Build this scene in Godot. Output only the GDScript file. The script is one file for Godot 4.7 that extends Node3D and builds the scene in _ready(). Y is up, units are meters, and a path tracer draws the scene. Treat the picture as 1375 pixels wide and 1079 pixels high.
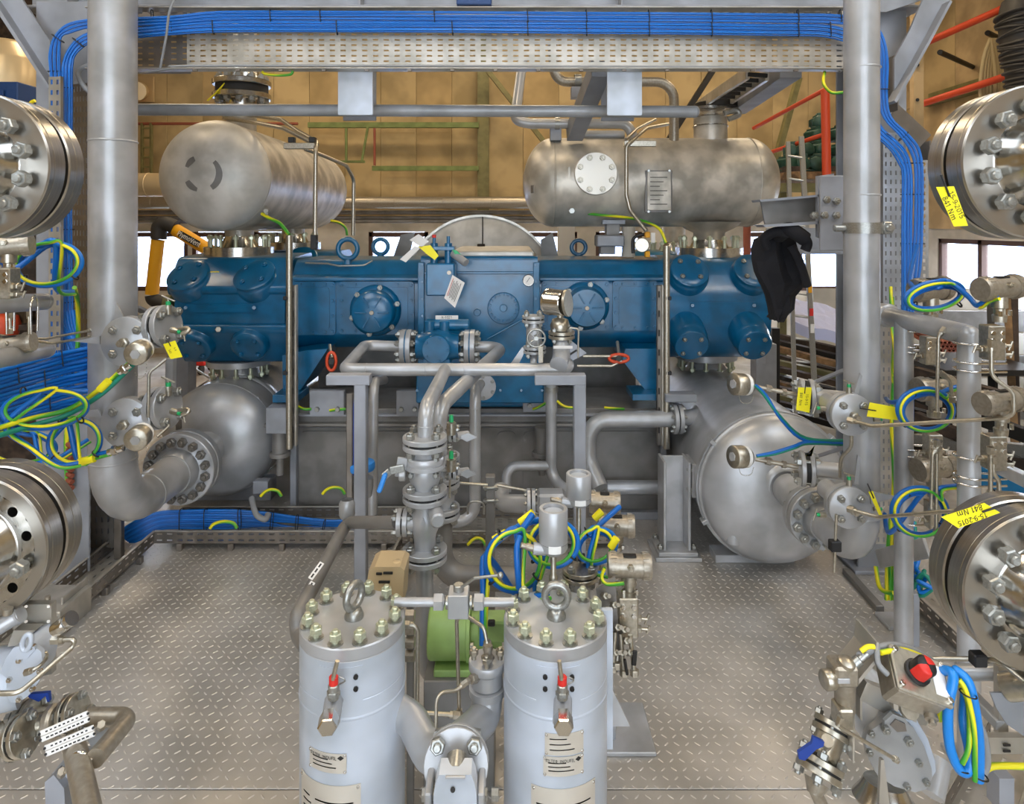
extends Node3D
# World: y up, metres, skid deck at y = 0. The camera stands at (0, H, 0) and looks along -z with a level, shifted lens.
# P(x, y, d) is the world point that a surveyor would mark for photo position (x, y) at distance d in front of the camera.
const F = 900.0
const HY = 300.0
const CX = 687.5
const H = 2.4

func P(x: float, y: float, d: float) -> Vector3:
	return Vector3((x - CX) / F * d, H - (y - HY) / F * d, -d)

func PF(x: float, y: float, h := 0.0) -> Vector3:      # the point at height h seen at photo position (x, y)
	return P(x, y, (H - h) * F / (y - HY))

func PP(a: Array) -> Array:
	var r = []
	for q in a:
		r.append(q if q is Vector3 else P(q[0], q[1], q[2]))
	return r

# ------------------------------------------------------------------ mesh builder
class MB:
	var v := PackedVector3Array()
	var n := PackedVector3Array()
	var t := PackedVector2Array()
	var ix := PackedInt32Array()

	func face(pts: Array, mid: Vector3):            # flat convex polygon turned away from mid
		var nn: Vector3 = (pts[1] - pts[0]).cross(pts[2] - pts[0]).normalized()
		var c := Vector3.ZERO
		for p in pts: c += p
		c /= pts.size()
		var flip := nn.dot(c - mid) < 0.0
		if flip: nn = -nn
		var b := v.size()
		for p in pts:
			v.append(p); n.append(nn); t.append(Vector2(p.x + p.z, p.y))
		for i in range(1, pts.size() - 1):
			if flip: ix.append_array([b, b + i, b + i + 1])
			else: ix.append_array([b, b + i + 1, b + i])

	func box(c: Vector3, s: Vector3, bs := Basis(), bev := 0.0):
		var h := s / 2.0
		var e: float = min(bev, min(h.x, min(h.y, h.z)) * 0.49)
		var ax = [bs.x, bs.y, bs.z]
		var hh = [h.x, h.y, h.z]
		for i in 3:
			var j: int = (i + 1) % 3
			var k: int = (i + 2) % 3
			for sg in [-1.0, 1.0]:
				var q = []
				for w in [[-1, -1], [1, -1], [1, 1], [-1, 1]]:
					q.append(c + ax[i] * hh[i] * sg + ax[j] * (hh[j] - e) * w[0] + ax[k] * (hh[k] - e) * w[1])
				face(q, c)
			if e > 0.0:
				for sj in [-1.0, 1.0]:
					for sk in [-1.0, 1.0]:
						var q = []
						for w in [-1.0, 1.0]:
							q.append(c + ax[i] * (hh[i] - e) * w + ax[j] * hh[j] * sj + ax[k] * (hh[k] - e) * sk)
						for w in [1.0, -1.0]:
							q.append(c + ax[i] * (hh[i] - e) * w + ax[j] * (hh[j] - e) * sj + ax[k] * hh[k] * sk)
						face(q, c)
		if e > 0.0:
			for sx in [-1.0, 1.0]:
				for sy in [-1.0, 1.0]:
					for sz in [-1.0, 1.0]:
						face([c + bs * Vector3(h.x * sx, (h.y - e) * sy, (h.z - e) * sz), c + bs * Vector3((h.x - e) * sx, h.y * sy, (h.z - e) * sz), c + bs * Vector3((h.x - e) * sx, (h.y - e) * sy, h.z * sz)], c)

	func beam(a: Vector3, b: Vector3, w: float, hgt: float, up := Vector3.UP, bev := 0.003):   # square bar from a to b
		var y := (b - a).normalized()
		if absf(y.dot(up)) > 0.99: up = Vector3.FORWARD
		var x := y.cross(up).normalized()
		box((a + b) / 2.0, Vector3(w, a.distance_to(b), hgt), Basis(x, y, x.cross(y)), bev)

	func lathe(prof: Array, xf: Transform3D, seg := 24, crease := 0.75, from := 0.0, to := TAU):
		var m := prof.size() - 1
		var sn = []
		for i in m:
			var d: Vector2 = prof[i + 1] - prof[i]
			sn.append(Vector2(d.y, -d.x).normalized())
		var cs = []
		for k in seg + 1:
			var a := from + (to - from) * k / seg
			cs.append(Vector2(cos(a), sin(a)))
		for i in m:
			if prof[i].distance_to(prof[i + 1]) < 1e-6: continue
			var n0: Vector2 = sn[i]
			var n1: Vector2 = sn[i]
			if i > 0 and sn[i - 1].dot(n0) > crease: n0 = (n0 + sn[i - 1]).normalized()
			if i < m - 1 and sn[i + 1].dot(n1) > crease: n1 = (n1 + sn[i + 1]).normalized()
			var b := v.size()
			for e in 2:
				var p: Vector2 = prof[i + e]
				var nn: Vector2 = n0 if e == 0 else n1
				for k in seg + 1:
					v.append(xf * Vector3(p.x * cs[k].x, p.y, p.x * cs[k].y))
					n.append((xf.basis * Vector3(nn.x * cs[k].x, nn.y, nn.x * cs[k].y)).normalized())
					t.append(Vector2(float(k) / seg, p.y))
			for k in seg:
				var q := b + k
				var u := b + seg + 1 + k
				if prof[i].x > 1e-6: ix.append_array([q, q + 1, u])
				if prof[i + 1].x > 1e-6: ix.append_array([q + 1, u + 1, u])

	func cyl(a: Vector3, b: Vector3, r: float, seg := 16, bev := 0.0, r2 := -1.0):
		if r2 < 0.0: r2 = r
		var l := a.distance_to(b)
		var pr = [Vector2(0, 0)]
		if bev > 0.0: pr.append_array([Vector2(r - bev, 0), Vector2(r, bev), Vector2(r2, l - bev), Vector2(r2 - bev, l)])
		else: pr.append_array([Vector2(r, 0), Vector2(r2, l)])
		pr.append(Vector2(0, l))
		lathe(pr, MB.along(a, b - a), seg, 0.9)

	func hexnut(a: Vector3, b: Vector3, r: float):
		var l := a.distance_to(b)
		var xf := MB.along(a, b - a)
		var c := r * 0.14
		for k in 6:
			var q = []
			for w in [0, 1]:
				var an: float = (k + w) * TAU / 6.0
				q.append(Vector3(cos(an), 0, sin(an)))
			var mid := xf * Vector3(0, l / 2, 0)
			face([xf * (q[0] * r), xf * (q[1] * r), xf * (q[1] * r + Vector3(0, l - c, 0)), xf * (q[0] * r + Vector3(0, l - c, 0))], mid)
			face([xf * (q[0] * r + Vector3(0, l - c, 0)), xf * (q[1] * r + Vector3(0, l - c, 0)), xf * (q[1] * r * 0.86 + Vector3(0, l, 0)), xf * (q[0] * r * 0.86 + Vector3(0, l, 0))], mid)
			face([xf * Vector3(0, l, 0), xf * (q[0] * r * 0.86 + Vector3(0, l, 0)), xf * (q[1] * r * 0.86 + Vector3(0, l, 0))], mid)
			face([xf * Vector3.ZERO, xf * (q[0] * r), xf * (q[1] * r)], mid)

	func tube(pts: Array, r: float, seg := 10, closed := false, flat := 1.0):
		var m := pts.size()
		if m < 2: return
		var tg = []
		for i in m:
			var a: Vector3 = pts[(i - 1 + m) % m] if (closed or i > 0) else pts[i]
			var b: Vector3 = pts[(i + 1) % m] if (closed or i < m - 1) else pts[i]
			var d0: Vector3 = (pts[i] - a).normalized()
			var d1: Vector3 = (b - pts[i]).normalized()
			tg.append((d0 + d1).normalized() if (d0 + d1).length() > 0.01 else d1)
		var up := Vector3.UP if absf(tg[0].y) < 0.9 else Vector3.RIGHT
		var nx: Vector3 = (up - tg[0] * up.dot(tg[0])).normalized()
		var b0 := v.size()
		var run := 0.0
		var rows := m + (1 if closed else 0)
		for j in rows:
			var i := j % m
			nx = (nx - tg[i] * nx.dot(tg[i])).normalized()
			var by: Vector3 = tg[i].cross(nx)
			if j > 0: run += pts[i].distance_to(pts[(j - 1) % m])
			for k in seg + 1:
				var a := TAU * k / seg
				var o: Vector3 = nx * cos(a) * flat + by * sin(a)
				v.append(pts[i] + o * r); n.append(o.normalized()); t.append(Vector2(float(k) / seg + run * 2.2, run))
		for j in rows - 1:
			for k in seg:
				var q := b0 + j * (seg + 1) + k
				var u := q + seg + 1
				ix.append_array([q, u, q + 1, q + 1, u, u + 1])
		if not closed:
			for e in [0, m - 1]:
				var q = []
				for k in seg: q.append(v[b0 + e * (seg + 1) + k])
				face(q, pts[e] - tg[e] * (-0.01 if e == 0 else 0.01))

	func prism(poly: PackedVector2Array, xf: Transform3D, h: float, crease := 2.0):   # polygon in x, y drawn out along z from 0 to h
		var tri := Geometry2D.triangulate_polygon(poly)
		var m := poly.size()
		var cw := Geometry2D.is_polygon_clockwise(poly)
		for e in 2:
			var b := v.size()
			var nn := (xf.basis * Vector3(0, 0, -1.0 if e == 0 else 1.0)).normalized()
			for p in poly:
				v.append(xf * Vector3(p.x, p.y, h * e)); n.append(nn); t.append(p)
			for i in range(0, tri.size(), 3):
				var A := v[b + tri[i]]; var Bq := v[b + tri[i + 1]]; var C := v[b + tri[i + 2]]
				if (Bq - A).cross(C - A).dot(nn) > 0.0: ix.append_array([b + tri[i], b + tri[i + 2], b + tri[i + 1]])
				else: ix.append_array([b + tri[i], b + tri[i + 1], b + tri[i + 2]])
		var en = []
		for i in m:
			var d := poly[(i + 1) % m] - poly[i]
			var o := Vector2(d.y, -d.x).normalized()
			en.append(-o if cw else o)
		for i in m:
			var a := poly[i]; var c := poly[(i + 1) % m]
			var n0: Vector2 = en[i]; var n1: Vector2 = en[i]
			if en[(i - 1 + m) % m].dot(n0) > crease: n0 = (n0 + en[(i - 1 + m) % m]).normalized()
			if en[(i + 1) % m].dot(n1) > crease: n1 = (n1 + en[(i + 1) % m]).normalized()
			var b := v.size()
			for w in [[a, 0.0, n0], [c, 0.0, n1], [c, h, n1], [a, h, n0]]:
				v.append(xf * Vector3(w[0].x, w[0].y, w[1])); n.append((xf.basis * Vector3(w[2].x, w[2].y, 0)).normalized()); t.append(Vector2(w[0].x + w[0].y, w[1]))
			var ref := n[b]
			if (v[b + 1] - v[b]).cross(v[b + 2] - v[b]).dot(ref) > 0.0: ix.append_array([b, b + 2, b + 1, b, b + 3, b + 2])
			else: ix.append_array([b, b + 1, b + 2, b, b + 2, b + 3])

	func perf(w: float, h: float, nx: int, ny: int, sx: float, sy: float, th: float, xf: Transform3D, stag := false):
		# plate w x h centred in local x, y with nx x ny real slots
		var gx := w / nx
		var gy := h / ny
		var bs := xf.basis
		for j in ny + 1:                                  # full-width strips between the rows of slots
			var y0 := -h / 2 + gy * (j - 0.5) + sy / 2
			var y1 := -h / 2 + gy * (j + 0.5) - sy / 2
			y0 = max(y0, -h / 2); y1 = min(y1, h / 2)
			box(xf * Vector3(0, (y0 + y1) / 2, 0), Vector3(w, y1 - y0, th), bs)
		for j in ny:
			var yc := -h / 2 + gy * (j + 0.5)
			var sh: float = gx * 0.25 * (1 if j % 2 else -1) if stag else 0.0
			for i in nx + 1:
				var x0 := -w / 2 + gx * (i - 0.5) + sx / 2 + sh
				var x1 := -w / 2 + gx * (i + 0.5) - sx / 2 + sh
				x0 = max(x0, -w / 2); x1 = min(x1, w / 2)
				if x1 - x0 > 0.0005: box(xf * Vector3((x0 + x1) / 2, yc, 0), Vector3(x1 - x0, sy, th), bs)

	static func along(at: Vector3, dir: Vector3) -> Transform3D:
		var y := dir.normalized()
		var h := Vector3.BACK if absf(y.z) < 0.8 else Vector3.UP
		var x := y.cross(h).normalized()
		return Transform3D(Basis(x, y, x.cross(y)), at)

	func mesh(off: Vector3) -> ArrayMesh:
		var vv := v
		if off != Vector3.ZERO:
			vv = PackedVector3Array()
			vv.resize(v.size())
			for i in v.size(): vv[i] = v[i] - off
		var a = []
		a.resize(Mesh.ARRAY_MAX)
		a[Mesh.ARRAY_VERTEX] = vv; a[Mesh.ARRAY_NORMAL] = n; a[Mesh.ARRAY_TEX_UV] = t; a[Mesh.ARRAY_INDEX] = ix
		var m := ArrayMesh.new()
		m.add_surface_from_arrays(Mesh.PRIMITIVE_TRIANGLES, a)
		return m

	func middle() -> Vector3:
		var lo := v[0]; var hi := v[0]
		for p in v:
			lo = lo.min(p); hi = hi.max(p)
		return Vector3((lo.x + hi.x) / 2, lo.y, (lo.z + hi.z) / 2)

# ------------------------------------------------------------------ naming and grouping
var taken := {}
func numbered(called: String) -> String:
	taken[called] = taken.get(called, -1) + 1
	return called if taken[called] == 0 else "%s_%03d" % [called, taken[called]]

func tag(o: Node3D, label: String, cat: String, grp := "") -> Node3D:
	o.set_meta("label", label); o.set_meta("category", cat)
	if grp: o.set_meta("group", grp)
	return o

func thing(called: String, label: String, cat: String, at := Vector3.ZERO, grp := "") -> Node3D:
	var o := Node3D.new()
	o.name = numbered(called)
	add_child(o)
	o.position = at
	return tag(o, label, cat, grp)

func origin_of(o: Node) -> Vector3:
	var s := Vector3.ZERO
	while o is Node3D and o != self:
		s += o.position
		o = o.get_parent()
	return s

func put(called: String, m: Mesh, mat: Material, parent: Node3D, xf := Transform3D()) -> MeshInstance3D:
	var o := MeshInstance3D.new()
	o.name = called; o.mesh = m; o.material_override = mat; o.transform = xf
	parent.add_child(o, true)
	return o

func part(b: MB, called: String, mat: Material, parent: Node3D) -> MeshInstance3D:   # geometry given in world coordinates
	return put(called, b.mesh(origin_of(parent)), mat, parent)

func solo(b: MB, called: String, mat: Material, label: String, cat: String, grp := "") -> MeshInstance3D:
	var o := MeshInstance3D.new()
	o.name = numbered(called); o.material_override = mat
	o.position = b.middle(); o.mesh = b.mesh(o.position)
	add_child(o)
	tag(o, label, cat, grp)
	return o

func struct(b: MB, called: String, mat: Material) -> MeshInstance3D:
	var o := MeshInstance3D.new()
	o.name = called; o.material_override = mat; o.mesh = b.mesh(Vector3.ZERO)
	add_child(o)
	o.set_meta("kind", "structure")
	return o

func another(o: Node3D, label := "") -> Node3D:      # a copy of a thing and its parts under the next number
	var c: Node3D = o.duplicate()
	var base := String(o.name)
	var rx := RegEx.create_from_string("_[0-9]{3}$")
	c.name = numbered(rx.sub(base, ""))
	add_child(c)
	if label: c.set_meta("label", label)
	return c

# ------------------------------------------------------------------ paths and fittings
func bend(pts: Array, rad: float, steps := 6) -> Array:
	pts = PP(pts)
	var r = [pts[0]]
	for i in range(1, pts.size() - 1):
		var p: Vector3 = pts[i]
		var a: Vector3 = pts[i - 1] - p
		var b: Vector3 = pts[i + 1] - p
		var ang := a.angle_to(b)
		if ang > 3.05: 
			r.append(p); continue
		var d: float = min(rad / tan(ang / 2.0), min(a.length(), b.length()) * 0.49)
		var rr := d * tan(ang / 2.0)
		var bis := (a.normalized() + b.normalized()).normalized()
		var c := p + bis * (rr / sin(ang / 2.0))
		var s := p + a.normalized() * d - c
		var e := p + b.normalized() * d - c
		for k in steps + 1:
			r.append(c + s.slerp(e, float(k) / steps))
	r.append(pts[-1])
	return r

func smooth(pts: Array, per := 6, closed := false) -> Array:     # Catmull-Rom through the points
	pts = PP(pts)
	var r = []
	var m := pts.size()
	for i in (m if closed else m - 1):
		var a: Vector3 = pts[(i - 1 + m) % m] if (closed or i > 0) else pts[0]
		var b: Vector3 = pts[i]
		var c: Vector3 = pts[(i + 1) % m]
		var d: Vector3 = pts[(i + 2) % m] if (closed or i < m - 2) else pts[m - 1]
		for k in per:
			r.append(b.cubic_interpolate(c, a, d, float(k) / per))
	if not closed: r.append(pts[-1])
	return r

func pipe(parent: Node3D, called: String, pts: Array, r: float, mat: Material, rad := -1.0, seg := 18) -> MeshInstance3D:
	var b := MB.new()
	b.tube(bend(pts, r * 2.4 if rad < 0.0 else rad, 7), r, seg)
	return part(b, called, mat, parent)

func weld(parent: Node3D, at: Vector3, ax: Vector3, r: float, mat: Material):
	var b := MB.new()
	b.lathe([Vector2(r * 0.97, -r * 0.07), Vector2(r * 1.025, -r * 0.03), Vector2(r * 1.025, r * 0.03), Vector2(r * 0.97, r * 0.07)], MB.along(at, ax), 24, 0.2)
	part(b, "weld_seam", mat, parent)

var bolt_cache := {}
func bolt_mesh(r: float, l: float, both := true) -> ArrayMesh:     # stud along y, centred, hexagon nuts on its ends
	var key := "%.4f %.4f %s" % [r, l, both]
	if not bolt_cache.has(key):
		var b := MB.new()
		b.cyl(Vector3(0, -l / 2, 0), Vector3(0, l / 2, 0), r, 10, r * 0.25)
		b.hexnut(Vector3(0, l / 2 - r * 2.8, 0), Vector3(0, l / 2 - r * 0.9, 0), r * 1.85)
		if both: b.hexnut(Vector3(0, -l / 2 + r * 2.8, 0), Vector3(0, -l / 2 + r * 0.9, 0), r * 1.85)
		bolt_cache[key] = b.mesh(Vector3.ZERO)
	return bolt_cache[key]

func ring_bolts(parent: Node3D, at: Vector3, ax: Vector3, R: float, nb: int, r: float, l: float, mat: Material, turn := 0.5, both := true, skip := [], called := "bolt"):
	var xf := MB.along(at, ax)
	var off := origin_of(parent)
	for k in nb:
		if k in skip: continue
		var a := TAU * (k + turn) / nb
		put(called, bolt_mesh(r, l, both), mat, parent, Transform3D(xf.basis * Basis(Vector3.UP, a * 1.7), xf * Vector3(cos(a) * R, 0, sin(a) * R) - off))

# two bolted discs with a dark gasket between them; the bolts are its sub-parts
func flange(parent: Node3D, at: Vector3, ax: Vector3, R: float, th: float, nb: int, mat: Material, bmat: Material, gap := -1.0, turn := 0.5, hub := 0.0, bf := 0.075, bore := 0.0) -> MeshInstance3D:
	if gap < 0.0: gap = th * 0.12
	var xf := MB.along(at, ax)
	var b := MB.new()
	var c := th * 0.08
	for s in [-1.0, 1.0]:
		var x2 := xf if s > 0 else Transform3D(xf.basis * Basis(Vector3.RIGHT, PI), at)
		var pr = [Vector2(bore, gap), Vector2(R - c, gap), Vector2(R, gap + c), Vector2(R, th - c), Vector2(R - c, th)]
		if hub > 0.0: pr.append_array([Vector2(R * 0.64, th), Vector2(R * 0.6, th * 1.1), Vector2(hub * 1.04, th * 2.0), Vector2(hub, th * 2.3), Vector2(hub * 0.9, th * 2.3)])
		else: pr.append(Vector2(bore, th))
		b.lathe(pr, x2, 36 if R > 0.1 else 24, 0.8)
	var o := part(b, "flange", mat, parent)
	var g := MB.new()
	g.lathe([Vector2(R * 0.5, -gap * 1.05), Vector2(R * 0.9, -gap * 1.05), Vector2(R * 0.9, gap * 1.05), Vector2(R * 0.5, gap * 1.05)], xf, 24, 0.5)
	part(g, "gasket", M.rubber, o)
	ring_bolts(o, at, ax, R * 0.8, nb, R * bf, th * 2.0 + R * bf * 6.0, bmat, turn)
	return o

func disc(parent: Node3D, called: String, at: Vector3, ax: Vector3, R: float, th: float, mat: Material, seg := 28) -> MeshInstance3D:
	var b := MB.new()
	var c := minf(th, R) * 0.12
	b.lathe([Vector2(0, 0), Vector2(R - c, 0), Vector2(R, c), Vector2(R, th - c), Vector2(R - c, th), Vector2(0, th)], MB.along(at, ax), seg, 0.8)
	return part(b, called, mat, parent)

func rbox(parent: Node3D, called: String, c: Vector3, s: Vector3, mat: Material, bs := Basis(), bev := 0.004) -> MeshInstance3D:
	var b := MB.new()
	b.box(c, s, bs, bev)
	return part(b, called, mat, parent)

func rrect(w: float, h: float, r: float, steps := 3) -> PackedVector2Array:
	var q := PackedVector2Array()
	for c in [[1, 1, 0.0], [-1, 1, 0.25], [-1, -1, 0.5], [1, -1, 0.75]]:
		for k in steps + 1:
			var a: float = TAU * (c[2] + 0.25 * k / steps)
			q.append(Vector2(c[0] * (w / 2 - r) + cos(a) * r, c[1] * (h / 2 - r) + sin(a) * r))
	return q

func dome(R: float, depth: float, y0: float, steps := 10) -> Array:      # profile of a dished head from the rim at y0 to its pole
	var pr = []
	for k in steps + 1:
		var a := PI / 2 * k / steps
		pr.append(Vector2(R * cos(a), y0 + depth * sin(a)))
	return pr

# lettering of real thickness lying on a surface: x runs along the text, z out of the surface
func lettering(parent: Node3D, text: String, at: Vector3, bs: Basis, size: float, mat: Material, called := "lettering", font := "Droid Sans"):
	var tm := TextMesh.new()
	var sf := SystemFont.new()
	sf.font_names = PackedStringArray([font])
	tm.font = sf; tm.text = text; tm.font_size = 32; tm.pixel_size = size / 32.0; tm.depth = size * 0.04
	tm.curve_step = 2.0
	var o := put(called, tm, mat, parent, Transform3D(bs, at - origin_of(parent)))
	return o

func cyp(parent: Node3D, called: String, mat: Material, a: Vector3, e: Vector3, r: float, seg := 16, bev := 0.0, r2 := -1.0) -> MeshInstance3D:
	var b := MB.new()
	b.cyl(a, e, r, seg, bev, r2)
	return part(b, called, mat, parent)

func bmp(parent: Node3D, called: String, mat: Material, a: Vector3, e: Vector3, w: float, h: float, up := Vector3.UP, bev := 0.003) -> MeshInstance3D:
	var b := MB.new()
	b.beam(a, e, w, h, up, bev)
	return part(b, called, mat, parent)

func tbp(parent: Node3D, called: String, mat: Material, pts: Array, r: float, seg := 10, closed := false, flat := 1.0) -> MeshInstance3D:
	var b := MB.new()
	b.tube(pts, r, seg, closed, flat)
	return part(b, called, mat, parent)

func hxp(parent: Node3D, called: String, mat: Material, a: Vector3, e: Vector3, r: float) -> MeshInstance3D:
	var b := MB.new()
	b.hexnut(a, e, r)
	return part(b, called, mat, parent)

# ------------------------------------------------------------------ materials
var M := {}
var rng := RandomNumberGenerator.new()

func paint(c: String, rough: float, metal := 0.0, tex: Texture2D = null, sc := 1.0) -> StandardMaterial3D:
	var m := StandardMaterial3D.new()
	m.albedo_color = Color(c); m.roughness = rough; m.metallic = metal
	if tex:
		m.albedo_texture = tex; m.uv1_triplanar = true; m.uv1_world_triplanar = true; m.uv1_scale = Vector3.ONE * sc
	return m

func blotch(seed_: int, freq: float, lo: float, size := 256, kind := FastNoiseLite.TYPE_SIMPLEX_SMOOTH, hi := 1.0, squash := 1.0) -> NoiseTexture2D:
	var nz := FastNoiseLite.new()
	nz.seed = seed_; nz.frequency = freq; nz.noise_type = kind; nz.fractal_octaves = 4
	var g := Gradient.new()
	g.colors = PackedColorArray([Color(lo, lo, lo * 0.985), Color(hi, hi, hi)])
	g.offsets = PackedFloat32Array([0.25, 0.75])
	var tx := NoiseTexture2D.new()
	tx.width = size; tx.height = size; tx.seamless = true; tx.noise = nz; tx.color_ramp = g
	return tx

func stripes(cols: Array) -> ImageTexture:
	var im := Image.create(cols.size(), 1, false, Image.FORMAT_RGB8)
	for i in cols.size(): im.set_pixel(i, 0, Color(cols[i]))
	return ImageTexture.create_from_image(im)

func brushed(seed_: int, lo: float) -> ImageTexture:        # fine turning or brushing lines
	var r := RandomNumberGenerator.new()
	r.seed = seed_
	var im := Image.create(16, 256, false, Image.FORMAT_RGB8)
	for y in 256:
		var w := lo + (1.0 - lo) * r.randf()
		for x in 16:
			var q := w * (0.97 + 0.03 * r.randf())
			im.set_pixel(x, y, Color(q, q, q))
	return ImageTexture.create_from_image(im)

func materials():
	var soft := blotch(3, 0.012, 0.86)
	var fine := blotch(5, 0.06, 0.9)
	var dirt := blotch(9, 0.02, 0.62)
	var smudge := blotch(21, 0.016, 0.74)
	var wallt := blotch(12, 0.01, 0.84)
	M.silver = paint("b8b9bc", 0.34, 0.35, soft, 0.9)
	M.silver2 = paint("aeb0b4", 0.4, 0.2, soft, 0.8)
	M.silver_dull = paint("85827f", 0.45, 0.25, soft, 0.9)
	M.pale = paint("c6cedb", 0.32, 0.1, soft, 0.7)
	M.frame = paint("9b9ea6", 0.5, 0.2, soft, 0.6)
	M.blue = paint("04628f", 0.28, 0.0, soft, 1.3)
	M.blue.clearcoat_enabled = true; M.blue.clearcoat = 0.5; M.blue.clearcoat_roughness = 0.2
	M.steel = paint("d3ccc0", 0.36, 0.35, smudge, 0.8)
	M.steel.roughness = 0.4
	M.head = paint("d0ccc5", 0.42, 0.2, soft, 1.1)
	M.polish = paint("c9c5bf", 0.22, 1.0, fine, 2.0)
	M.bright = paint("d5d2cc", 0.16, 1.0)
	M.gland = paint("bdb6a8", 0.33, 0.9, fine, 3.0)
	M.warm = paint("aba294", 0.38, 0.7, fine, 3.0)
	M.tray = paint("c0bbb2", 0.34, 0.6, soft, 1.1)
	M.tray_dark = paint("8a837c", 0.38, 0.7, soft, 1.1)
	M.zinc = paint("a9a9a5", 0.34, 0.8, fine, 6.0)
	M.yzinc = paint("c9cdb4", 0.34, 0.6, fine, 6.0)
	M.dark = paint("2a2826", 0.5, 0.5)
	M.rubber = paint("151515", 0.6)
	M.black = paint("1b1b1d", 0.45)
	M.cable = paint("0560b4", 0.32)
	M.cable2 = paint("0870ca", 0.32)
	M.cable3 = paint("1a80d4", 0.36)
	M.plate = paint("cdc7bc", 0.34, 0.45)
	M.bolt_dark = paint("77746f", 0.38, 0.7)
	M.teal = paint("14806a", 0.45)
	M.grey_cable = paint("8a8b8c", 0.5)
	M.yellow = paint("f2e31a", 0.5)
	M.amber = paint("e0a010", 0.5)
	M.red = paint("d02a22", 0.45)
	M.orange = paint("c8451f", 0.5)
	M.green = paint("97b86a", 0.45, 0.0, soft, 1.5)
	M.capgreen = paint("1fa060", 0.4)
	M.navy = paint("1c3c8c", 0.4)
	M.hblue = paint("2f86d8", 0.45)
	M.white = paint("e6e4e0", 0.6)
	M.paper = paint("d9d6d2", 0.75)
	M.ink = paint("22201e", 0.7)
	M.redink = paint("b33020", 0.7)
	M.ety = paint("ffffff", 0.45)
	M.ety.albedo_texture = stripes(["e4d81c", "e4d81c", "3f9a2e", "3f9a2e"])
	M.wall = paint("bda578", 0.85, 0.0, wallt, 0.35)
	M.wall2 = paint("b89e70", 0.85, 0.0, wallt, 0.3)
	M.ply = paint("bda37a", 0.8, 0.0, wallt, 0.5)
	M.lower = paint("c9c2b5", 0.85, 0.0, wallt, 0.4)
	M.brown = paint("4a3328", 0.7)
	M.olive = paint("7a7448", 0.6, 0.0, soft, 1.0)
	M.olive_green = paint("77854a", 0.6, 0.0, soft, 1.0)
	M.concrete = paint("a49a8a", 0.8, 0.0, wallt, 0.6)
	M.ceil = paint("8f877b", 0.9)
	M.deck = paint("cdc8c2", 0.36, 0.5, soft, 0.35)
	M.lug = paint("c9c4be", 0.44, 0.5)
	M.wood = paint("8a6a45", 0.8, 0.0, dirt, 1.5)
	M.wood_dark = paint("4a3a2e", 0.8, 0.0, dirt, 1.5)
	M.cloth_black = paint("14141a", 0.9)
	M.sheet = paint("b9bfe0", 0.8)
	M.dkgreen = paint("244a3c", 0.5, 0.0, soft, 3.0)
	M.hose = paint("2c2926", 0.6)
	M.tan_hose = paint("b3a37c", 0.6)
	M.rust = paint("8c4a35", 0.7)
	M.beige = paint("cbb38a", 0.35, 0.3)
	M.box_blue = paint("1c3f72", 0.45)
	M.asphalt = paint("6a6a6a", 0.9)
	M.far_wall = paint("c8d0da", 0.8)
	M.far_blue = paint("9fb2d8", 0.8)
	M.glass = StandardMaterial3D.new()
	M.glass.albedo_color = Color(0.9, 0.95, 1.0, 0.08); M.glass.roughness = 0.03
	M.glass.transparency = BaseMaterial3D.TRANSPARENCY_ALPHA
	M.lampglow = paint("ffffff", 0.6)
	M.lampglow.emission_enabled = true; M.lampglow.emission = Color(1.0, 0.93, 0.82); M.lampglow.emission_energy_multiplier = 4.0
	M.doorglow = paint("ffffff", 0.6)
	M.doorglow.emission_enabled = true; M.doorglow.emission = Color(0.86, 0.93, 1.0); M.doorglow.emission_energy_multiplier = 2.0
	M.turned = paint("c4bfb7", 0.3, 1.0)
	M.turned.albedo_texture = brushed(4, 0.8)
	M.turned.uv1_scale = Vector3(1, 9, 1)

func area(at: Vector3, to: Vector3, sz: Vector2, c: Color, e: float):
	var l := AreaLight3D.new()
	l.name = "lamp_light"
	l.area_size = sz; l.light_color = c; l.light_energy = e; l.shadow_enabled = true
	l.area_range = 40.0; l.area_attenuation = 2.0
	add_child(l, true)
	l.look_at_from_position(at, to, Vector3.UP if absf((to - at).normalized().y) < 0.95 else Vector3.FORWARD)

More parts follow.
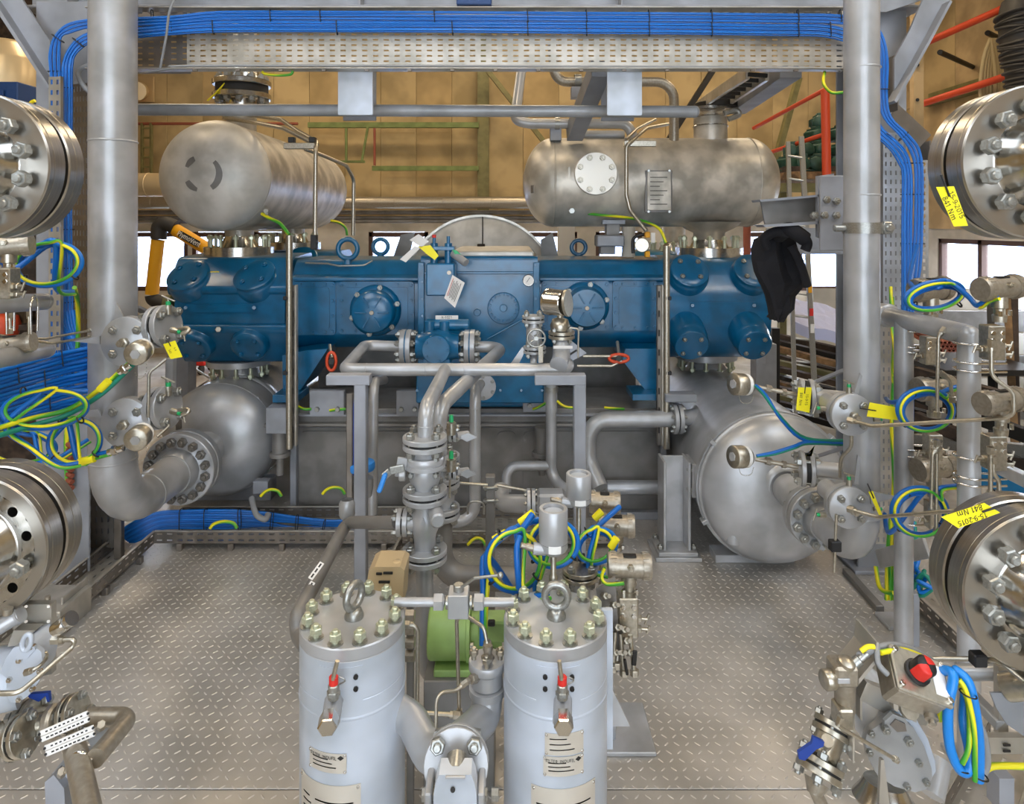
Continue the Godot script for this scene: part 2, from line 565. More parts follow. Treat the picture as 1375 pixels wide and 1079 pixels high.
func _ready():
	rng.seed = 11
	# camera: level, lens shifted down
	var cam := Camera3D.new()
	cam.name = "camera"
	cam.projection = Camera3D.PROJECTION_FRUSTUM
	cam.near = 0.05; cam.far = 120.0
	cam.size = 0.05 * 1079.0 / F
	cam.frustum_offset = Vector2(0, -0.05 * (539.5 - HY) / F)
	cam.position = Vector3(0, H, 0)
	add_child(cam)
	cam.current = true
	# overcast sky outside, soft and white
	var e := Environment.new()
	e.background_mode = Environment.BG_SKY
	var sky := Sky.new()
	var sm := ProceduralSkyMaterial.new()
	sm.sky_top_color = Color(0.72, 0.8, 0.92); sm.sky_horizon_color = Color(0.93, 0.95, 0.98); sm.sky_curve = 0.3
	sm.ground_bottom_color = Color(0.45, 0.44, 0.42); sm.ground_horizon_color = Color(0.75, 0.76, 0.78)
	sm.sky_energy_multiplier = 4.0; sm.ground_energy_multiplier = 2.0
	sky.sky_material = sm
	e.sky = sky
	e.tonemap_mode = Environment.TONE_MAPPER_LINEAR
	e.tonemap_exposure = 1.4
	e.sdfgi_enabled = true; e.ssao_enabled = true; e.ssil_enabled = true
	var we := WorldEnvironment.new()
	we.name = "world_environment"
	we.environment = e
	add_child(we)
	# large lights: rows of hall luminaires, and daylight through the translucent doors behind the camera
	for x in [-4.6, 0.0, 4.6]:
		for z in [1.2, -3.6, -8.4, -12.2]:
			area(Vector3(x, 6.95, z), Vector3(x, 0, z), Vector2(1.5, 0.5), Color(1.0, 0.9, 0.75), 5.0 if z < -8.0 else 3.6)
	area(Vector3(0, 2.6, 4.85), Vector3(0, 2.2, -5), Vector2(6.4, 4.8), Color(0.88, 0.93, 1.0), 6.5)
	for x in [-4.0, 4.0]: area(Vector3(x, 7.3, 1.0), Vector3(x, 0, 0.9), Vector2(3.6, 6.0), Color(0.9, 0.94, 1.0), 6.0)
	materials()
	hall()
	hall_things()
	skid_base()
	frame_and_trays()
	compressor()
	dampers()
	risers()
	terminal_flanges()
	upper_vessels()
	upper_lines()
	header_lines()
	filters()
	filter_lines()
	instruments_middle()
	rack_right()
	left_side()
	riser_gauges()
	valve_right()
	valve_left()
	cables_all()

# ------------------------------------------------------------------ the hall
const WX0 = -9.0
const WX1 = 8.0
const WZ0 = 5.0
const WZ1 = -14.5
const FY = -0.4
const CY = 7.5

func hall():
	var b := MB.new()
	b.box(Vector3((WX0 + WX1) / 2, FY - 0.1, (WZ0 + WZ1) / 2), Vector3(WX1 - WX0 + 0.4, 0.2, WZ0 - WZ1 + 0.4))
	struct(b, "floor", M.concrete)
	b = MB.new()
	b.box(Vector3((WX0 + WX1) / 2, CY + 0.1, (WZ0 + WZ1) / 2), Vector3(WX1 - WX0 + 0.4, 0.2, WZ0 - WZ1 + 0.4))
	struct(b, "ceiling", M.ceil)
	b = MB.new()
	b.box(Vector3(WX0 - 0.1, (FY + CY) / 2, (WZ0 + WZ1) / 2), Vector3(0.2, CY - FY, WZ0 - WZ1 + 0.4))
	var wl := struct(b, "wall_left", M.wall2)
	# front wall with a door opening, glowing with daylight
	b = MB.new()
	for q in [[WX0, -3.4], [3.4, WX1]]:
		b.box(Vector3((q[0] + q[1]) / 2, (FY + CY) / 2, WZ0 + 0.1), Vector3(q[1] - q[0], CY - FY, 0.2))
	b.box(Vector3(0, (5.3 + CY) / 2, WZ0 + 0.1), Vector3(6.8, CY - 5.3, 0.2))
	struct(b, "wall_front", M.wall2)
	b = MB.new()
	for k in 6: b.box(Vector3(0, FY + 0.475 + 0.95 * k, WZ0 + 0.06), Vector3(6.8, 0.93, 0.05))
	struct(b, "door_1", M.doorglow)
	for k in 2:      # roof lights of translucent sheet
		b = MB.new()
		b.box(Vector3([-4.0, 4.0][k], 7.4, 1.0), Vector3(3.7, 0.04, 6.1), Basis(), 0.01)
		struct(b, "trim_%d" % (k + 2), M.doorglow)
	# back wall: strip of windows with piers, plank panels above
	var y0 := 0.95
	var y1 := 2.22
	b = MB.new()
	b.box(Vector3((WX0 + WX1) / 2, (FY + y0) / 2, WZ1 - 0.1), Vector3(WX1 - WX0, y0 - FY, 0.2))
	var wins = [[172, 252], [258, 306], [340, 404], [495, 575], [690, 775], [800, 862], [1000, 1052], [1072, 1132]]
	var last := WX0
	for w in wins:
		var xa: float = P(w[0], 0, 14.5).x
		var xb: float = P(w[1], 0, 14.5).x
		b.box(Vector3((last + xa) / 2, (y0 + y1) / 2, WZ1 - 0.1), Vector3(xa - last, y1 - y0, 0.2))
		last = xb
	b.box(Vector3((last + WX1) / 2, (y0 + y1) / 2, WZ1 - 0.1), Vector3(WX1 - last, y1 - y0, 0.2))
	b.box(Vector3((WX0 + WX1) / 2, (y1 + CY) / 2, WZ1 - 0.12), Vector3(WX1 - WX0, CY - y1, 0.16))
	var wb := struct(b, "wall_back", M.lower)
	var px := WX0
	var i := 0
	while px < WX1 - 0.05:
		var w: float = min(0.77, WX1 - px)
		for r in [[2.52, CY]]:
			b = MB.new()
			b.box(Vector3(px + w / 2, (r[0] + r[1]) / 2, WZ1 - 0.02 + 0.004 * (i % 2)), Vector3(w - 0.005, r[1] - r[0], 0.06), Basis(), 0.006)
			part(b, "wall_panel", M.wall if i % 3 else M.wall2, wb)
			i += 1
		px += w
	var n := 1
	for w in wins:
		window(n, P(w[0], 0, 14.5).x, P(w[1], 0, 14.5).x, y0, y1)
		n += 1
	# right wall with a long window, seen past the right-hand flanges
	b = MB.new()
	var ww0 := -12.6
	var ww1 := -8.3
	b.box(Vector3(WX1 + 0.1, (FY + y0) / 2, (WZ0 + WZ1) / 2), Vector3(0.2, y0 - FY, WZ0 - WZ1))
	b.box(Vector3(WX1 + 0.1, (2.12 + CY) / 2, (WZ0 + WZ1) / 2), Vector3(0.2, CY - 2.12, WZ0 - WZ1))
	b.box(Vector3(WX1 + 0.1, (y0 + 2.12) / 2, (ww0 + WZ1) / 2), Vector3(0.2, 2.12 - y0, ww0 - WZ1))
	b.box(Vector3(WX1 + 0.1, (y0 + 2.12) / 2, (ww1 + WZ0) / 2), Vector3(0.2, 2.12 - y0, WZ0 - ww1))
	var wr := struct(b, "wall_right", M.lower)
	var z := WZ1
	i = 0
	while z < WZ0 - 0.05:
		var w: float = min(1.22, WZ0 - z)
		for r in [[2.3, 4.7], [4.712, 6.6], [6.612, CY]]:
			b = MB.new()
			b.box(Vector3(WX1 - 0.012, (r[0] + r[1]) / 2, z + w / 2), Vector3(0.024, r[1] - r[0], w - 0.01), Basis(), 0.003)
			part(b, "plywood_sheet", M.ply if i % 2 else M.wall, wr)
			i += 1
		z += w
	b = MB.new()
	b.box(Vector3(WX1 + 0.1, (y0 + 2.12) / 2, (ww0 + ww1) / 2), Vector3(0.01, 2.12 - y0, ww1 - ww0))
	var g := struct(b, "window_%d" % n, M.glass)
	b = MB.new()
	for zz in [ww0 + 0.04, ww1 - 0.04, -11.5]: b.box(Vector3(WX1 + 0.08, (y0 + 2.12) / 2, zz), Vector3(0.12, 2.12 - y0, 0.1), Basis(), 0.005)
	for yy in [y0 + 0.04, 2.08]: b.box(Vector3(WX1 + 0.08, yy, (ww0 + ww1) / 2), Vector3(0.12, 0.09, ww1 - ww0), Basis(), 0.005)
	part(b, "window_frame", M.brown, g)
	# outside
	b = MB.new()
	b.box(Vector3(0, -0.6, -40), Vector3(140, 0.2, 140))
	struct(b, "trim_1", M.asphalt)
	# ceiling fittings that match the lights
	for x in [-4.6, 0.0, 4.6]:
		for zz in [1.2, -3.6, -8.4, -12.2]:
			var t := thing("ceiling_lamp", "white hall luminaire under the ceiling, " + {-4.6: "left", 0.0: "middle", 4.6: "right"}[x] + " row, " + {1.2: "nearest the doors", -3.6: "over the skid", -8.4: "behind the skid", -12.2: "by the back wall"}[zz], "lamp", Vector3(x, 6.98, zz), "hall luminaires")
			rbox(t, "housing", Vector3(x, 7.06, zz), Vector3(1.56, 0.12, 0.56), M.white, Basis(), 0.02)
			rbox(t, "diffuser", Vector3(x, 6.99, zz), Vector3(1.5, 0.02, 0.5), M.lampglow, Basis(), 0.004)
			for s in [-0.6, 0.6]:
				var r := MB.new()
				r.cyl(Vector3(x + s, 7.1, zz), Vector3(x + s, 7.5, zz), 0.01, 8)
				part(r, "hanger", M.zinc, t)

func window(n: int, xa: float, xb: float, y0: float, y1: float):
	var b := MB.new()
	b.box(Vector3((xa + xb) / 2, (y0 + y1) / 2, WZ1 - 0.1), Vector3(xb - xa, y1 - y0, 0.01))
	var g := struct(b, "window_%d" % n, M.glass)
	b = MB.new()
	for x in [xa + 0.04, xb - 0.04]: b.box(Vector3(x, (y0 + y1) / 2, WZ1 - 0.06), Vector3(0.09, y1 - y0, 0.12), Basis(), 0.005)
	for y in [y0 + 0.04, y1 - 0.06]: b.box(Vector3((xa + xb) / 2, y, WZ1 - 0.06), Vector3(xb - xa, 0.1, 0.12), Basis(), 0.005)
	part(b, "window_frame", M.brown, g)

func hall_things():
	var b: MB
	# steel column and bracing against the back wall
	var t := thing("steel_column", "dark olive steel column standing against the tan back wall with a diagonal brace", "column", P(649, 474, 14.3))
	b = MB.new()
	var c := P(649, 300, 14.3)
	for s in [-0.1, 0.1]: b.box(Vector3(c.x, 3.5, c.z + s), Vector3(0.24, 7.8, 0.02))
	b.box(Vector3(c.x, 3.5, c.z), Vector3(0.02, 7.8, 0.2))
	part(b, "column", M.olive, t)
	bmp(t, "brace", M.olive, P(655, 95, 13.8), P(742, 205, 13.8), 0.1, 0.1)
	# long duct below the panels
	t = thing("spiral_duct", "long horizontal metal duct running along the back wall above the windows", "duct", P(585, 280, 13.9))
	tbp(t, "duct", M.warm, [P(60, 272, 13.95), P(1010, 272, 13.95)], 0.125, 18)
	for x in range(140, 1000, 65): weld(t, P(x, 272, 13.95), Vector3.RIGHT, 0.127, M.warm)
	b = MB.new()
	for y in [[285, 0.05], [292, 0.035], [297, 0.04]]:
		b = MB.new()
		b.tube([P(122, y[0], 14.2), P(1010, y[0], 14.2)], y[1], 12)
		solo(b, "wall_pipe", M.silver_dull, {285: "thickest of three brown service pipes under the spiral duct on the back wall", 292: "middle thin service pipe under the spiral duct on the back wall", 297: "lowest service pipe along the back wall just over the window band"}[y[0]], "pipe")
	# duct behind the left vessel
	t = thing("fat_duct", "thick tan ventilation duct stub behind the left pillar pipe", "duct", P(205, 262, 11.0))
	tbp(t, "duct", M.beige, bend([P(-16, 248, 11.5), P(225, 248, 11.5)], 0.2), 0.2, 20)
	weld(t, P(200, 248, 11.5), Vector3.RIGHT, 0.203, M.beige)
	# wall outlet
	t = thing("wall_vent", "round vent pipe in a square plate on the back wall left of the flange", "vent", P(195, 135, 14.4))
	rbox(t, "plate", P(193, 120, 14.42), Vector3(0.45, 0.55, 0.05), M.beige)
	cyp(t, "pipe_stub", M.beige, P(186, 122, 14.4), P(182, 122, 13.4), 0.2, 18, 0.01)
	# green rails and the pipe work hung on them
	for k in 3:
		var q = [[414, 168, 643, 168, 0.11, "upper green steel rail on the back wall left of the olive column"], [500, 226, 643, 226, 0.1, "lower green steel rail on the back wall left of the olive column"], [452, 217, 490, 217, 0.05, "short green bar between the two green wall rails"]][k]
		b = MB.new()
		b.beam(P(q[0], q[1], 14.1), P(q[2], q[3], 14.1), q[4], q[4])
		solo(b, "wall_rail", M.olive_green, q[5], "rail")
	for k in 3:
		var q = [[465, 172, 465, 216, "vertical green bar hanging from the upper green wall rail"], [494, 170, 486, 216, "slanting green bar under the upper green wall rail"], [503, 172, 503, 222, "rust-brown bar hanging from the upper green wall rail"]][k]
		b = MB.new()
		b.beam(P(q[0], q[1], 14.0), P(q[2], q[3], 14.0), 0.045, 0.045)
		solo(b, "wall_bar", M.rust if k == 2 else M.olive_green, q[4], "bar")
	b = MB.new()
	b.tube([P(185, 166, 14.0), P(400, 166, 14.0)], 0.03, 8)
	solo(b, "wall_pipe", M.rust, "thin rust-brown pipe along the back wall behind the left vessel", "pipe")
	t = thing("cable_ladder", "dark cable ladder rising on the back wall beside the left pillar pipe", "cable ladder", P(197, 300, 14.0))
	for s in [-6, 6]:
		bmp(t, "side_rail", M.olive, P(197 + s, 165, 14.0), P(197 + s, 245, 14.0), 0.05, 0.06)
	for k in 6:
		bmp(t, "rung", M.olive, P(191, 172 + k * 13, 14.0), P(203, 172 + k * 13, 14.0), 0.04, 0.04)
	# yellow fume extraction arm
	t = thing("extraction_arm", "yellow fume extraction arm with black joints hanging beside the left cylinder", "extraction arm", P(207, 400, 9.0))
	tbp(t, "lower_tube", M.amber, [P(212, 322, 9.0), P(204, 395, 9.0)], 0.085, 18)
	b = MB.new(); b.tube([P(237, 309, 9.0), P(296, 345, 8.6)], 0.085, 18)
	var up := part(b, "upper_tube", M.amber, t)
	tbp(t, "hose_elbow", M.hose, bend([P(204, 396, 9.0), P(205, 402, 9.0), P(222, 408, 9.0)], 0.1), 0.088, 16)
	b = MB.new()
	for k in 5: b.cyl(P(222 + k * 2.4, 408, 9.0), P(223.6 + k * 2.4, 408, 9.0), 0.12 if k % 2 else 0.1, 16)
	part(b, "hood_collar", M.olive, t)
	tbp(t, "shoulder_joint", M.hose, bend([P(213, 321, 9.0), P(214, 296, 9.0), P(236, 305, 9.0)], 0.12), 0.1, 16)
	bmp(t, "wall_arm", M.hose, P(214, 296, 9.0), Vector3(P(214, 296, 9.0).x, P(214, 296, 9.0).y, -14.4), 0.08, 0.08)
	var a0 := P(243, 313, 8.85); var a1 := P(277, 332, 8.7)
	var ux := (a1 - a0).normalized()
	var uz := (Vector3(0, 0.1, 1) - ux * ux.dot(Vector3(0, 0.1, 1))).normalized()
	var bs := Basis(ux, uz.cross(ux), uz)
	rbox(up, "name_strip", (a0 + a1) / 2 + uz * 0.085, Vector3(0.36, 0.085, 0.006), M.black, bs, 0.002)
	lettering(up, "PlymoVent", (a0 + a1) / 2 + uz * 0.089, bs, 0.085, M.white)
	# outside: pale hall across the yard
	t = thing("far_hall", "pale blue and white industrial hall seen outside through the windows", "building", Vector3(0, -0.5, -26))
	rbox(t, "wall", Vector3(0, 1.2, -27), Vector3(44, 3.4, 2), M.far_wall, Basis(), 0.02)
	for k in 14: rbox(t, "blue_panel", Vector3(-20 + k * 3.0, 0.6, -25.97), Vector3(2.6, 1.9, 0.08), M.far_blue)
	for k in 3: rbox(t, "rail", Vector3(0, 2.0 + k * 0.35, -25.9), Vector3(44, 0.06, 0.1), M.white)
	# beige dust collector on a blue cabinet
	t = thing("dust_collector", "beige rounded dust collector drum standing on a blue cabinet at the upper left", "machine", Vector3(P(10, 0, 7.5).x, FY, -7.5))
	var dc := P(8, 150, 7.5)
	b = MB.new()
	b.lathe([Vector2(0, 0), Vector2(0.32, 0), Vector2(0.32, 0.3), Vector2(0.3, 0.33), Vector2(0.24, 0.47), Vector2(0.17, 0.52), Vector2(0, 0.53)], Transform3D(Basis(), P(8, 118, 7.5)), 20, 0.5)
	part(b, "drum", M.beige, t)
	rbox(t, "cabinet", Vector3(dc.x, 3.65, -7.5), Vector3(0.7, 0.55, 0.6), M.box_blue, Basis(), 0.01)
	rbox(t, "cabinet_door", Vector3(dc.x - 0.03, 3.62, -7.18), Vector3(0.5, 0.42, 0.03), M.box_blue)
	b = MB.new()
	for s in [-0.3, 0.3]: b.beam(Vector3(dc.x + s, FY, -7.5), Vector3(dc.x + s, 3.4, -7.5), 0.07, 0.07)
	part(b, "stand", M.dark, t)
	tbp(t, "yellow_hose", M.yellow, smooth([P(47, 135, 7.2), P(41, 140, 7.2), P(43, 160, 7.2)]), 0.02, 8)
	# red trolley on the hall floor
	t = thing("red_trolley", "red tool trolley on castors on the hall floor behind the left cylinder", "trolley", PF(268, 498, FY))
	var rc := PF(268, 500, FY)
	rbox(t, "body", rc + Vector3(-0.1, 0.4, 0), Vector3(0.62, 0.45, 0.5), M.red, Basis(), 0.02)
	rbox(t, "drawer", rc + Vector3(-0.1, 0.42, 0.26), Vector3(0.5, 0.12, 0.03), M.red)
	rbox(t, "lid", rc + Vector3(-0.1, 0.64, 0), Vector3(0.66, 0.05, 0.54), M.red, Basis(), 0.015)
	for s in [[-0.3, 0.2], [0.12, 0.2], [-0.3, -0.2], [0.12, -0.2]]:
		b = MB.new()
		b.cyl(rc + Vector3(s[0] - 0.03, 0.09, s[1]), rc + Vector3(s[0] + 0.03, 0.09, s[1]), 0.09, 14, 0.01)
		b.box(rc + Vector3(s[0], 0.15, s[1]), Vector3(0.03, 0.08, 0.05))
		part(b, "castor", M.hose, t)
	b = MB.new(); b.tube([P(262, 495, 11.0), P(289, 512, 10.6)], 0.018, 8)
	solo(b, "floor_bar", M.zinc, "thin metal bar leaning by the red trolley", "bar")
	# red-brown pipe and aluminium ladder at the right
	b = MB.new(); b.tube([P(1003, 262, 10.0), P(1003, 420, 10.0)], 0.055, 14)
	solo(b, "standpipe", M.rust, "red-brown vertical pipe behind the right cylinder", "pipe")
	t = thing("ladder", "aluminium ladder with coloured stickers standing behind the right cylinder", "ladder", P(1082, 560, 8.2))
	for s in 2:
		b = MB.new()
		b.beam(P([1058, 1076][s], 190 - s * 7, 8.2), P([1068, 1096][s], 560, 8.0), 0.062 if s else 0.05, 0.03)
		var st := part(b, "stile", M.zinc, t)
		if s:
			for q in [[388, M.amber, 10], [419, M.red, 10], [441, M.white, 12]]:
				var pp := P(1086.5 + (q[0] - 360) * 0.054, q[0], 8.04)
				rbox(st, "sticker", pp, Vector3(0.045, q[2] * 0.009, 0.006), q[1])
	for k in 12:
		b = MB.new()
		var y := 209.0 + k * 30.6
		b.tube([P(1058.5 + k * 0.8, y, 8.17), P(1077 + k * 1.55, y + 3, 8.13)], 0.015, 10)
		part(b, "rung", M.zinc, t)
	# orange platform with green motors
	t = thing("orange_railing", "orange railing of the storage platform with two rails and a post beside the ladder", "railing", P(1109, 235, 8.8))
	for q in [[1108, 122, 1110, 236, 0.1, "post", 8.8, 8.8], [1108, 120, 1012, 172, 0.055, "top_rail", 8.8, 10.6], [1108, 180, 1012, 212, 0.055, "middle_rail", 8.8, 10.6]]:
		tbp(t, q[5], M.orange, [P(q[0], q[1], q[6]), P(q[2], q[3], q[7])], q[4] * 0.55, 12)
	for k in 2:
		b = MB.new()
		b.tube([P([1244, 1236][k], [57, 140][k], 10.6), P([1420, 1420][k], [-21, 80][k], 9.0)], 0.055, 12)
		solo(b, "orange_rail", M.orange, ["upper orange rail crossing the plywood wall at the top right", "lower orange rail crossing the plywood wall at the top right"][k], "rail")
	t = thing("storage_platform", "timber and steel storage platform under the green motors behind the ladder", "platform", P(1085, 300, 9.6))
	rbox(t, "platform_deck", P(1092, 240, 9.6), Vector3(1.3, 0.1, 1.4), M.wood)
	rbox(t, "pallet_block", P(1060, 232, 9.2), Vector3(0.25, 0.16, 0.3), M.wood_dark)
	rbox(t, "pallet_block", P(1115, 232, 9.2), Vector3(0.25, 0.16, 0.3), M.wood_dark)
	rbox(t, "edge_beam", P(1092, 252, 9.0), Vector3(1.2, 0.12, 0.08), M.olive)
	for x in [1050, 1130]:
		bmp(t, "platform_leg", M.olive, P(x, 250, 9.6), Vector3(P(x, 250, 9.6).x, FY, -9.6), 0.1, 0.1)
	var spots = [[1056, 222, 9.2, "front row, leftmost"], [1075, 222, 9.2, "front row, behind the ladder"], [1094, 222, 9.2, "front row, left of the orange post"], [1124, 222, 9.3, "front row, right of the orange post"], [1062, 205, 9.5, "second row, leftmost"], [1080, 203, 9.5, "second row, second from left"], [1097, 203, 9.5, "second row, left of the orange post"], [1126, 205, 9.5, "second row, right of the orange post"], [1093, 184, 9.7, "third row, left of the orange post"], [1124, 182, 9.7, "third row, right of the orange post"], [1098, 166, 9.8, "topmost"]]
	var first: Node3D
	for q in spots:
		var o: Node3D
		if first == null:
			first = thing("electric_motor", "dark green electric motor in the pile on the storage platform", "motor", Vector3.ZERO, "green motors piled on the platform")
			b = MB.new()
			b.lathe([Vector2(0, -0.13), Vector2(0.08, -0.13), Vector2(0.095, -0.11), Vector2(0.095, 0.11), Vector2(0.08, 0.13), Vector2(0, 0.13)], Transform3D(Basis(Vector3.RIGHT, PI / 2), Vector3(0, 0.1, 0)), 14, 0.5)
			part(b, "body", M.dkgreen, first)
			for k in 7: 
				b = MB.new(); b.box(Vector3(0, 0.1, -0.09 + k * 0.03), Vector3(0.21, 0.1, 0.008)); b.box(Vector3(0, 0.1, -0.09 + k * 0.03), Vector3(0.1, 0.21, 0.008)); part(b, "cooling_fin", M.dkgreen, first)
			rbox(first, "terminal_box", Vector3(0.03, 0.21, 0.0), Vector3(0.1, 0.06, 0.1), M.dkgreen, Basis(), 0.008)
			rbox(first, "foot_plate", Vector3(0, 0.008, 0), Vector3(0.2, 0.016, 0.2), M.dkgreen)
			o = first
		else: o = another(first)
		o.set_meta("label", "dark green electric motor piled on the storage platform, " + q[3])
		o.position = P(q[0], q[1] + 8, q[2])
		o.rotation.y = rng.randf_range(-0.5, 0.5)
	# diagonal wall braces near the ladder
	for k in 2:
		b = MB.new()
		b.beam(P([960, 1072][k], [90, 105][k], 12.6), P([890, 1035][k], [200, 240][k], 12.6), 0.16, 0.1)
		solo(b, "wall_brace", M.olive if k else M.dark, ["dark diagonal brace on the back wall above the right vessel", "olive diagonal wall brace behind the orange railing"][k], "brace")
	# hose hooks and coils on the right wall
	t = thing("plywood_post", "pale timber post with bolt heads beside the right steel column", "post", P(1232, 210, 10.2))
	bmp(t, "post", M.ply, P(1231, -20, 9.9), P(1231, 330, 9.9), 0.15, 0.1)
	for y in [87, 134]: 
		cyp(t, "bolt", M.dark, P(1232, y, 9.86), P(1232, y, 9.8), 0.025, 10)
	b = MB.new()
	b.prism(PackedVector2Array([Vector2(0, 0), Vector2(0.2, 0), Vector2(0.2, 0.02), Vector2(0.02, 0.02), Vector2(0.02, 0.25), Vector2(0, 0.25)]), Transform3D(Basis(Vector3(-1, 0, 0), Vector3.UP, Vector3(0, 0, -1)), Vector3(7.97, P(0, 118, 11.0).y, -8.5)), 4.3)
	solo(b, "wall_channel", M.olive, "olive steel channel along the plywood wall carrying hose hooks", "channel")
	for k in 2:
		b = MB.new(); b.cyl(P([1262, 1326][k], [70, 44][k], 10.0), P([1306, 1352][k], [90, 56][k], 11.6 - k * 0.8), 0.04, 10, 0.004)
		solo(b, "hook_bar", M.dark, ["bare dark hook bar sticking out of the plywood wall", "dark hook bar holding the pale hose coil"][k], "hook")
	var coil := thing("pale_hose_coil", "pale tan hose hanging in long loops from a hook on the plywood wall", "hose", P(1335, 140, 9.9))
	for k in 6:
		b = MB.new()
		var x := 1322.0 + k * 3.2
		b.tube(smooth([[x + 8, 52, 9.9], [x, 75, 9.9], [x - 5 + k, 110, 9.9], [x - 4 + k, 150, 9.9], [x + 6, 172, 9.85], [x + 14, 140, 9.8], [x + 14, 90, 9.85], [x + 8, 52, 9.9]]), 0.03, 8)
		part(b, "hose_loop", M.tan_hose, coil)
	coil = thing("black_hose_coil", "thick coil of black ribbed hose hanging at the top right corner", "hose", P(1365, 125, 8.8))
	tbp(coil, "hose_bundle", M.hose, smooth([[1373, 8, 8.8], [1370, 40, 8.8], [1378, 90, 8.8], [1386, 135, 8.8], [1424, 150, 8.8], [1444, 90, 8.8], [1429, 20, 8.8], [1394, -8, 8.8]], 5, true), 0.24, 16)
	for k in 22:
		b = MB.new()
		var y := 20.0 + k * 5.6
		var xx := 1364.0 + k * 0.85
		var p := P(xx + 4, y, 8.8)
		b.lathe([Vector2(0.22, -0.03), Vector2(0.28, -0.012), Vector2(0.28, 0.012), Vector2(0.22, 0.03)], MB.along(p, Vector3(0.12 + rng.randf_range(-0.15, 0.15), -1, rng.randf_range(-0.2, 0.2))), 18, 0.2)
		part(b, "hose_turn", M.hose, coil)
	# work jacket hanging from the right bracket
	jacket()
	# long stock and bench behind the right riser
	t = thing("stock_rack", "dark rack stacked with long timber and bar stock behind the ladder", "rack", Vector3(P(1110, 0, 8.6).x, FY, -9.0))
	var mats = [M.wood_dark, M.dark, M.wood, M.wood_dark, M.olive]
	for k in 12:
		b = MB.new()
		var y := 450.0 + k * 9.0
		b.beam(P(1022 + (k % 3) * 4, y - 4, 9.6 - (k % 3) * 0.3), P(1260, y + 50 + (k % 4) * 3, 7.6 - (k % 3) * 0.25), 0.1, 0.07)
		part(b, "stock_bar", mats[k % 5], t)
	for x in [1040, 1130, 1205]:
		bmp(t, "rack_upright", M.dark, P(x, 440 + (x - 1040) * 0.12, 8.6), Vector3(P(x, 0, 8.6).x, FY, -8.6), 0.1, 0.1)
	b = MB.new()
	var sheet = []
	for i in 7:
		var row = []
		for j in 9: row.append(P(1062 + j * 11.5, 398 + i * 5.5 + j * 3 + sin(i * 1.9 + j * 1.3) * 2.0, 9.0 - i * 0.1 - j * 0.05))
		sheet.append(row)
	for i in 6:
		for j in 8:
			var m: Vector3 = (sheet[i][j] + sheet[i + 1][j + 1]) / 2 - Vector3(0, 0.5, 0)
			b.face([sheet[i][j], sheet[i][j + 1], sheet[i + 1][j + 1]], m)
			b.face([sheet[i][j], sheet[i + 1][j + 1], sheet[i + 1][j]], m)
	for j in 8:
		var m := Vector3(0, 0, -20)
		b.face([sheet[6][j], sheet[6][j + 1], sheet[6][j + 1] - Vector3(0, 0.14, 0), sheet[6][j] - Vector3(0, 0.14, 0)], m)
	solo(b, "dust_sheet", M.sheet, "crumpled pale blue dust sheet lying over the stock rack behind the right riser", "sheet")
	t = thing("board_cladding", "light board cladding below the window behind the right instrument rack", "boards", Vector3(6.2, FY, -8.0))
	for k in 6:
		rbox(t, "board", Vector3(6.1, 1.32 - k * 0.32, -9.6), Vector3(3.7, 0.3, 0.05), M.silver_dull if k % 2 else M.lower)
	t = thing("pipe_bundle", "bundle of rust-brown tubes with open ends behind the right instrument rack", "tubes", P(1275, 475, 6.0))
	for r in 3:
		for k in 6:
			b = MB.new()
			var o := P(1258 + k * 5.6 + (r % 2) * 2.8, 460 + r * 5.2, 6.0)
			var xf := MB.along(o, Vector3(0.35, 0, -1))
			b.lathe([Vector2(0.012, 0), Vector2(0.018, 0), Vector2(0.018, 1.6), Vector2(0.012, 1.6), Vector2(0.012, 0)], xf, 10, 0.5)
			part(b, "tube", M.rust, t)
	rbox(t, "support_table", P(1278, 482, 6.4), Vector3(0.9, 0.05, 1.2), M.dark)
	for s in [-0.4, 0.4]:
		bmp(t, "table_leg", M.dark, P(1278, 484, 6.4) + Vector3(s, 0, 0), Vector3(P(1278, 484, 6.4).x + s, FY, -6.4), 0.05, 0.05)
	for k in 3:
		b = MB.new()
		b.beam(P([1352, 1330, 1362][k], 395, 6.6), P([1368, 1334, 1366][k], 700, 5.6), 0.06, 0.05)
		solo(b, "leaning_bar", [M.wood, M.dark, M.wood_dark][k], ["pale wooden bar leaning upright at the right edge behind the transmitters", "dark steel bar leaning behind the right instrument rack", "brown bar leaning at the far right edge"][k], "bar")
	for k in 4:
		b = MB.new()
		b.beam(P(1230, [500, 530, 560, 590][k], 5.7), P(1420, [555, 600, 640, 610][k], 4.7), 0.07, 0.1)
		solo(b, "scrap_beam", [M.wood_dark, M.dark, M.wood_dark, M.zinc][k], ["dark timber sloping behind the right rack just under the tube bundle", "dark steel bar sloping behind the middle transmitters", "dark timber sloping behind the lower transmitters", "pale steel angle sloping behind the lower right transmitter"][k], "beam")
	b = MB.new(); b.beam(P(1300, 632, 4.9), P(1460, 672, 4.4), 0.12, 0.14, Vector3.UP, 0.01)
	solo(b, "blue_beam", M.blue, "blue painted beam at the right edge above the lower flange", "beam")
	# clutter at the left
	t = thing("storage_shelf", "dark shelving with boxes behind the left instrument pipes", "shelf", P(20, 500, 5.2))
	rbox(t, "shelf_board", P(10, 432, 5.2), Vector3(1.3, 0.04, 0.6), M.wood_dark)
	rbox(t, "shelf_board", P(10, 400, 5.2), Vector3(1.3, 0.04, 0.6), M.wood_dark)
	for s in [-0.6, 0.6]:
		bmp(t, "upright", M.dark, P(10, 320, 5.3) + Vector3(s, 0, 0), Vector3(P(10, 0, 5.3).x + s, FY, -5.3), 0.06, 0.06)
	rbox(t, "back_panel", P(-10, 470, 5.6), Vector3(1.7, 2.2, 0.04), M.wood_dark)
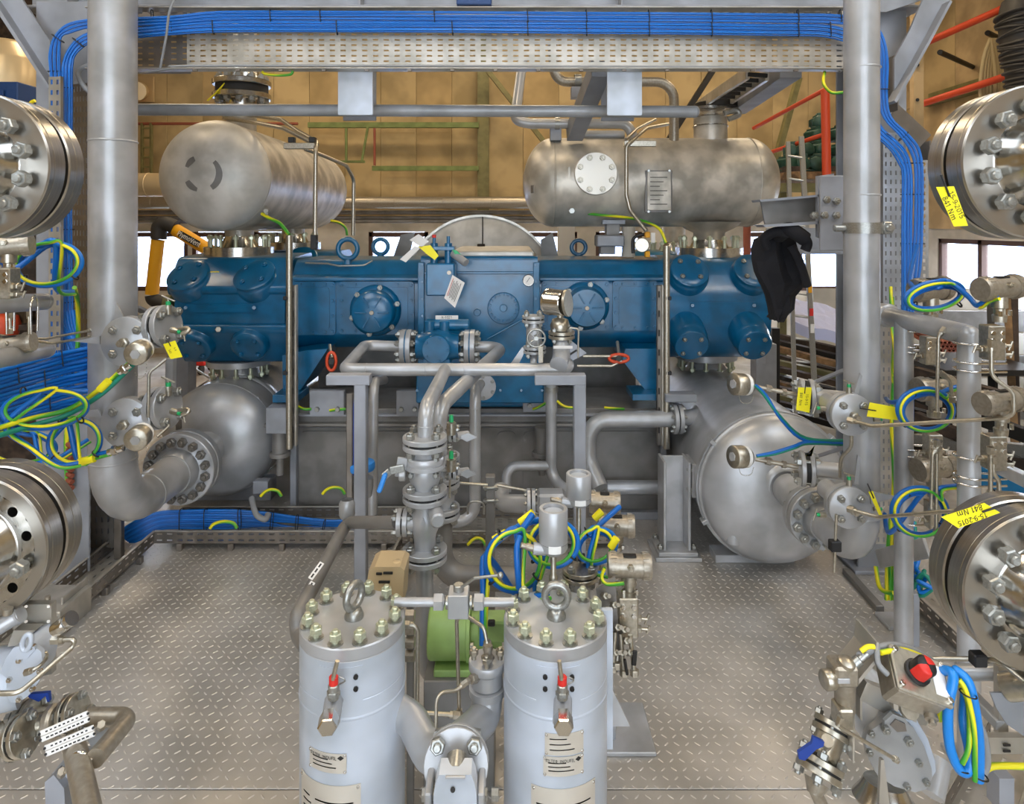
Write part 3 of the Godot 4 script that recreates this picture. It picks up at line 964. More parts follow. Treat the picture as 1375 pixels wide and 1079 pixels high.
	b = MB.new(); b.box(P(24, 424, 5.1), Vector3(0.2, 0.1, 0.25), Basis(Vector3.UP, 0.3), 0.01)
	solo(b, "cardboard_box", M.wood, "brown cardboard box on the dark shelf at the left edge", "box")
	b = MB.new(); b.lathe([Vector2(0, 0), Vector2(0.1, 0), Vector2(0.12, 0.06), Vector2(0.1, 0.14), Vector2(0, 0.16)], Transform3D(Basis(), P(3, 450, 4.9)), 16, 0.4)
	solo(b, "orange_tub", M.orange, "orange tub behind the left instrument pipes", "tub")
	t = thing("left_back_machine", "dark green and brown machinery filling the hall corner at the upper left", "machine", Vector3(-6.5, FY, -10))
	rbox(t, "frame", Vector3(-7.4, 3.6, -10.5), Vector3(1.6, 7.6, 0.4), M.wood_dark)
	rbox(t, "panel", Vector3(-6.9, 1.2, -9.9), Vector3(1.6, 2.6, 0.3), M.olive)

func jacket():
	var t := thing("work_jacket", "black work jacket with hanging sleeve draped over the right bracket arm", "jacket", P(1040, 430, 4.25))
	# closed body: front outline and folds given depth
	var rows = [[314, 1028, 1062], [322, 1012, 1068], [335, 1008, 1072], [350, 1009, 1076], [365, 1012, 1080], [378, 1018, 1084], [384, 1022, 1076], [395, 1028, 1066], [412, 1033, 1064], [424, 1036, 1052], [430, 1038, 1044]]
	var b := MB.new()
	var m := 14
	var loops = []
	for r in rows:
		var lp = []
		for k in m:
			var a := TAU * k / m
			var cx: float = (r[1] + r[2]) / 2.0
			var wx: float = (r[2] - r[1]) / 2.0
			var fold := 0.05 * sin(k * 2.4 + r[0] * 0.03) + 0.025 * sin(k * 4.1)
			lp.append(P(cx + wx * cos(a), r[0] + 1.5 * sin(k * 1.7), 4.25) + Vector3(0, 0, (0.09 + fold) * sin(a)))
		loops.append(lp)
	for i in rows.size() - 1:
		for k in m:
			var mid := Vector3.ZERO
			for q in loops[i]: mid += q / m
			var k2 := (k + 1) % m
			b.face([loops[i][k], loops[i][k2], loops[i + 1][k2]], mid)
			b.face([loops[i][k], loops[i + 1][k2], loops[i + 1][k]], mid)
	part(b, "body", M.cloth_black, t)
	tbp(t, "sleeve", M.cloth_black, smooth([[1046, 316, 4.15], [1058, 308, 4.02], [1070, 313, 3.98], [1081, 321, 3.98]]), 0.045, 12)
	tbp(t, "cuff", M.cloth_black, smooth([[1080, 318, 3.98], [1084, 327, 3.98], [1081, 336, 3.98]]), 0.03, 10)
	tbp(t, "front_flap", M.cloth_black, smooth([[1062, 330, 4.14], [1074, 352, 4.12], [1084, 384, 4.12]]), 0.05, 12, false, 0.5)
	tbp(t, "collar", M.cloth_black, smooth([[1030, 332, 4.14], [1026, 320, 4.1], [1042, 311, 4.04], [1058, 314, 4.02]]), 0.03, 10)

# ------------------------------------------------------------------ skid deck, pedestal, steel frame, trays
func skid_base():
	var t := thing("skid_deck", "grey checker plate deck of the skid with raised tread bars and plate seams", "deck", Vector3(0, 0, -5))
	var zs = [-1.25, -2.845, -5.62, -9.2]
	for i in 3:
		for s in 2:
			var x0: float = [-3.5, 0.04][s]
			var x1: float = [0.035, 3.5][s]
			rbox(t, "deck_plate", Vector3((x0 + x1) / 2, -0.006, (zs[i] + zs[i + 1]) / 2 ), Vector3(x1 - x0 - 0.004, 0.012, zs[i] - zs[i + 1] - 0.006), M.deck, Basis(), 0.002)
	# raised tread bars, alternating directions
	var lug := MB.new()
	var hl := 0.016
	var ring0 = []
	var top = []
	for k in 8:
		var a := TAU * k / 8
		ring0.append(Vector3(cos(a) * hl, 0, sin(a) * 0.0048))
	for k in 3: top.append(Vector3((k - 1) * hl * 0.55, 0.0022, 0))
	for k in 8:
		var a: Vector3 = ring0[k]; var b: Vector3 = ring0[(k + 1) % 8]
		var ta: Vector3 = top[clampi(roundi(a.x / hl * 1.2) + 1, 0, 2)]
		var tb: Vector3 = top[clampi(roundi(b.x / hl * 1.2) + 1, 0, 2)]
		lug.face([a, b, tb], Vector3(0, -0.02, 0))
		if ta != tb: lug.face([a, tb, ta], Vector3(0, -0.02, 0))
	var mm := MultiMesh.new()
	mm.transform_format = MultiMesh.TRANSFORM_3D
	mm.mesh = lug.mesh(Vector3.ZERO)
	var pts = []
	var pitch := 0.0475
	for i in range(-68, 69):
		for j in range(0, 80):
			var x := i * pitch
			var z := -2.0 - j * pitch
			if absf(x) < 3.3: pts.append([x, z, PI * 0.25 * (1 if (i + j) % 2 == 0 else -1)])
	mm.instance_count = pts.size()
	for k in pts.size():
		mm.set_instance_transform(k, Transform3D(Basis(Vector3.UP, pts[k][2]), Vector3(pts[k][0], 0.0, pts[k][1] + 5.0)))
	var mi := MultiMeshInstance3D.new()
	mi.name = "tread_bars"; mi.multimesh = mm; mi.material_override = M.lug
	mi.set_meta("kind", "stuff")
	t.add_child(mi)
	for x in [-3.4, -1.2, 1.2, 3.4]:
		rbox(t, "deck_beam", Vector3(x, -0.206, -5.2), Vector3(0.16, 0.386, 7.9), M.frame)
	# compressor pedestal
	t = thing("pedestal", "grey welded steel pedestal with a channel rail and recessed panels carrying the blue compressor", "pedestal", Vector3(-0.3, 0, -6))
	var x0: float = P(395, 0, 5.5).x
	var x1: float = P(893, 0, 5.5).x
	rbox(t, "base_block", Vector3((x0 + x1) / 2, 0.385, -6.2), Vector3(x1 - x0, 0.765, 1.4), M.silver_dull, Basis(), 0.006)
	rbox(t, "top_plate", Vector3((x0 + x1) / 2 - 0.07, 0.785, -6.15), Vector3(x1 - x0 + 0.25, 0.03, 1.6), M.silver_dull)
	b_channel(t, P(363, 563, 5.4), P(892, 563, 5.4))
	for q in [[470, 400, 560], [600, 665, 695], [790, 700, 880]]:
		var xa: float = P(q[1], 0, 5.49).x
		var xb: float = P(q[2], 0, 5.49).x
		var pb := MB.new()
		pb.prism(rrect(xb - xa - 0.03, 0.6, 0.05), Transform3D(Basis(), Vector3((xa + xb) / 2, 0.4, -5.5)), 0.012)
		part(pb, "panel", M.silver_dull, t)
	rbox(t, "corner_rib", P(395, 620, 5.47), Vector3(0.05, 0.75, 0.06), M.frame)
	rbox(t, "corner_rib", P(890, 620, 5.47), Vector3(0.05, 0.75, 0.06), M.frame)
	rbox(t, "foot_rail", Vector3((x0 + x1) / 2, 0.03, -5.46), Vector3(x1 - x0, 0.06, 0.06), M.frame)
	# upper deck of the pedestal seen between feet and rail
	for q in [[-1.88, -0.78], [0.24, 1.2]]: rbox(t, "rear_block", Vector3((q[0] + q[1]) / 2, 1.05, -6.75), Vector3(q[1] - q[0], 0.5, 0.5), M.silver_dull)
	rbox(t, "upper_block", Vector3(-0.3, 0.855, -5.75), Vector3(3.0, 0.11, 0.7), M.silver_dull)
	for q in [[440, 540, 46], [725, 535, 46], [548, 540, 30]]:
		rbox(t, "mounting_plate", P(q[0], q[1], 5.38), Vector3(q[2] * 0.006, 0.2, 0.06), M.frame)
		for s in [-1, 1]:
			var bb := MB.new()
			var c := P(q[0] + s * q[2] * 0.3, q[1] + 9, 5.34)
			bb.hexnut(c, c + Vector3(0, 0, 0.025), 0.02)
			part(bb, "nut", M.zinc, t)
	for x in [376, 728]:
		var c := P(x, 585, 5.2)
		var jb := MB.new()
		jb.cyl(P(x, 572, 5.3), P(x, 610, 5.3), 0.06, 18, 0.004)
		jb.cyl(P(x, 606, 5.3), P(x, 612, 5.3), 0.08, 18, 0.004)
		jb.cyl(P(x, 612, 5.3), P(x, 637, 5.3), 0.028, 12)
		part(jb, "jacking_screw", M.silver_dull, t)
	rbox(t, "jacking_arm", P(380, 560, 5.3), Vector3(0.2, 0.2, 0.2), M.frame)
	# I-beam post with bolted foot at the right end of the pedestal
	var d := 4.92
	t = thing("beam_post", "short silver I-beam post with bolted foot plate beside the right damper", "post", PF(905, 741))
	var c := PF(905, 741)
	for s in [-1, 1]: rbox(t, "post_flange", c + Vector3(s * 0.088, 0.36, 0), Vector3(0.02, 0.66, 0.2), M.silver)
	rbox(t, "web", c + Vector3(0, 0.36, -0.05), Vector3(0.16, 0.66, 0.014), M.silver)
	rbox(t, "foot_plate", c + Vector3(0, 0.015, 0), Vector3(0.33, 0.03, 0.3), M.silver)
	rbox(t, "foot_plate", c + Vector3(0, 0.045, 0), Vector3(0.28, 0.03, 0.27), M.silver)
	rbox(t, "side_plate", c + Vector3(0.12, 0.56, 0), Vector3(0.03, 0.24, 0.22), M.silver)
	for q in [[-0.12, 0.08], [0.12, 0.08], [-0.12, -0.08], [0.12, -0.08]]:
		put("bolt", bolt_mesh(0.012, 0.07, false), M.zinc, t, Transform3D(Basis(), Vector3(q[0], 0.065, q[1])))
	for y in [0.49, 0.63]: put("bolt", bolt_mesh(0.012, 0.09), M.zinc, t, Transform3D(Basis(Vector3.FORWARD, PI / 2), Vector3(0.12, y, 0.07)))
	var sb := MB.new()
	sb.cyl(c + Vector3(0.13, 0.56, -0.02), c + Vector3(0.165, 0.56, -0.03), 0.05, 16)
	part(sb, "damper_stub", M.silver, t)

func b_channel(t: Node3D, a: Vector3, b: Vector3):
	rbox(t, "channel_web", (a + b) / 2 + Vector3(0, 0, -0.05), Vector3(b.x - a.x, 0.1, 0.02), M.frame)
	for s in [-0.045, 0.045]: rbox(t, "channel_flange", (a + b) / 2 + Vector3(0, s, 0), Vector3(b.x - a.x, 0.016, 0.1), M.frame)

func poly_px(pts: Array, d: float) -> PackedVector2Array:       # outline surveyed at distance d, in metres
	var q := PackedVector2Array()
	for p in pts:
		var w := P(p[0], p[1], d)
		q.append(Vector2(w.x, w.y))
	return q

func slab(parent: Node3D, called: String, pts: Array, d: float, thick: float, mat: Material, crease := 2.0) -> MeshInstance3D:
	var b := MB.new()
	b.prism(poly_px(pts, d), Transform3D(Basis(), Vector3(0, 0, -d - thick)), thick, crease)
	return part(b, called, mat, parent)

func h_post(t: Node3D, x0: float, x1: float, z: float, top: float):
	var w := x1 - x0
	rbox(t, "flange_plate", Vector3((x0 + x1) / 2, top / 2, z + w * 0.45), Vector3(w, top, 0.02), M.frame)
	rbox(t, "flange_plate", Vector3((x0 + x1) / 2, top / 2, z - w * 0.45), Vector3(w, top, 0.02), M.frame)
	rbox(t, "web", Vector3((x0 + x1) / 2, top / 2, z), Vector3(0.014, top, w * 0.88), M.frame)
	rbox(t, "base_plate", Vector3((x0 + x1) / 2, 0.012, z), Vector3(w + 0.1, 0.024, w + 0.1), M.frame)

func frame_and_trays():
	var t := thing("left_column", "grey H-section steel column at the left behind the blue cables", "column", Vector3(P(80, 0, 4.5).x, 0, -4.65))
	h_post(t, P(44, 0, 4.5).x, P(116, 0, 4.5).x, -4.7, 3.9)
	t = thing("right_column", "grey H-section steel column at the right behind the thick pipe and blue cables", "column", Vector3(P(1188, 0, 4.6).x, 0, -4.75))
	h_post(t, P(1156, 0, 4.6).x, P(1222, 0, 4.6).x, -4.8, 3.9)
	t = thing("cross_beam", "grey steel beam spanning the top of the frame above the blue cables", "beam", P(660, 12, 4.6))
	var xa := P(30, 0, 4.6).x
	var xb := P(1240, 0, 4.6).x
	var yb := P(0, 12, 4.6).y
	rbox(t, "bottom_flange", Vector3((xa + xb) / 2, yb + 0.01, -4.7), Vector3(xb - xa, 0.02, 0.26), M.frame)
	rbox(t, "web", Vector3((xa + xb) / 2, yb + 0.2, -4.7), Vector3(xb - xa, 0.38, 0.014), M.frame)
	rbox(t, "top_flange", Vector3((xa + xb) / 2, yb + 0.4, -4.7), Vector3(xb - xa, 0.02, 0.26), M.frame)
	for x in [93, 484, 834, 1160]: rbox(t, "stiffener", Vector3(P(x, 0, 4.6).x, yb + 0.2, -4.63), Vector3(0.012, 0.38, 0.12), M.frame)
	t = thing("junction_box", "small dark blue box under the cross beam at the top centre", "box", P(637, 9, 4.45))
	rbox(t, "box", P(637, 2, 4.45), Vector3(0.23, 0.08, 0.12), M.box_blue, Basis(), 0.006)
	rbox(t, "box_lid", P(637, -8, 4.45), Vector3(0.24, 0.02, 0.13), M.box_blue)
	t = thing("diagonal_brace", "grey diagonal brace plate meeting the left column at the top left corner", "brace", P(40, 60, 4.3))
	slab(t, "brace_web", [[-30, -40], [8, -40], [30, 0], [67, 55], [67, 117], [0, 13], [-30, -30]], 4.38, 0.02, M.frame)
	slab(t, "brace_flange", [[-30, -30], [0, 13], [67, 117], [64, 119], [-4, 16], [-34, -28]], 4.3, 0.1, M.frame)
	t = thing("diagonal_brace", "grey diagonal brace plate meeting the right column at the top right", "brace", P(1235, 60, 4.3))
	slab(t, "brace_web", [[1222, 40], [1239, 0], [1262, -40], [1298, -40], [1276, 0], [1246, 56], [1201, 135], [1201, 78]], 4.38, 0.02, M.frame)
	slab(t, "brace_flange", [[1276, 0], [1246, 56], [1201, 135], [1204, 138], [1249, 58], [1279, 2]], 4.3, 0.1, M.frame)
	slab(t, "gusset", [[1178, -20], [1240, -20], [1238, 0], [1190, 16], [1178, 16]], 4.5, 0.02, M.frame)
	# overhead tray: real slots
	t = thing("cable_tray", "long perforated steel cable tray running across the top of the skid on edge", "cable tray", P(690, 92, 4.45))
	var a := P(251, 14, 4.45)
	var b2 := P(1134, 93, 4.45)
	var mb := MB.new()
	mb.perf(b2.x - a.x, a.y - b2.y, 61, 11, 0.035, 0.011, 0.003, Transform3D(Basis(), (a + b2) / 2))
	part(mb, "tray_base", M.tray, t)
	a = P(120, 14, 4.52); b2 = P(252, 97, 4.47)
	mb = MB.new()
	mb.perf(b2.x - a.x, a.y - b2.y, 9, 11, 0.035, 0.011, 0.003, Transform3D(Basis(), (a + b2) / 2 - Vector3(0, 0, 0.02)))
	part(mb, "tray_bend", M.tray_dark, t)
	for y in [12.5, 93.5]:
		var q := P(690, y, 4.4)
		rbox(t, "tray_lip", Vector3((P(120, 0, 4.4).x + P(1134, 0, 4.4).x) / 2, q.y, -4.4), Vector3(P(1134, 0, 4.4).x - P(120, 0, 4.4).x, 0.006, 0.1), M.tray, Basis(), 0.001)
	for k in 60:
		if k % 4 == 0: rbox(t, "clip", P(262 + k * 14.4, 94.5, 4.35), Vector3(0.03, 0.014, 0.02), M.tray_dark)
	mb = MB.new()
	mb.tube(smooth([[196, 97, 4.36], [236, 91, 4.36], [255, 88.5, 4.36], [600, 88.5, 4.36], [1000, 90.5, 4.36], [1115, 92, 4.36], [1128, 96, 4.38]], 4), 0.0085, 8)
	solo(mb, "grey_conduit_cable", M.grey_cable, "thin grey cable clipped along the lower lip of the overhead cable tray", "cable")
	mb = MB.new()
	mb.tube(smooth([[240, -10, 4.2], [228, 14, 4.2], [223, 50, 4.25], [215, 92, 4.3]], 5), 0.008, 8)
	solo(mb, "grey_drop_cable", M.grey_cable, "single thin grey cable hanging in front of the blue cables beside the left riser", "cable")
	mb = MB.new()
	mb.tube(smooth([[135, 88, 4.4], [116, 89, 4.4], [105, 98, 4.4], [112, 115, 4.38], [128, 132, 4.36], [140, 160, 4.4]], 5), 0.016, 10)
	solo(mb, "grey_hose", M.grey_cable, "grey flexible conduit curling out beside the left vertical cable tray", "conduit")
	# hanging plates under the tray
	for k in 2:
		var x0: float = [455, 815][k]
		var y0: float = [93, 93.5][k]
		t = thing("hanger_plate", ["light grey hanger plate under the tray, the left one of two", "light grey hanger plate under the tray above the right vessel"][k], "plate", P(x0 + 22, 156, 4.6))
		mb = MB.new()
		var w := 46.5 * 4.45 / 900
		var hh := 62.0 * 4.45 / 900
		mb.prism(rrect(w, hh, 0.008), Transform3D(Basis(), P(x0 + 23, y0 + 31, 4.47)), 0.02)
		part(mb, "front_plate", M.pale, t)
		rbox(t, "rear_plate", P(x0 + (28 if k == 0 else 14), y0 + 33, 5.25), Vector3(0.26, 0.42, 0.02), M.frame)
		rbox(t, "spacer", P(x0 + 22, y0 + 20, 4.85), Vector3(0.04, 0.1, 0.5), M.frame)
	# vertical trays
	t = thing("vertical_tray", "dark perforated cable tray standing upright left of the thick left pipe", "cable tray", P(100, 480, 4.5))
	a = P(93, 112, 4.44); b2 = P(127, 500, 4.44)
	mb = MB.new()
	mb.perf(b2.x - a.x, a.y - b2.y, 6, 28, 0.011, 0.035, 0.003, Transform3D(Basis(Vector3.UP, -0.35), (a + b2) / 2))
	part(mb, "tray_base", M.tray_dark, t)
	a = P(65.5, 103, 4.2); b2 = P(81.5, 470, 4.2)
	mb = MB.new()
	mb.perf(b2.x - a.x, a.y - b2.y, 2, 26, 0.013, 0.03, 0.003, Transform3D(Basis(), (a + b2) / 2))
	part(mb, "tray_lip", M.tray, t)
	rbox(t, "lip_edge", P(82.5, 286, 4.22), Vector3(0.006, 1.72, 0.03), M.tray, Basis(), 0.001)
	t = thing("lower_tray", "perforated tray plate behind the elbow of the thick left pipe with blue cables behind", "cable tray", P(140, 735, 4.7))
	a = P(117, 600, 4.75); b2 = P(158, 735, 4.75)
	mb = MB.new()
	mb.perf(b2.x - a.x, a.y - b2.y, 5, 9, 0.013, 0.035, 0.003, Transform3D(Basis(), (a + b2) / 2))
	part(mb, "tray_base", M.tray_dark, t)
	rbox(t, "tray_end", P(160, 720, 4.7), Vector3(0.05, 0.3, 0.05), M.tray_dark)
	t = thing("vertical_tray", "bright perforated cable tray standing upright right of the thick right pipe", "cable tray", P(1200, 700, 4.5))
	a = P(1186, 178, 4.5); b2 = P(1213, 430, 4.5)
	mb = MB.new()
	mb.perf(b2.x - a.x, a.y - b2.y, 4, 21, 0.012, 0.03, 0.003, Transform3D(Basis(), (a + b2) / 2))
	part(mb, "tray_base", M.pale, t)
	a = P(1176, 430, 4.5); b2 = P(1211, 730, 4.5)
	mb = MB.new()
	mb.perf(b2.x - a.x, a.y - b2.y, 5, 25, 0.012, 0.03, 0.003, Transform3D(Basis(), (a + b2) / 2))
	part(mb, "tray_base", M.tray, t)
	a = P(1236, 215, 4.4); b2 = P(1246, 385, 4.4)
	mb = MB.new()
	mb.perf(b2.x - a.x, a.y - b2.y, 1, 17, 0.014, 0.024, 0.003, Transform3D(Basis(Vector3.UP, -0.5), (a + b2) / 2))
	part(mb, "tray_lip", M.tray_dark, t)
	mb = MB.new()
	mb.beam(P(1199, 75, 4.45), P(1199, 150, 4.45), 0.01, 0.12)
	mb.beam(P(1199, 150, 4.45), P(1242, 190, 4.45), 0.01, 0.12)
	mb.beam(P(1242, 190, 4.45), P(1242, 216, 4.45), 0.01, 0.12)
	part(mb, "tray_edge", M.tray_dark, t)
	# floor trays with perforated sides
	floor_tray("floor_tray", "low perforated cable tray along the left side of the deck leading to the pedestal", Vector3(-2.63, 0, -3.75), Vector3(-2.63, 0, -4.93), 0.24, true)
	floor_tray("floor_tray", "low perforated cable tray crossing the deck in front of the pedestal with blue cables", Vector3(-2.63, 0, -4.93), Vector3(0.75, 0, -4.93), 0.42, true)
	floor_tray("floor_tray", "low perforated cable tray at the right below the blue cable tangle", PF(1204, 800, 0.0), PF(1300, 897, 0.0), 0.3, false)
	floor_tray("floor_tray", "perforated tray in the bottom right corner beside the grey actuator", PF(1330, 1000, 0.2), PF(1265, 1120, 0.2), 0.2, false)
	floor_tray("floor_tray", "short dark perforated tray running forward between header stand and valve stack", PF(540, 742), PF(508, 806), 0.13, false)
	t = thing("angle_trim", "dark angle bar lying on the deck at the foot of the thick right pipe", "angle bar", PF(1165, 800))
	mb = MB.new(); mb.beam(PF(1136, 770) + Vector3(0, 0.02, 0), PF(1182, 822) + Vector3(0, 0.02, 0), 0.05, 0.04); part(mb, "bar", M.silver_dull, t)

func floor_tray(called: String, label: String, a: Vector3, b: Vector3, w: float, posts: bool):
	var t := thing(called, label, "cable tray", (a + b) / 2)
	var u := (b - a).normalized()
	var s := u.cross(Vector3.UP).normalized()
	var l := a.distance_to(b)
	for k in 2:
		var off: Vector3 = s * (w * k * (-1.0 if u.x > 0.5 else 1.0)) * (-1.0 if absf(u.z) > 0.5 else 1.0)
		var c := (a + b) / 2 + off + Vector3(0, 0.095, 0)
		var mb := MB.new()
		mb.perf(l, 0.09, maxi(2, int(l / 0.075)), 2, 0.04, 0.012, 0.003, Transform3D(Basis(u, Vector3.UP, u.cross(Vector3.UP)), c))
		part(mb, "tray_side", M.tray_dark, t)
		mb = MB.new()
		mb.beam(c + Vector3(0, 0.046, 0) - u * l / 2, c + Vector3(0, 0.046, 0) + u * l / 2, 0.02, 0.006)
		part(mb, "tray_lip", M.tray, t)
		var n := maxi(2, int(l / 0.4))
		if posts:
			for i in n + 1:
				var p := a + off + u * (l * (i + 0.5) / (n + 1))
				rbox(t, "tray_foot", p + Vector3(0, 0.025, 0), Vector3(0.04, 0.05, 0.04), M.tray_dark)
	var mid := s * (w / 2 * (-1.0 if u.x > 0.5 else 1.0)) * (-1.0 if absf(u.z) > 0.5 else 1.0)
	var mb := MB.new()
	mb.perf(l, w, maxi(2, int(l / 0.08)), maxi(2, int(w / 0.05)), 0.035, 0.012, 0.003, Transform3D(Basis(u, u.cross(Vector3.UP), Vector3.UP), (a + b) / 2 + mid + Vector3(0, 0.05, 0)))
	part(mb, "tray_base", M.tray, t)

# ------------------------------------------------------------------ the blue compressor
func side_prism(parent: Node3D, called: String, prof: Array, xa: float, xb: float, zc: float, mat: Material, rad := 0.05) -> MeshInstance3D:
	# outline in (towards the camera, up), drawn out along x from xa to xb
	var q := PackedVector2Array()
	var m := prof.size()
	for i in m:                                                   # rounded corners
		var p: Vector2 = prof[i]
		var a: Vector2 = prof[(i - 1 + m) % m] - p
		var b: Vector2 = prof[(i + 1) % m] - p
		var d: float = min(rad, min(a.length(), b.length()) * 0.45)
		var s := p + a.normalized() * d
		var e := p + b.normalized() * d
		for k in 5:
			var f := k / 4.0
			q.append(s * (1 - f) * (1 - f) + p * 2 * f * (1 - f) + e * f * f)
	var mb := MB.new()
	mb.prism(q, Transform3D(Basis(Vector3(0, 0, 1), Vector3.UP, Vector3(1, 0, 0)), Vector3(xa, 0, zc)), xb - xa, 0.7)
	return part(mb, called, mat, parent)

func valve_cap(t: Node3D, c: Vector3, ax: Vector3, R: float, h: float, n: int, bolt: Material):
	var b := MB.new()
	b.lathe([Vector2(0, -h), Vector2(R * 1.1, -h), Vector2(R * 1.08, -h * 0.15), Vector2(R * 1.02, 0), Vector2(R, 0.004), Vector2(R, h * 0.3), Vector2(R * 0.93, h * 0.38), Vector2(R * 0.6, h * 0.4), Vector2(0, h * 0.4)], MB.along(c, ax), 32, 0.7)
	var o := part(b, "valve_cover", M.blue, t)
	ring_bolts(o, c + ax.normalized() * h * 0.4, ax, R * 0.66, n, R * 0.075, R * 0.34, bolt, 0.5)

func cyl_body(t: Node3D, xa: float, xb: float, zc: float):
	side_prism(t, "cylinder_body", [Vector2(0.5, 1.86), Vector2(0.3, 2.1), Vector2(-0.3, 2.1), Vector2(-0.5, 1.86), Vector2(-0.5, 1.5), Vector2(-0.28, 1.25), Vector2(0.28, 1.25), Vector2(0.5, 1.5)], xa, xb, zc, M.blue, 0.12)

func compressor():
	var b: MB
	var zc := -6.1
	# left cylinder
	var t := thing("compressor_cylinder", "blue compressor cylinder at the left end with four round valve covers", "compressor cylinder", Vector3(P(312, 0, 6.1).x, 1.2, zc))
	var xa := P(228, 0, 5.62).x
	var xb := P(390, 0, 5.62).x
	cyl_body(t, xa + 0.05, xb - 0.04, zc)
	side_prism(t, "valve_chest", [Vector2(0.53, 1.86), Vector2(0.33, 2.11), Vector2(-0.2, 2.13), Vector2(-0.2, 1.8), Vector2(0.5, 1.8)], xa, xb - 0.02, zc, M.blue, 0.05)
	side_prism(t, "lower_chest", [Vector2(0.53, 1.56), Vector2(0.53, 1.5), Vector2(0.3, 1.2), Vector2(-0.2, 1.2), Vector2(-0.2, 1.56)], xa + 0.04, xb - 0.02, zc, M.blue, 0.04)
	var slot := MB.new()
	slot.prism(rrect(0.6, 0.07, 0.033), Transform3D(Basis(), P(296, 413, 5.62)), 0.035)
	part(slot, "cast_boss", M.blue, t)
	for x in [249, 341]:
		hxp(t, "plug", M.blue, P(x, 413, 5.585), P(x, 413, 5.57), 0.018)
	for q in [[254, 372], [343, 372]]: valve_cap(t, P(q[0], q[1], 5.66), Vector3(-0.12, 0.75, 0.7), 0.175, 0.11, 4, M.blue)
	for q in [[262, 463], [336, 461]]: valve_cap(t, P(q[0], q[1], 5.64), Vector3(0.0, -0.5, 0.85), 0.15, 0.14, 4, M.blue)
	rbox(t, "nameplate", P(293, 374, 5.66), Vector3(0.13, 0.07, 0.01), M.warm, Basis(Vector3.RIGHT, -0.85))
	b = MB.new(); b.prism(PackedVector2Array([Vector2(-0.04, -0.03), Vector2(0.04, -0.03), Vector2(0.01, 0.04)]), Transform3D(Basis(Vector3.RIGHT, -0.85), P(290, 363, 5.7)), 0.01); part(b, "warning_mark", M.yellow, t)
	disc(t, "end_cover", Vector3(xa + 0.06, 1.66, zc), Vector3.LEFT, 0.4, 0.05, M.blue)
	cyp(t, "end_plug", M.olive, P(222, 406, 6.0), P(232, 406, 6.0), 0.07, 16, 0.01)
	hxp(t, "drain_plug", M.warm, P(293, 442, 5.56), P(293, 442, 5.5), 0.025)
	# right cylinder
	t = thing("compressor_cylinder", "blue compressor cylinder at the right end below the nameplated vessel, behind the jacket", "compressor cylinder", Vector3(P(965, 0, 6.1).x, 1.2, zc))
	xa = P(893, 0, 5.62).x
	xb = P(1033, 0, 5.62).x
	side_prism(t, "cylinder_body", [Vector2(0.53, 1.8), Vector2(0.4, 2.06), Vector2(0.15, 2.12), Vector2(-0.3, 2.1), Vector2(-0.5, 1.86), Vector2(-0.5, 1.5), Vector2(-0.28, 1.25), Vector2(0.3, 1.23), Vector2(0.46, 1.36), Vector2(0.53, 1.55)], xa, xb, zc, M.blue, 0.22)
	disc(t, "end_cover", Vector3(xb - 0.02, 1.66, zc), Vector3.RIGHT, 0.42, 0.06, M.blue)
	slot = MB.new()
	slot.prism(rrect(0.58, 0.07, 0.033), Transform3D(Basis(), P(971, 410, 5.6)), 0.035)
	part(slot, "cast_boss", M.blue, t)
	for x in [930, 1013]:
		hxp(t, "plug", M.blue, P(x, 410, 5.565), P(x, 410, 5.545), 0.018)
	for q in [[925, 366], [1010, 366]]: valve_cap(t, P(q[0], q[1], 5.62), Vector3(0.02, 0.62, 0.8), 0.16, 0.13, 4, M.zinc)
	for q in [[926, 457], [1010, 457]]: valve_cap(t, P(q[0], q[1], 5.46), Vector3(0.0, -0.42, 0.9), 0.142, 0.2, 4, M.zinc)
	for q in [[925, 437], [1012, 440]]: rbox(t, "lifting_lug", P(q[0], q[1], 5.48), Vector3(0.07, 0.016, 0.03), M.warm)
	# frame: crankcase and the two crosshead guides
	t = thing("gas_compressor", "blue compressor crankcase with crosshead guides, covers and gauge on the pedestal", "compressor", Vector3(P(645, 0, 6.1).x, 0.87, zc))
	xa = P(565, 0, 5.38).x
	xb = P(722, 0, 5.38).x
	side_prism(t, "crankcase", [Vector2(0.72, 2.14), Vector2(-0.8, 2.14), Vector2(-0.8, 0.92), Vector2(0.72, 0.92)], xa, xb, zc, M.blue, 0.04)
	rbox(t, "top_cover", Vector3((xa + xb) / 2 + 0.1, 2.155, zc + 0.05), Vector3((xb - xa) * 0.72, 0.04, 1.3), M.head, Basis(), 0.008)
	rbox(t, "cover_ledge", P(645, 366, 5.36), Vector3(0.95, 0.02, 0.03), M.blue)
	for q in [[566, 440], [720, 440]]: rbox(t, "corner_flange", P(q[0], q[1], 5.36), Vector3(0.05, 1.05, 0.06), M.blue)
	for k in 8:
		for x in [567, 719]:
			hxp(t, "bolt", M.blue, P(x, 355 + k * 23, 5.33), P(x, 355 + k * 23, 5.31), 0.013)
	rbox(t, "sump", P(645, 515, 5.3), Vector3(1.0, 0.28, 0.12), M.blue, Basis(), 0.01)
	for k in 7:
		hxp(t, "bolt", M.blue, P(560 + k * 28, 524, 5.24), P(560 + k * 28, 524, 5.22), 0.013)
	var cv := disc(t, "inspection_cover", P(676, 413, 5.4), Vector3.BACK, 0.128, 0.05, M.blue, 36)
	ring_bolts(cv, P(676, 413, 5.34), Vector3.BACK, 0.108, 18, 0.007, 0.03, M.blue, 0.5, false)
	disc(cv, "boss", P(676, 413, 5.35), Vector3.BACK, 0.03, 0.03, M.blue, 20)
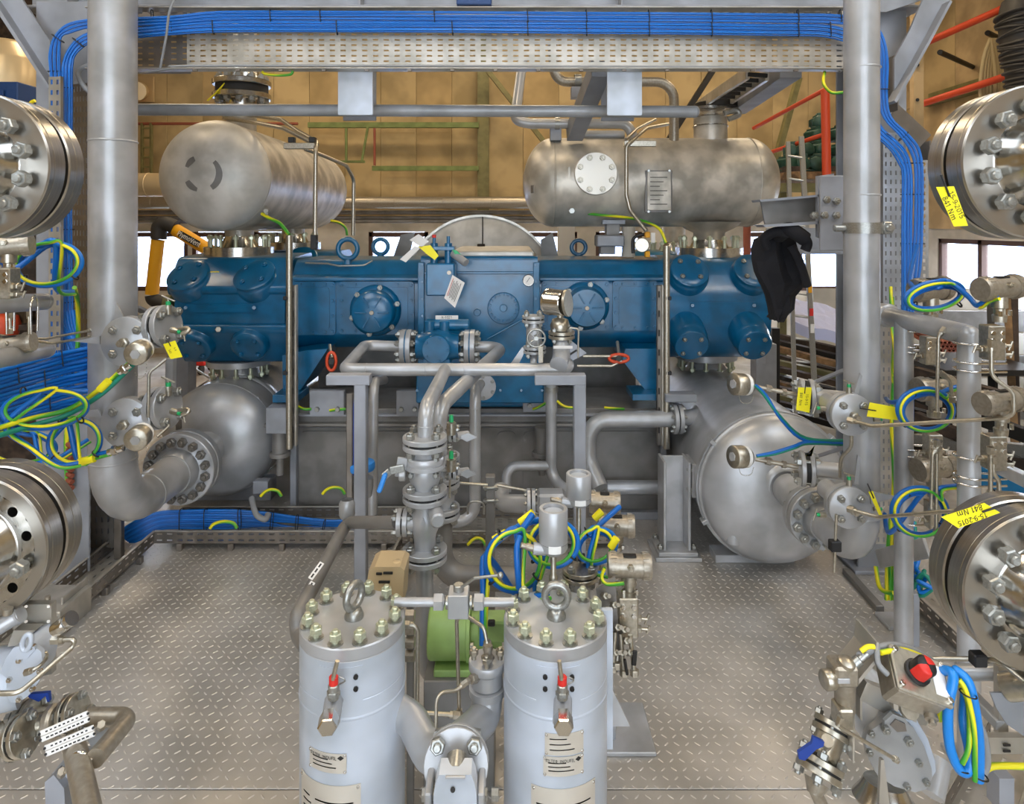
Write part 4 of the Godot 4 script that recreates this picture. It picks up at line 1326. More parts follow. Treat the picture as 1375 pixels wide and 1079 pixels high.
	for q in [[641, 419, 0.028]]:
		disc(t, "plug", P(q[0], q[1], 5.38), Vector3.BACK, q[2], 0.03, M.blue, 20)
	tbp(t, "oil_tube", M.blue, [P(655, 455, 5.33), P(700, 430, 5.33)], 0.008, 8)
	var gg := disc(t, "pressure_gauge", P(709.5, 376, 5.38), Vector3.BACK, 0.048, 0.05, M.bright, 28)
	disc(gg, "dial", P(709.5, 376, 5.335), Vector3.BACK, 0.041, 0.008, M.white, 28)
	bmp(gg, "needle", M.ink, P(707, 379, 5.323), P(711.5, 372.5, 5.323), 0.005, 0.003)
	# guides
	for s in 2:
		var g0: float = P([390, 722][s], 0, 5.6).x
		var g1: float = P([565, 895][s], 0, 5.6).x
		side_prism(t, "crosshead_guide", [Vector2(0.48, 1.92), Vector2(0.34, 2.09), Vector2(-0.4, 2.09), Vector2(-0.5, 1.9), Vector2(-0.5, 1.38), Vector2(0.3, 1.32), Vector2(0.48, 1.46)], g0, g1, zc, M.blue, 0.06)
		side_prism(t, "guide_rail", [Vector2(0.52, 1.95), Vector2(0.4, 1.98), Vector2(0.4, 1.93), Vector2(0.52, 1.92)], g0 + 0.02, g1 - 0.02, zc, M.blue, 0.01)
		var pl = [[[392, 452, 377, 449], [456, 557, 377, 448]], [[822, 882, 376, 443], [727, 818, 376, 443]]][s]
		for k in 2:
			var q = pl[k]
			var w: float = (q[1] - q[0]) * 5.58 / 900.0
			var h: float = (q[3] - q[2]) * 5.58 / 900.0
			var pc := P((q[0] + q[1]) / 2.0, (q[2] + q[3]) / 2.0, 5.625)
			var pb := MB.new()
			pb.prism(rrect(w, h, 0.03), Transform3D(Basis(), pc), 0.03)
			var po := part(pb, "window_cover", M.blue, t)
			pb = MB.new()
			pb.prism(rrect(w - 0.1, h - 0.1, 0.02), Transform3D(Basis(), pc + Vector3(0, 0, 0.03)), 0.012)
			part(pb, "raised_panel", M.blue, po)
			for i in 4:
				for sx in [-1, 1]:
					pb = MB.new()
					var c := pc + Vector3(sx * (w / 2 - 0.024), (i - 1.5) * (h - 0.06) / 3.0, 0.03)
					pb.hexnut(c, c + Vector3(0, 0, 0.014), 0.014)
					part(pb, "bolt", M.blue, po)
			for i in 3:
				for sy in [-1, 1]:
					pb = MB.new()
					var c := pc + Vector3((i - 1) * w * 0.28, sy * (h / 2 - 0.024), 0.03)
					pb.hexnut(c, c + Vector3(0, 0, 0.014), 0.012)
					part(pb, "bolt", M.blue, po)
		var cc = [[497, 416, 0.175], [781, 410, 0.165]][s]
		var cp := P(cc[0] + (8 if s == 0 else 4), cc[1], 5.6)
		var rc := MB.new()
		var R: float = cc[2]
		rc.lathe([Vector2(0, -0.02), Vector2(R * 1.22, -0.02), Vector2(R * 1.22, 0.03), Vector2(R * 1.12, 0.05), Vector2(R * 1.02, 0.06), Vector2(R * 0.98, 0.15), Vector2(R * 0.9, 0.17), Vector2(R * 0.3, 0.175), Vector2(0, 0.175)], MB.along(cp, Vector3.BACK), 40, 0.6)
		var ro := part(rc, "round_cover", M.blue, t)
		for k in 6:
			var a := TAU * k / 6.0
			var rb := MB.new()
			rb.beam(cp + Vector3(cos(a) * R * 0.25, sin(a) * R * 0.25, 0.177), cp + Vector3(cos(a) * R * 0.8, sin(a) * R * 0.8, 0.177), 0.012, 0.012)
			part(rb, "rib", M.blue, ro)
			put("bolt", bolt_mesh(0.013, 0.06, false), M.zinc, ro, Transform3D(MB.along(Vector3.ZERO, Vector3.BACK).basis, cp + Vector3(cos(a + 0.3) * R * 1.12, sin(a + 0.3) * R * 1.12, 0.05) - origin_of(ro)))
		disc(ro, "hub_plug", cp + Vector3(0, 0, 0.172), Vector3.BACK, 0.018, 0.016, M.warm, 14)
	# feet
	slab(t, "support_foot", [[379, 477], [412, 470], [440, 468], [404, 523], [380, 526]], 5.45, 0.5, M.blue)
	slab(t, "support_foot", [[840, 468], [888, 468], [889, 523], [866, 523], [836, 484]], 5.45, 0.5, M.blue)
	rbox(t, "foot_plate", P(391, 529, 5.45), Vector3(0.2, 0.06, 0.3), M.blue)
	rbox(t, "foot_plate", P(868, 527, 5.45), Vector3(0.28, 0.05, 0.3), M.blue)
	# grease line
	tbp(t, "grease_tube", M.zinc, bend([P(410, 353, 5.7), P(440, 354, 5.68), P(455, 357, 5.66), P(490, 356, 5.66), P(500, 350, 5.7)], 0.05), 0.008, 8)
	# eyebolts
	for q in [[467, 334, 13, 5.75, 0.022, "blue lifting eyebolt on the left guide, nearest the left cylinder"], [511, 331, 10, 6.5, 0.02, "blue lifting eyebolt standing farther back on the left guide"], [777, 332, 9.5, 6.5, 0.02, "blue lifting eyebolt on the right crosshead guide"]]:
		var eb := thing("eyebolt", q[5], "eyebolt", P(q[0], q[1] + q[2] + 4, q[3]), "blue eyebolts on the compressor")
		var R: float = q[2] * q[3] / 900.0
		var ring = []
		for k in 24: ring.append(P(q[0], q[1], q[3]) + Vector3(cos(TAU * k / 24) * R, sin(TAU * k / 24) * R, 0))
		tbp(eb, "ring", M.blue, ring, q[4], 12, true)
		cyp(eb, "shank", M.blue, P(q[0], q[1], q[3]) - Vector3(0, R + 0.07, 0), P(q[0], q[1], q[3]) - Vector3(0, R, 0), 0.045, 16, 0.008, 0.03)
	# lubricator box with tags
	t = thing("lubricator", "blue lubricator box with two pump posts on the front of the crankcase", "lubricator", P(595, 394, 5.25))
	rbox(t, "box", P(593, 374, 5.25), Vector3(0.22, 0.25, 0.2), M.blue, Basis(), 0.01)
	rbox(t, "lid", P(596, 333, 5.25), Vector3(0.18, 0.03, 0.16), M.blue)
	for x in [583, 602]:
		b = MB.new(); b.cyl(P(x, 354, 5.22), P(x, 326, 5.22), 0.03, 12, 0.004); b.cyl(P(x, 326, 5.22), P(x, 317, 5.22), 0.014, 10); part(b, "pump_post", M.blue, t)
	cyp(t, "red_cap", M.red, P(583, 319, 5.22), P(583, 315, 5.22), 0.016, 10)
	cyp(t, "filler_spout", M.grey_cable, P(608, 340, 5.2), P(626, 353, 5.1), 0.03, 12, 0.004)
	cyp(t, "brass_plug", M.warm, P(603, 366, 5.13), P(603, 366, 5.08), 0.016, 12)
	for q in [[[[550, 322], [562, 314], [576, 324], [566, 332]], M.paper, "white paper tag tied to the blue lubricator"], [[[562, 331], [578, 329], [589, 343], [584, 349], [573, 341]], M.yellow, "yellow tag hanging from the blue lubricator"], [[[607, 335], [613, 336], [625, 347], [616, 349]], M.capgreen, "small green tag on the lubricator spout"], [[[537, 348], [557, 330], [564, 333], [545, 352]], M.paper, "rolled white label lying on the left guide beside the lubricator"]]:
		var tg := MB.new()
		tg.prism(poly_px(q[0], 5.15), Transform3D(Basis(), Vector3(0, 0, -5.15)), 0.004)
		solo(tg, "tag", q[1], q[2], "tag")
	t = thing("paper_tag", "white printed paper tag hanging on the front of the crankcase below the lubricator", "tag", P(610, 410, 5.1))
	slab(t, "sheet", [[607.5, 369], [624, 379.5], [611, 413], [596.5, 400]], 5.1, 0.004, M.paper)
	for k in 7:
		var u := 0.15 + k * 0.105
		b = MB.new()
		var p0 := Vector2(607.5, 369).lerp(Vector2(624, 379.5), u)
		var p1 := Vector2(596.5, 400).lerp(Vector2(611, 413), u)
		b.beam(P(p0.lerp(p1, 0.1 + 0.06 * (k % 3)).x, p0.lerp(p1, 0.1 + 0.06 * (k % 3)).y, 5.098), P(p0.lerp(p1, 0.85 - 0.05 * (k % 2)).x, p0.lerp(p1, 0.85 - 0.05 * (k % 2)).y, 5.098), 0.004, 0.002, Vector3.BACK, 0.0)
		part(b, "print_line", M.redink if k == 0 else M.ink, t)
	t = thing("name_strip", "small engraved tag strip above the blue oil pump", "sign", P(600, 428, 5.2))
	rbox(t, "plate", P(600, 426, 5.07), Vector3(0.172, 0.03, 0.006), M.paper)
	lettering(t, "K-1021", P(600, 426, 5.065), Basis(), 0.026, M.ink)
	# oil pump between two flanges
	t = thing("oil_pump", "blue oil pump bolted between two pipe flanges in front of the crankcase", "pump", P(588, 487, 5.1))
	var py := P(588, 465, 5.05)
	b = MB.new()
	b.lathe([Vector2(0, -0.16), Vector2(0.09, -0.16), Vector2(0.1, -0.1), Vector2(0.13, -0.08), Vector2(0.13, 0.08), Vector2(0.1, 0.1), Vector2(0.09, 0.16), Vector2(0, 0.16)], MB.along(py, Vector3.RIGHT), 24, 0.5)
	part(b, "housing", M.blue, t)
	disc(t, "front_cover", py + Vector3(0, 0, 0.09), Vector3.BACK, 0.105, 0.05, M.blue)
	rbox(t, "foot", py + Vector3(0, -0.11, 0), Vector3(0.2, 0.07, 0.2), M.blue)
	for x in [577, 597]:
		cyp(t, "riser", M.blue, P(x, 455, 5.05), P(x, 430, 5.05), 0.04, 14, 0.006)
	cyp(t, "relief_valve", M.blue, P(572, 436, 5.08), P(630, 436, 5.08), 0.045, 14, 0.006)
	for k in 5:
		b = MB.new()
		var c := py + Vector3(cos(k * 1.25) * 0.085, sin(k * 1.25) * 0.085, 0.14)
		b.hexnut(c, c + Vector3(0, 0, 0.012), 0.012); part(b, "bolt", M.blue, t)
	for s in [-1, 1]:
		var fx: float = 552.5 if s < 0 else 624.0
		b = MB.new(); b.lathe([Vector2(0, 0), Vector2(0.125, 0), Vector2(0.125, 0.045), Vector2(0, 0.045)], MB.along(P(fx, 465, 5.05), Vector3(s, 0, 0)), 28, 0.5)
		part(b, "pump_flange", M.blue, t)
	# flywheel guard
	t = thing("coupling_guard", "large half-round sheet metal guard behind the crankcase", "guard", Vector3(P(645, 0, 7.1).x, 0.9, -7.1))
	b = MB.new()
	b.lathe([Vector2(0, -0.2), Vector2(0.79, -0.2), Vector2(0.806, -0.19), Vector2(0.806, 0.19), Vector2(0.79, 0.2), Vector2(0, 0.2)], MB.along(Vector3(P(646, 0, 7.2).x, 1.68, -7.3), Vector3.BACK), 64, 0.5)
	part(b, "guard_drum", M.head, t)
	b = MB.new(); b.lathe([Vector2(0.79, 0.2), Vector2(0.815, 0.2), Vector2(0.815, 0.215), Vector2(0.79, 0.215)], MB.along(Vector3(P(646, 0, 7.2).x, 1.68, -7.3), Vector3.BACK), 64, 0.5)
	part(b, "rim_strip", M.tray, t)
	for s in [-0.5, 0.5]: bmp(t, "guard_leg", M.frame, Vector3(P(646, 0, 7.2).x + s, 0, -7.3), Vector3(P(646, 0, 7.2).x + s, 1.15, -7.3), 0.08, 0.08)
	rbox(t, "split_joint", Vector3(P(648, 0, 7.08).x, 2.1, -7.09), Vector3(0.012, 0.75, 0.012), M.dark)
	disc(get_node("gas_compressor"), "breather", P(646, 334, 6.6), Vector3.UP, 0.04, 0.05, M.dark, 16)
	for q in [[548, 345, [[528, 612], [528, 345], [538, 315], [557, 312], [548, 348], [548, 612]], "grey metal sheet plate leaning left of the coupling guard"], [740, 345, [[726, 322], [742, 312], [750, 345], [750, 612], [735, 612]], "grey metal sheet plate leaning right of the coupling guard"]]:
		var sp := MB.new()
		sp.prism(poly_px(q[2], 6.9), Transform3D(Basis(), Vector3(0, 0, -6.92)), 0.02)
		solo(sp, "guard_sheet", M.silver_dull, q[3], "sheet")
	for s in 2:      # rear cylinders of the second throw, seen behind
		var rx: float = [-2.45, 1.75][s]
		t = thing("rear_cylinder", ["blue rear compressor cylinder half hidden behind the left front cylinder", "blue rear compressor cylinder half hidden behind the right front cylinder"][s], "compressor cylinder", Vector3(rx, 1.2, -7.6))
		cyl_body(t, rx - 0.45, rx + 0.55, -7.62)
		disc(t, "valve_cover", Vector3(rx + 0.2, 1.98, -7.2), Vector3(0, 0.75, 0.7), 0.17, 0.08, M.blue)
	for q in [[420, 8, 0.02], [560, 3, 0.016]]: pass
	# orange clevis valves on thin tubes under the guides
	for q in [[445, 485, 13, 0, "orange hand valve on the drain tube under the left guide"], [831, 481, 0, 24, "orange hand valve on the drain tube under the right guide"]]:
		t = thing("drain_valve", q[4], "valve", P(q[0], q[1] + 8, 5.15))
		b = MB.new()
		var ring = []
		for k in 16:
			var a := TAU * k / 16
			ring.append(P(q[0], q[1], 5.15) + Vector3(cos(a) * (0.075 if q[3] else 0.035), sin(a) * (0.03 if q[3] else 0.07), 0))
		b.tube(ring, 0.013, 8, true)
		part(b, "handle", M.orange, t)
		cyp(t, "body", M.dark, P(q[0], q[1], 5.2), P(q[0], q[1], 5.12), 0.022, 12)
		tbp(t, "stem", M.zinc, [P(q[0], q[1] - 4, 5.16), P(q[0] - 2, q[1] - 22, 5.3)], 0.014, 8)

# ------------------------------------------------------------------ pulsation dampers, risers, big flanges, upper vessels
func vessel(t: Node3D, a: Vector3, dir: Vector3, R: float, l: float, dp: float, mat: Material, hmat: Material, from := 0.0):
	# a is the centre of the near rim; the shell runs along dir, with dished heads on both ends
	var b := MB.new()
	b.lathe([Vector2(R, 0), Vector2(R, l)], MB.along(a, dir), 56)
	part(b, "shell", mat, t)
	for e in 2:
		b = MB.new()
		b.lathe(dome(R, dp, 0.0, 12), MB.along(a if e == 0 else a + dir * l, -dir if e == 0 else dir), 56, 0.6)
		part(b, "dished_head", hmat, t)
		b = MB.new()
		b.lathe([Vector2(R * 0.98, -0.014), Vector2(R + 0.0035, -0.006), Vector2(R + 0.0035, 0.006), Vector2(R * 0.98, 0.014)], MB.along(a if e == 0 else a + dir * l, dir), 56, 0.3)
		part(b, "weld_seam", mat, t)

func stud_flange(t: Node3D, at: Vector3, R: float, th: float, neck: float, n: int, up: float, mat: Material):
	# one flange seated on the cylinder with studs showing on side «up», and its neck running that way
	var b := MB.new()
	b.lathe([Vector2(0, -th), Vector2(R, -th), Vector2(R, 0), Vector2(neck * 1.35, 0), Vector2(neck, R * 0.3), Vector2(neck, R * 0.32)], MB.along(at, Vector3(0, up, 0)), 36, 0.5)
	var o := part(b, "flange", mat, t)
	ring_bolts(o, at + Vector3(0, up * 0.035, 0), Vector3(0, up, 0), R * 0.84, n, 0.0145, 0.15, M.yzinc, 0.5, false)

func dampers():
	var b: MB
	# left damper: head towards the camera
	var L := P(295, 590, 5.6)
	L.x = -2.44; L.y = 0.6
	var t := thing("pulsation_damper", "large silver damper vessel lying below the left blue cylinder, domed head to the front", "pressure vessel", Vector3(L.x, 0.1, -7))
	vessel(t, L, Vector3.FORWARD, 0.467, 2.9, 0.24, M.silver, M.silver)
	b = MB.new(); b.lathe([Vector2(0.2, 0), Vector2(0.2, 0.04), Vector2(0.18, 0.06), Vector2(0.13, 0.06)], MB.along(L + Vector3(0, 0, 0.16), Vector3.BACK), 40, 0.4); part(b, "nozzle_pad", M.silver, t)
	cyp(t, "nozzle", M.silver, L + Vector3(0, 0, 0.2), L + Vector3(0, 0, 0.56), 0.135, 32)
	for z in [-6.0, -7.6]:
		b = MB.new(); b.lathe([Vector2(0.2, 0.2), Vector2(0.17, 0.42), Vector2(0.13, 0.5), Vector2(0.125, 0.72)], Transform3D(Basis(), Vector3(L.x, L.y + 0.08, z)), 32, 0.4)
		part(b, "top_nozzle", M.silver, t)
		stud_flange(t, Vector3(L.x, 1.15, z), 0.275, 0.05, 0.125, 12, -1.0, M.silver)
		b = MB.new(); b.lathe([Vector2(0.477, -0.05), Vector2(0.485, -0.045), Vector2(0.485, 0.045), Vector2(0.477, 0.05)], MB.along(Vector3(L.x, L.y, z + 0.12), Vector3.FORWARD), 48, 0.3)
		part(b, "saddle_strap", M.silver, t)
		rbox(t, "saddle", Vector3(L.x, 0.09, z + 0.12), Vector3(0.7, 0.18, 0.14), M.frame)
	bmp(t, "name_bracket", M.tray_dark, P(240, 560, 5.1), P(240, 592, 5.1), 0.045, 0.012)
	for q in [[352, 652]]: rbox(t, "saddle_clip", P(q[0], q[1], 5.35), Vector3(0.12, 0.1, 0.08), M.frame)
	# right damper, closer to the camera
	var Rr := Vector3(1.81, 0.57, -4.63)
	t = thing("pulsation_damper", "large silver damper vessel at the right with banded rim and domed head", "pressure vessel", Vector3(Rr.x, 0.05, -6))
	vessel(t, Rr, Vector3.FORWARD, 0.505, 3.7, 0.22, M.silver, M.silver)
	b = MB.new(); b.lathe([Vector2(0.508, 0.03), Vector2(0.528, 0.03), Vector2(0.528, 0.075), Vector2(0.508, 0.075)], MB.along(Rr, Vector3.FORWARD), 56, 0.3); part(b, "rim_band", M.silver, t)
	b = MB.new(); b.lathe([Vector2(0.508, 0.0), Vector2(0.52, 0.004), Vector2(0.52, 0.02), Vector2(0.508, 0.024)], MB.along(Rr, Vector3.FORWARD), 56, 0.3); part(b, "rim_band", M.silver, t)
	for a in [0.7, 2.5, 3.6, 5.4]: rbox(t, "band_clip", Rr + Vector3(cos(a) * 0.525, sin(a) * 0.525, -0.03), Vector3(0.05, 0.03, 0.07), M.silver, Basis(Vector3.BACK, a))
	var noz := Vector3(1.81, 0.66, -4.4)
	b = MB.new(); b.lathe([Vector2(0.155, 0), Vector2(0.15, 0.07), Vector2(0.11, 0.085)], MB.along(noz + Vector3(0, 0, -0.1), Vector3.BACK), 36, 0.4); part(b, "nozzle_pad", M.silver, t)
	cyp(t, "nozzle", M.silver, noz, noz + Vector3(0, 0, 0.3), 0.1, 28)
	for z in [-6.27, -7.7]:
		b = MB.new(); b.lathe([Vector2(0.3, 0.28), Vector2(0.2, 0.44), Vector2(0.135, 0.52), Vector2(0.125, 0.75)], Transform3D(Basis(), Vector3(Rr.x, Rr.y + 0.03, z)), 32, 0.4)
		part(b, "top_nozzle", M.silver, t)
		stud_flange(t, Vector3(Rr.x, 1.15, z), 0.285, 0.06, 0.125, 12, -1.0, M.silver)
	rbox(t, "saddle", Vector3(1.72, 0.028, -4.82), Vector3(0.56, 0.056, 0.16), M.silver)
	tbp(t, "saddle_roller", M.silver, [P(985, 715, 4.55), P(985, 728, 4.55)], 0.045, 14)
	rbox(t, "saddle", Vector3(1.81, 0.06, -7.6), Vector3(0.8, 0.12, 0.2), M.frame)
	rbox(t, "arm_bracket", P(912, 532, 5.2), Vector3(0.24, 0.06, 0.12), M.frame)
	# pipe with flange on the pedestal front joining the right damper
	t = thing("balance_line", "silver pipe bending down the pedestal front with a bolted flange beside the right damper", "pipe", P(800, 690, 5.3))
	pipe(t, "pipe", [[940, 545, 5.55], [934, 560, 5.25], [905, 562, 5.2], [790, 563, 5.2], [790, 618, 5.2], [806, 655, 5.05]], 0.062, M.silver, 0.16)
	flange(t, P(909, 562, 5.2), Vector3.RIGHT, 0.115, 0.035, 8, M.silver, M.zinc)
	for q in [[790, 583], [790, 610]]: weld(t, P(q[0], q[1], 5.2), Vector3.UP, 0.062, M.silver)
	cyp(t, "cross_pipe", M.silver, P(815, 654, 5.4), P(885, 654, 5.4), 0.055, 18)
	tbp(t, "u_clamp", M.zinc, bend([P(798, 655, 5.3), P(797, 646, 5.3), P(814, 646, 5.3), P(814, 657, 5.3)], 0.05), 0.008, 8)
	t = thing("support_column", "dark grey support column standing left of the left damper behind the gauges", "column", PF(245, 660, 0.0))
	bmp(t, "post", M.frame, P(244, 470, 6.3), Vector3(P(244, 0, 6.3).x, 0, -6.3), 0.2, 0.16)
	t = thing("support_column", "grey support column with tag plate standing between right damper and ladder", "column", PF(1030, 640, 0.0))
	bmp(t, "post", M.frame, P(1025, 460, 6.6), Vector3(P(1025, 0, 6.6).x, 0, -6.6), 0.2, 0.16)
	rbox(t, "tag_plate", P(1021, 478, 6.4), Vector3(0.09, 0.14, 0.02), M.frame)

func risers():
	var t := thing("riser_pipe", "thick silver vertical pipe at the left, bending into a many-bolted flange on the left damper", "pipe", Vector3(-2.44, 0.4, -4.1))
	var X := -2.44
	pipe(t, "pipe", [Vector3(X, 4.6, -4.1), Vector3(X, 0.6, -4.1), Vector3(X, 0.6, -4.83)], 0.133, M.silver, 0.36, 32)
	weld(t, Vector3(X, 0.96, -4.1), Vector3.UP, 0.134, M.silver)
	weld(t, Vector3(X, 0.6, -4.47), Vector3.FORWARD, 0.134, M.silver)
	weld(t, Vector3(X, 2.9, -4.1), Vector3.UP, 0.134, M.silver)
	flange(t, Vector3(X, 0.6, -4.97), Vector3.BACK, 0.262, 0.075, 16, M.silver, M.bolt_dark, 0.006, 0.5, 0.14, 0.07)
	X = 1.81
	t = thing("riser_pipe", "thick silver vertical pipe at the right, bending into the flanged outlet of the right damper", "pipe", Vector3(X, 0.5, -3.47))
	pipe(t, "pipe", [Vector3(X, 4.4, -3.47), Vector3(X, 0.67, -3.47), Vector3(X, 0.66, -3.95)], 0.0855, M.silver, 0.24, 28)
	weld(t, P(1158, 690, 3.47), Vector3.UP, 0.086, M.silver)
	weld(t, P(1158, 92, 3.47), Vector3.UP, 0.086, M.silver)
	weld(t, P(1158, 262, 3.47), Vector3.UP, 0.086, M.silver)
	flange(t, Vector3(X, 0.66, -3.99), Vector3.BACK, 0.178, 0.055, 12, M.silver, M.zinc, 0.005, 0.5, 0.092, 0.085)
	# steel bracket clamping the right riser
	t = thing("pipe_bracket", "grey steel arm and plate clamping the thick right pipe above the black jacket", "bracket", P(1110, 330, 3.9))
	rbox(t, "back_plate", P(1120, 286, 3.85), Vector3(0.165, 0.43, 0.02), M.frame)
	slab(t, "side_plate", [[1098, 236], [1120, 233], [1120, 325], [1098, 318]], 3.95, 0.03, M.frame)
	slab(t, "arm_face", [[1022, 270], [1098, 262], [1114, 262], [1114, 297], [1028, 303]], 4.05, 0.02, M.silver_dull)
	slab(t, "arm_flange", [[1020, 268], [1114, 260], [1114, 263], [1022, 271]], 3.95, 0.14, M.frame)
	slab(t, "arm_flange", [[1024, 302], [1114, 296], [1114, 300], [1028, 305]], 3.95, 0.14, M.frame)
	slab(t, "cross_beam", [[1030, 306], [1138, 306], [1138, 338], [1030, 338]], 4.4, 0.02, M.frame)
	slab(t, "cross_flange", [[1050, 336], [1138, 336], [1138, 341], [1050, 341]], 4.3, 0.12, M.frame)
	for q in [[1093, 289], [1106, 289], [1109, 268], [1122, 270], [1122, 289]]:
		put("bolt", bolt_mesh(0.012, 0.07, false), M.zinc, t, Transform3D(MB.along(Vector3.ZERO, Vector3.BACK).basis, P(q[0], q[1], 3.84) - origin_of(t)))
	var b := MB.new()
	b.lathe([Vector2(0.086, -0.028), Vector2(0.094, -0.028), Vector2(0.094, 0.028), Vector2(0.086, 0.028)], Transform3D(Basis(), P(1158, 306, 3.47)), 28, 0.3)
	part(b, "clamp_band", M.zinc, t)
	for s in [1120, 1188]:
		cyp(t, "clamp_bolt", M.zinc, P(s, 306, 3.47), P(1138 if s < 1150 else 1179, 306, 3.47), 0.018, 12, 0.003)
	put("bolt", bolt_mesh(0.02, 0.11), M.zinc, t, Transform3D(MB.along(Vector3.ZERO, Vector3.BACK).basis, P(1188, 306, 3.45) - origin_of(t)))

func terminal_flanges():
	# [name px centre of face, py, face distance, radius, bolts, label]
	big_flange(P(-32, 222, 1.75), 0.192, [], 12, "polished steel flange pair at the upper left edge with bolts and cable ties behind", "A")
	big_flange(P(-34, 738, 1.75), 0.19, [0, 1, 4, 5, 7, 8, 9, 10, 11], 12, "polished steel flange pair at the lower left edge with empty bolt holes", "B")
	big_flange(P(1396, 217, 1.72), 0.2, [], 12, "polished steel flange pair at the upper right edge with a yellow tag hanging on it", "C")
	big_flange(P(1402, 797, 1.72), 0.208, [], 12, "polished steel flange pair at the lower right edge, yellow tag on its rim", "D")
	yellow_tag("yellow tag with a handwritten torque and date hanging from the upper right flange", [[1257, 251], [1281, 250], [1300, 303], [1281, 304]], 1.69, "841 Nm", "15-9-2015", Vector2(1266, 262), Vector2(1285, 300), false)
	yellow_tag("yellow tag with handwriting lying upside down on the rim of the lower right flange", [[1264, 694], [1322, 675], [1343, 688], [1287, 709]], 1.64, "841 Nm", "15-9-2015", Vector2(1335, 683), Vector2(1278, 702), true)

func big_flange(c: Vector3, R: float, skip: Array, n: int, label: String, which: String):
	var t := thing("flange_pair", label, "flange", c + Vector3(0, -R, -0.1))
	var ax := Vector3.BACK
	var th := 0.066
	var bore := R * 0.42
	var bc := R * 0.735
	# front disc with hub; the empty bolt holes are real openings
	var b := MB.new()
	var ch := 0.004
	if skip.is_empty():
		b.lathe([Vector2(bore, -th), Vector2(R - ch, -th), Vector2(R, -th + ch), Vector2(R, -ch), Vector2(R - ch, 0), Vector2(R * 0.6, 0)], MB.along(c, ax), 72, 0.8)
		part(b, "front_disc", M.turned, t)
	else:
		b.lathe([Vector2(R - ch, -th), Vector2(R, -th + ch), Vector2(R, -ch), Vector2(R - ch, 0), Vector2(bc + R * 0.09, 0)], MB.along(c, ax), 72, 0.8)
		b.lathe([Vector2(bc - R * 0.09, 0), Vector2(R * 0.55, 0)], MB.along(c, ax), 72, 0.8)
		part(b, "front_disc", M.turned, t)
		b = MB.new()       # ring with round holes between the two radii
		var ro := bc + R * 0.09
		var ri := bc - R * 0.09
		var rh := R * 0.072
		for k in n:
			var a0 := TAU * (k + 0.5) / n
			var seg := 20
			var hc := Vector2(cos(a0), sin(a0)) * bc
			var loop = []
			var hole = []
			for i in seg:
				var w := TAU * i / seg
				var o := Vector2(cos(w + a0), sin(w + a0))
				hole.append(hc + o * rh)
				# outer border of the sector in the same direction
				var rad: float = clampf(bc + cos(w) * R * 0.09 * 1.42, ri, ro)
				var da: float = clampf(sin(w) * 1.42, -1, 1) * PI / n
				loop.append(Vector2(cos(a0 + da), sin(a0 + da)) * rad)
			for i in seg:
				var j := (i + 1) % seg
				var q = []
				for p in [loop[i], loop[j], hole[j], hole[i]]: q.append(c + Vector3(p.x, p.y, 0))
				b.face([q[0], q[1], q[2]], c - Vector3(0, 0, 1)); b.face([q[0], q[2], q[3]], c - Vector3(0, 0, 1))
			b.lathe([Vector2(rh, 0), Vector2(rh, -th * 2.4)], MB.along(c + Vector3(hc.x, hc.y, 0), ax), 20, 0.3)
		part(b, "drilled_face", M.polish, t)
	b = MB.new()
	b.lathe([Vector2(R * 0.6, 0), Vector2(R * 0.56, 0.004), Vector2(R * 0.43, 0.09), Vector2(R * 0.4, 0.14), Vector2(R * 0.4, 0.26), Vector2(R * 0.34, 0.26), Vector2(R * 0.34, -0.02)], MB.along(c, ax), 56, 0.6)
	part(b, "hub", M.polish, t)
	b = MB.new()
	b.lathe([Vector2(bore, -th - 0.014), Vector2(R * 0.93, -th - 0.014), Vector2(R * 0.93, -th + 0.001), Vector2(bore, -th + 0.001)], MB.along(c, ax), 56, 0.3)
	part(b, "gasket", M.rubber, t)
	b = MB.new()
	var s0 := -2 * th - 0.014
	b.lathe([Vector2(bore, s0), Vector2(R - ch, s0), Vector2(R, s0 + ch), Vector2(R, -th - 0.014 - ch), Vector2(R - ch, -th - 0.014), Vector2(bore, -th - 0.014)], MB.along(c, ax), 72, 0.8)
	part(b, "rear_disc", M.turned, t)
	b = MB.new()
	var o := Vector3(signf(c.x), 0, 0)
	b.tube(bend([c + Vector3(0, 0, s0), c + Vector3(0, 0, s0 - 0.1), c + Vector3(0, 0, s0 - 0.1) + o * 1.6], 0.09), 0.07, 20)
	part(b, "rear_neck", M.silver, t)
	ring_bolts(t, c + Vector3(0, 0, -th - 0.007), ax, bc, n, R * 0.062, th * 2 + 0.014 + R * 0.5, M.zinc, 0.5, true, skip)
	for s in [0, 1]:
		b = MB.new()
		b.lathe([Vector2(R + 0.0006, -0.0015), Vector2(R + 0.0015, 0), Vector2(R + 0.0006, 0.0015)], MB.along(c + Vector3(0, 0, -0.02 - s * 0.09), ax), 64, 0.3)
		part(b, "scribed_line", M.gland, t)

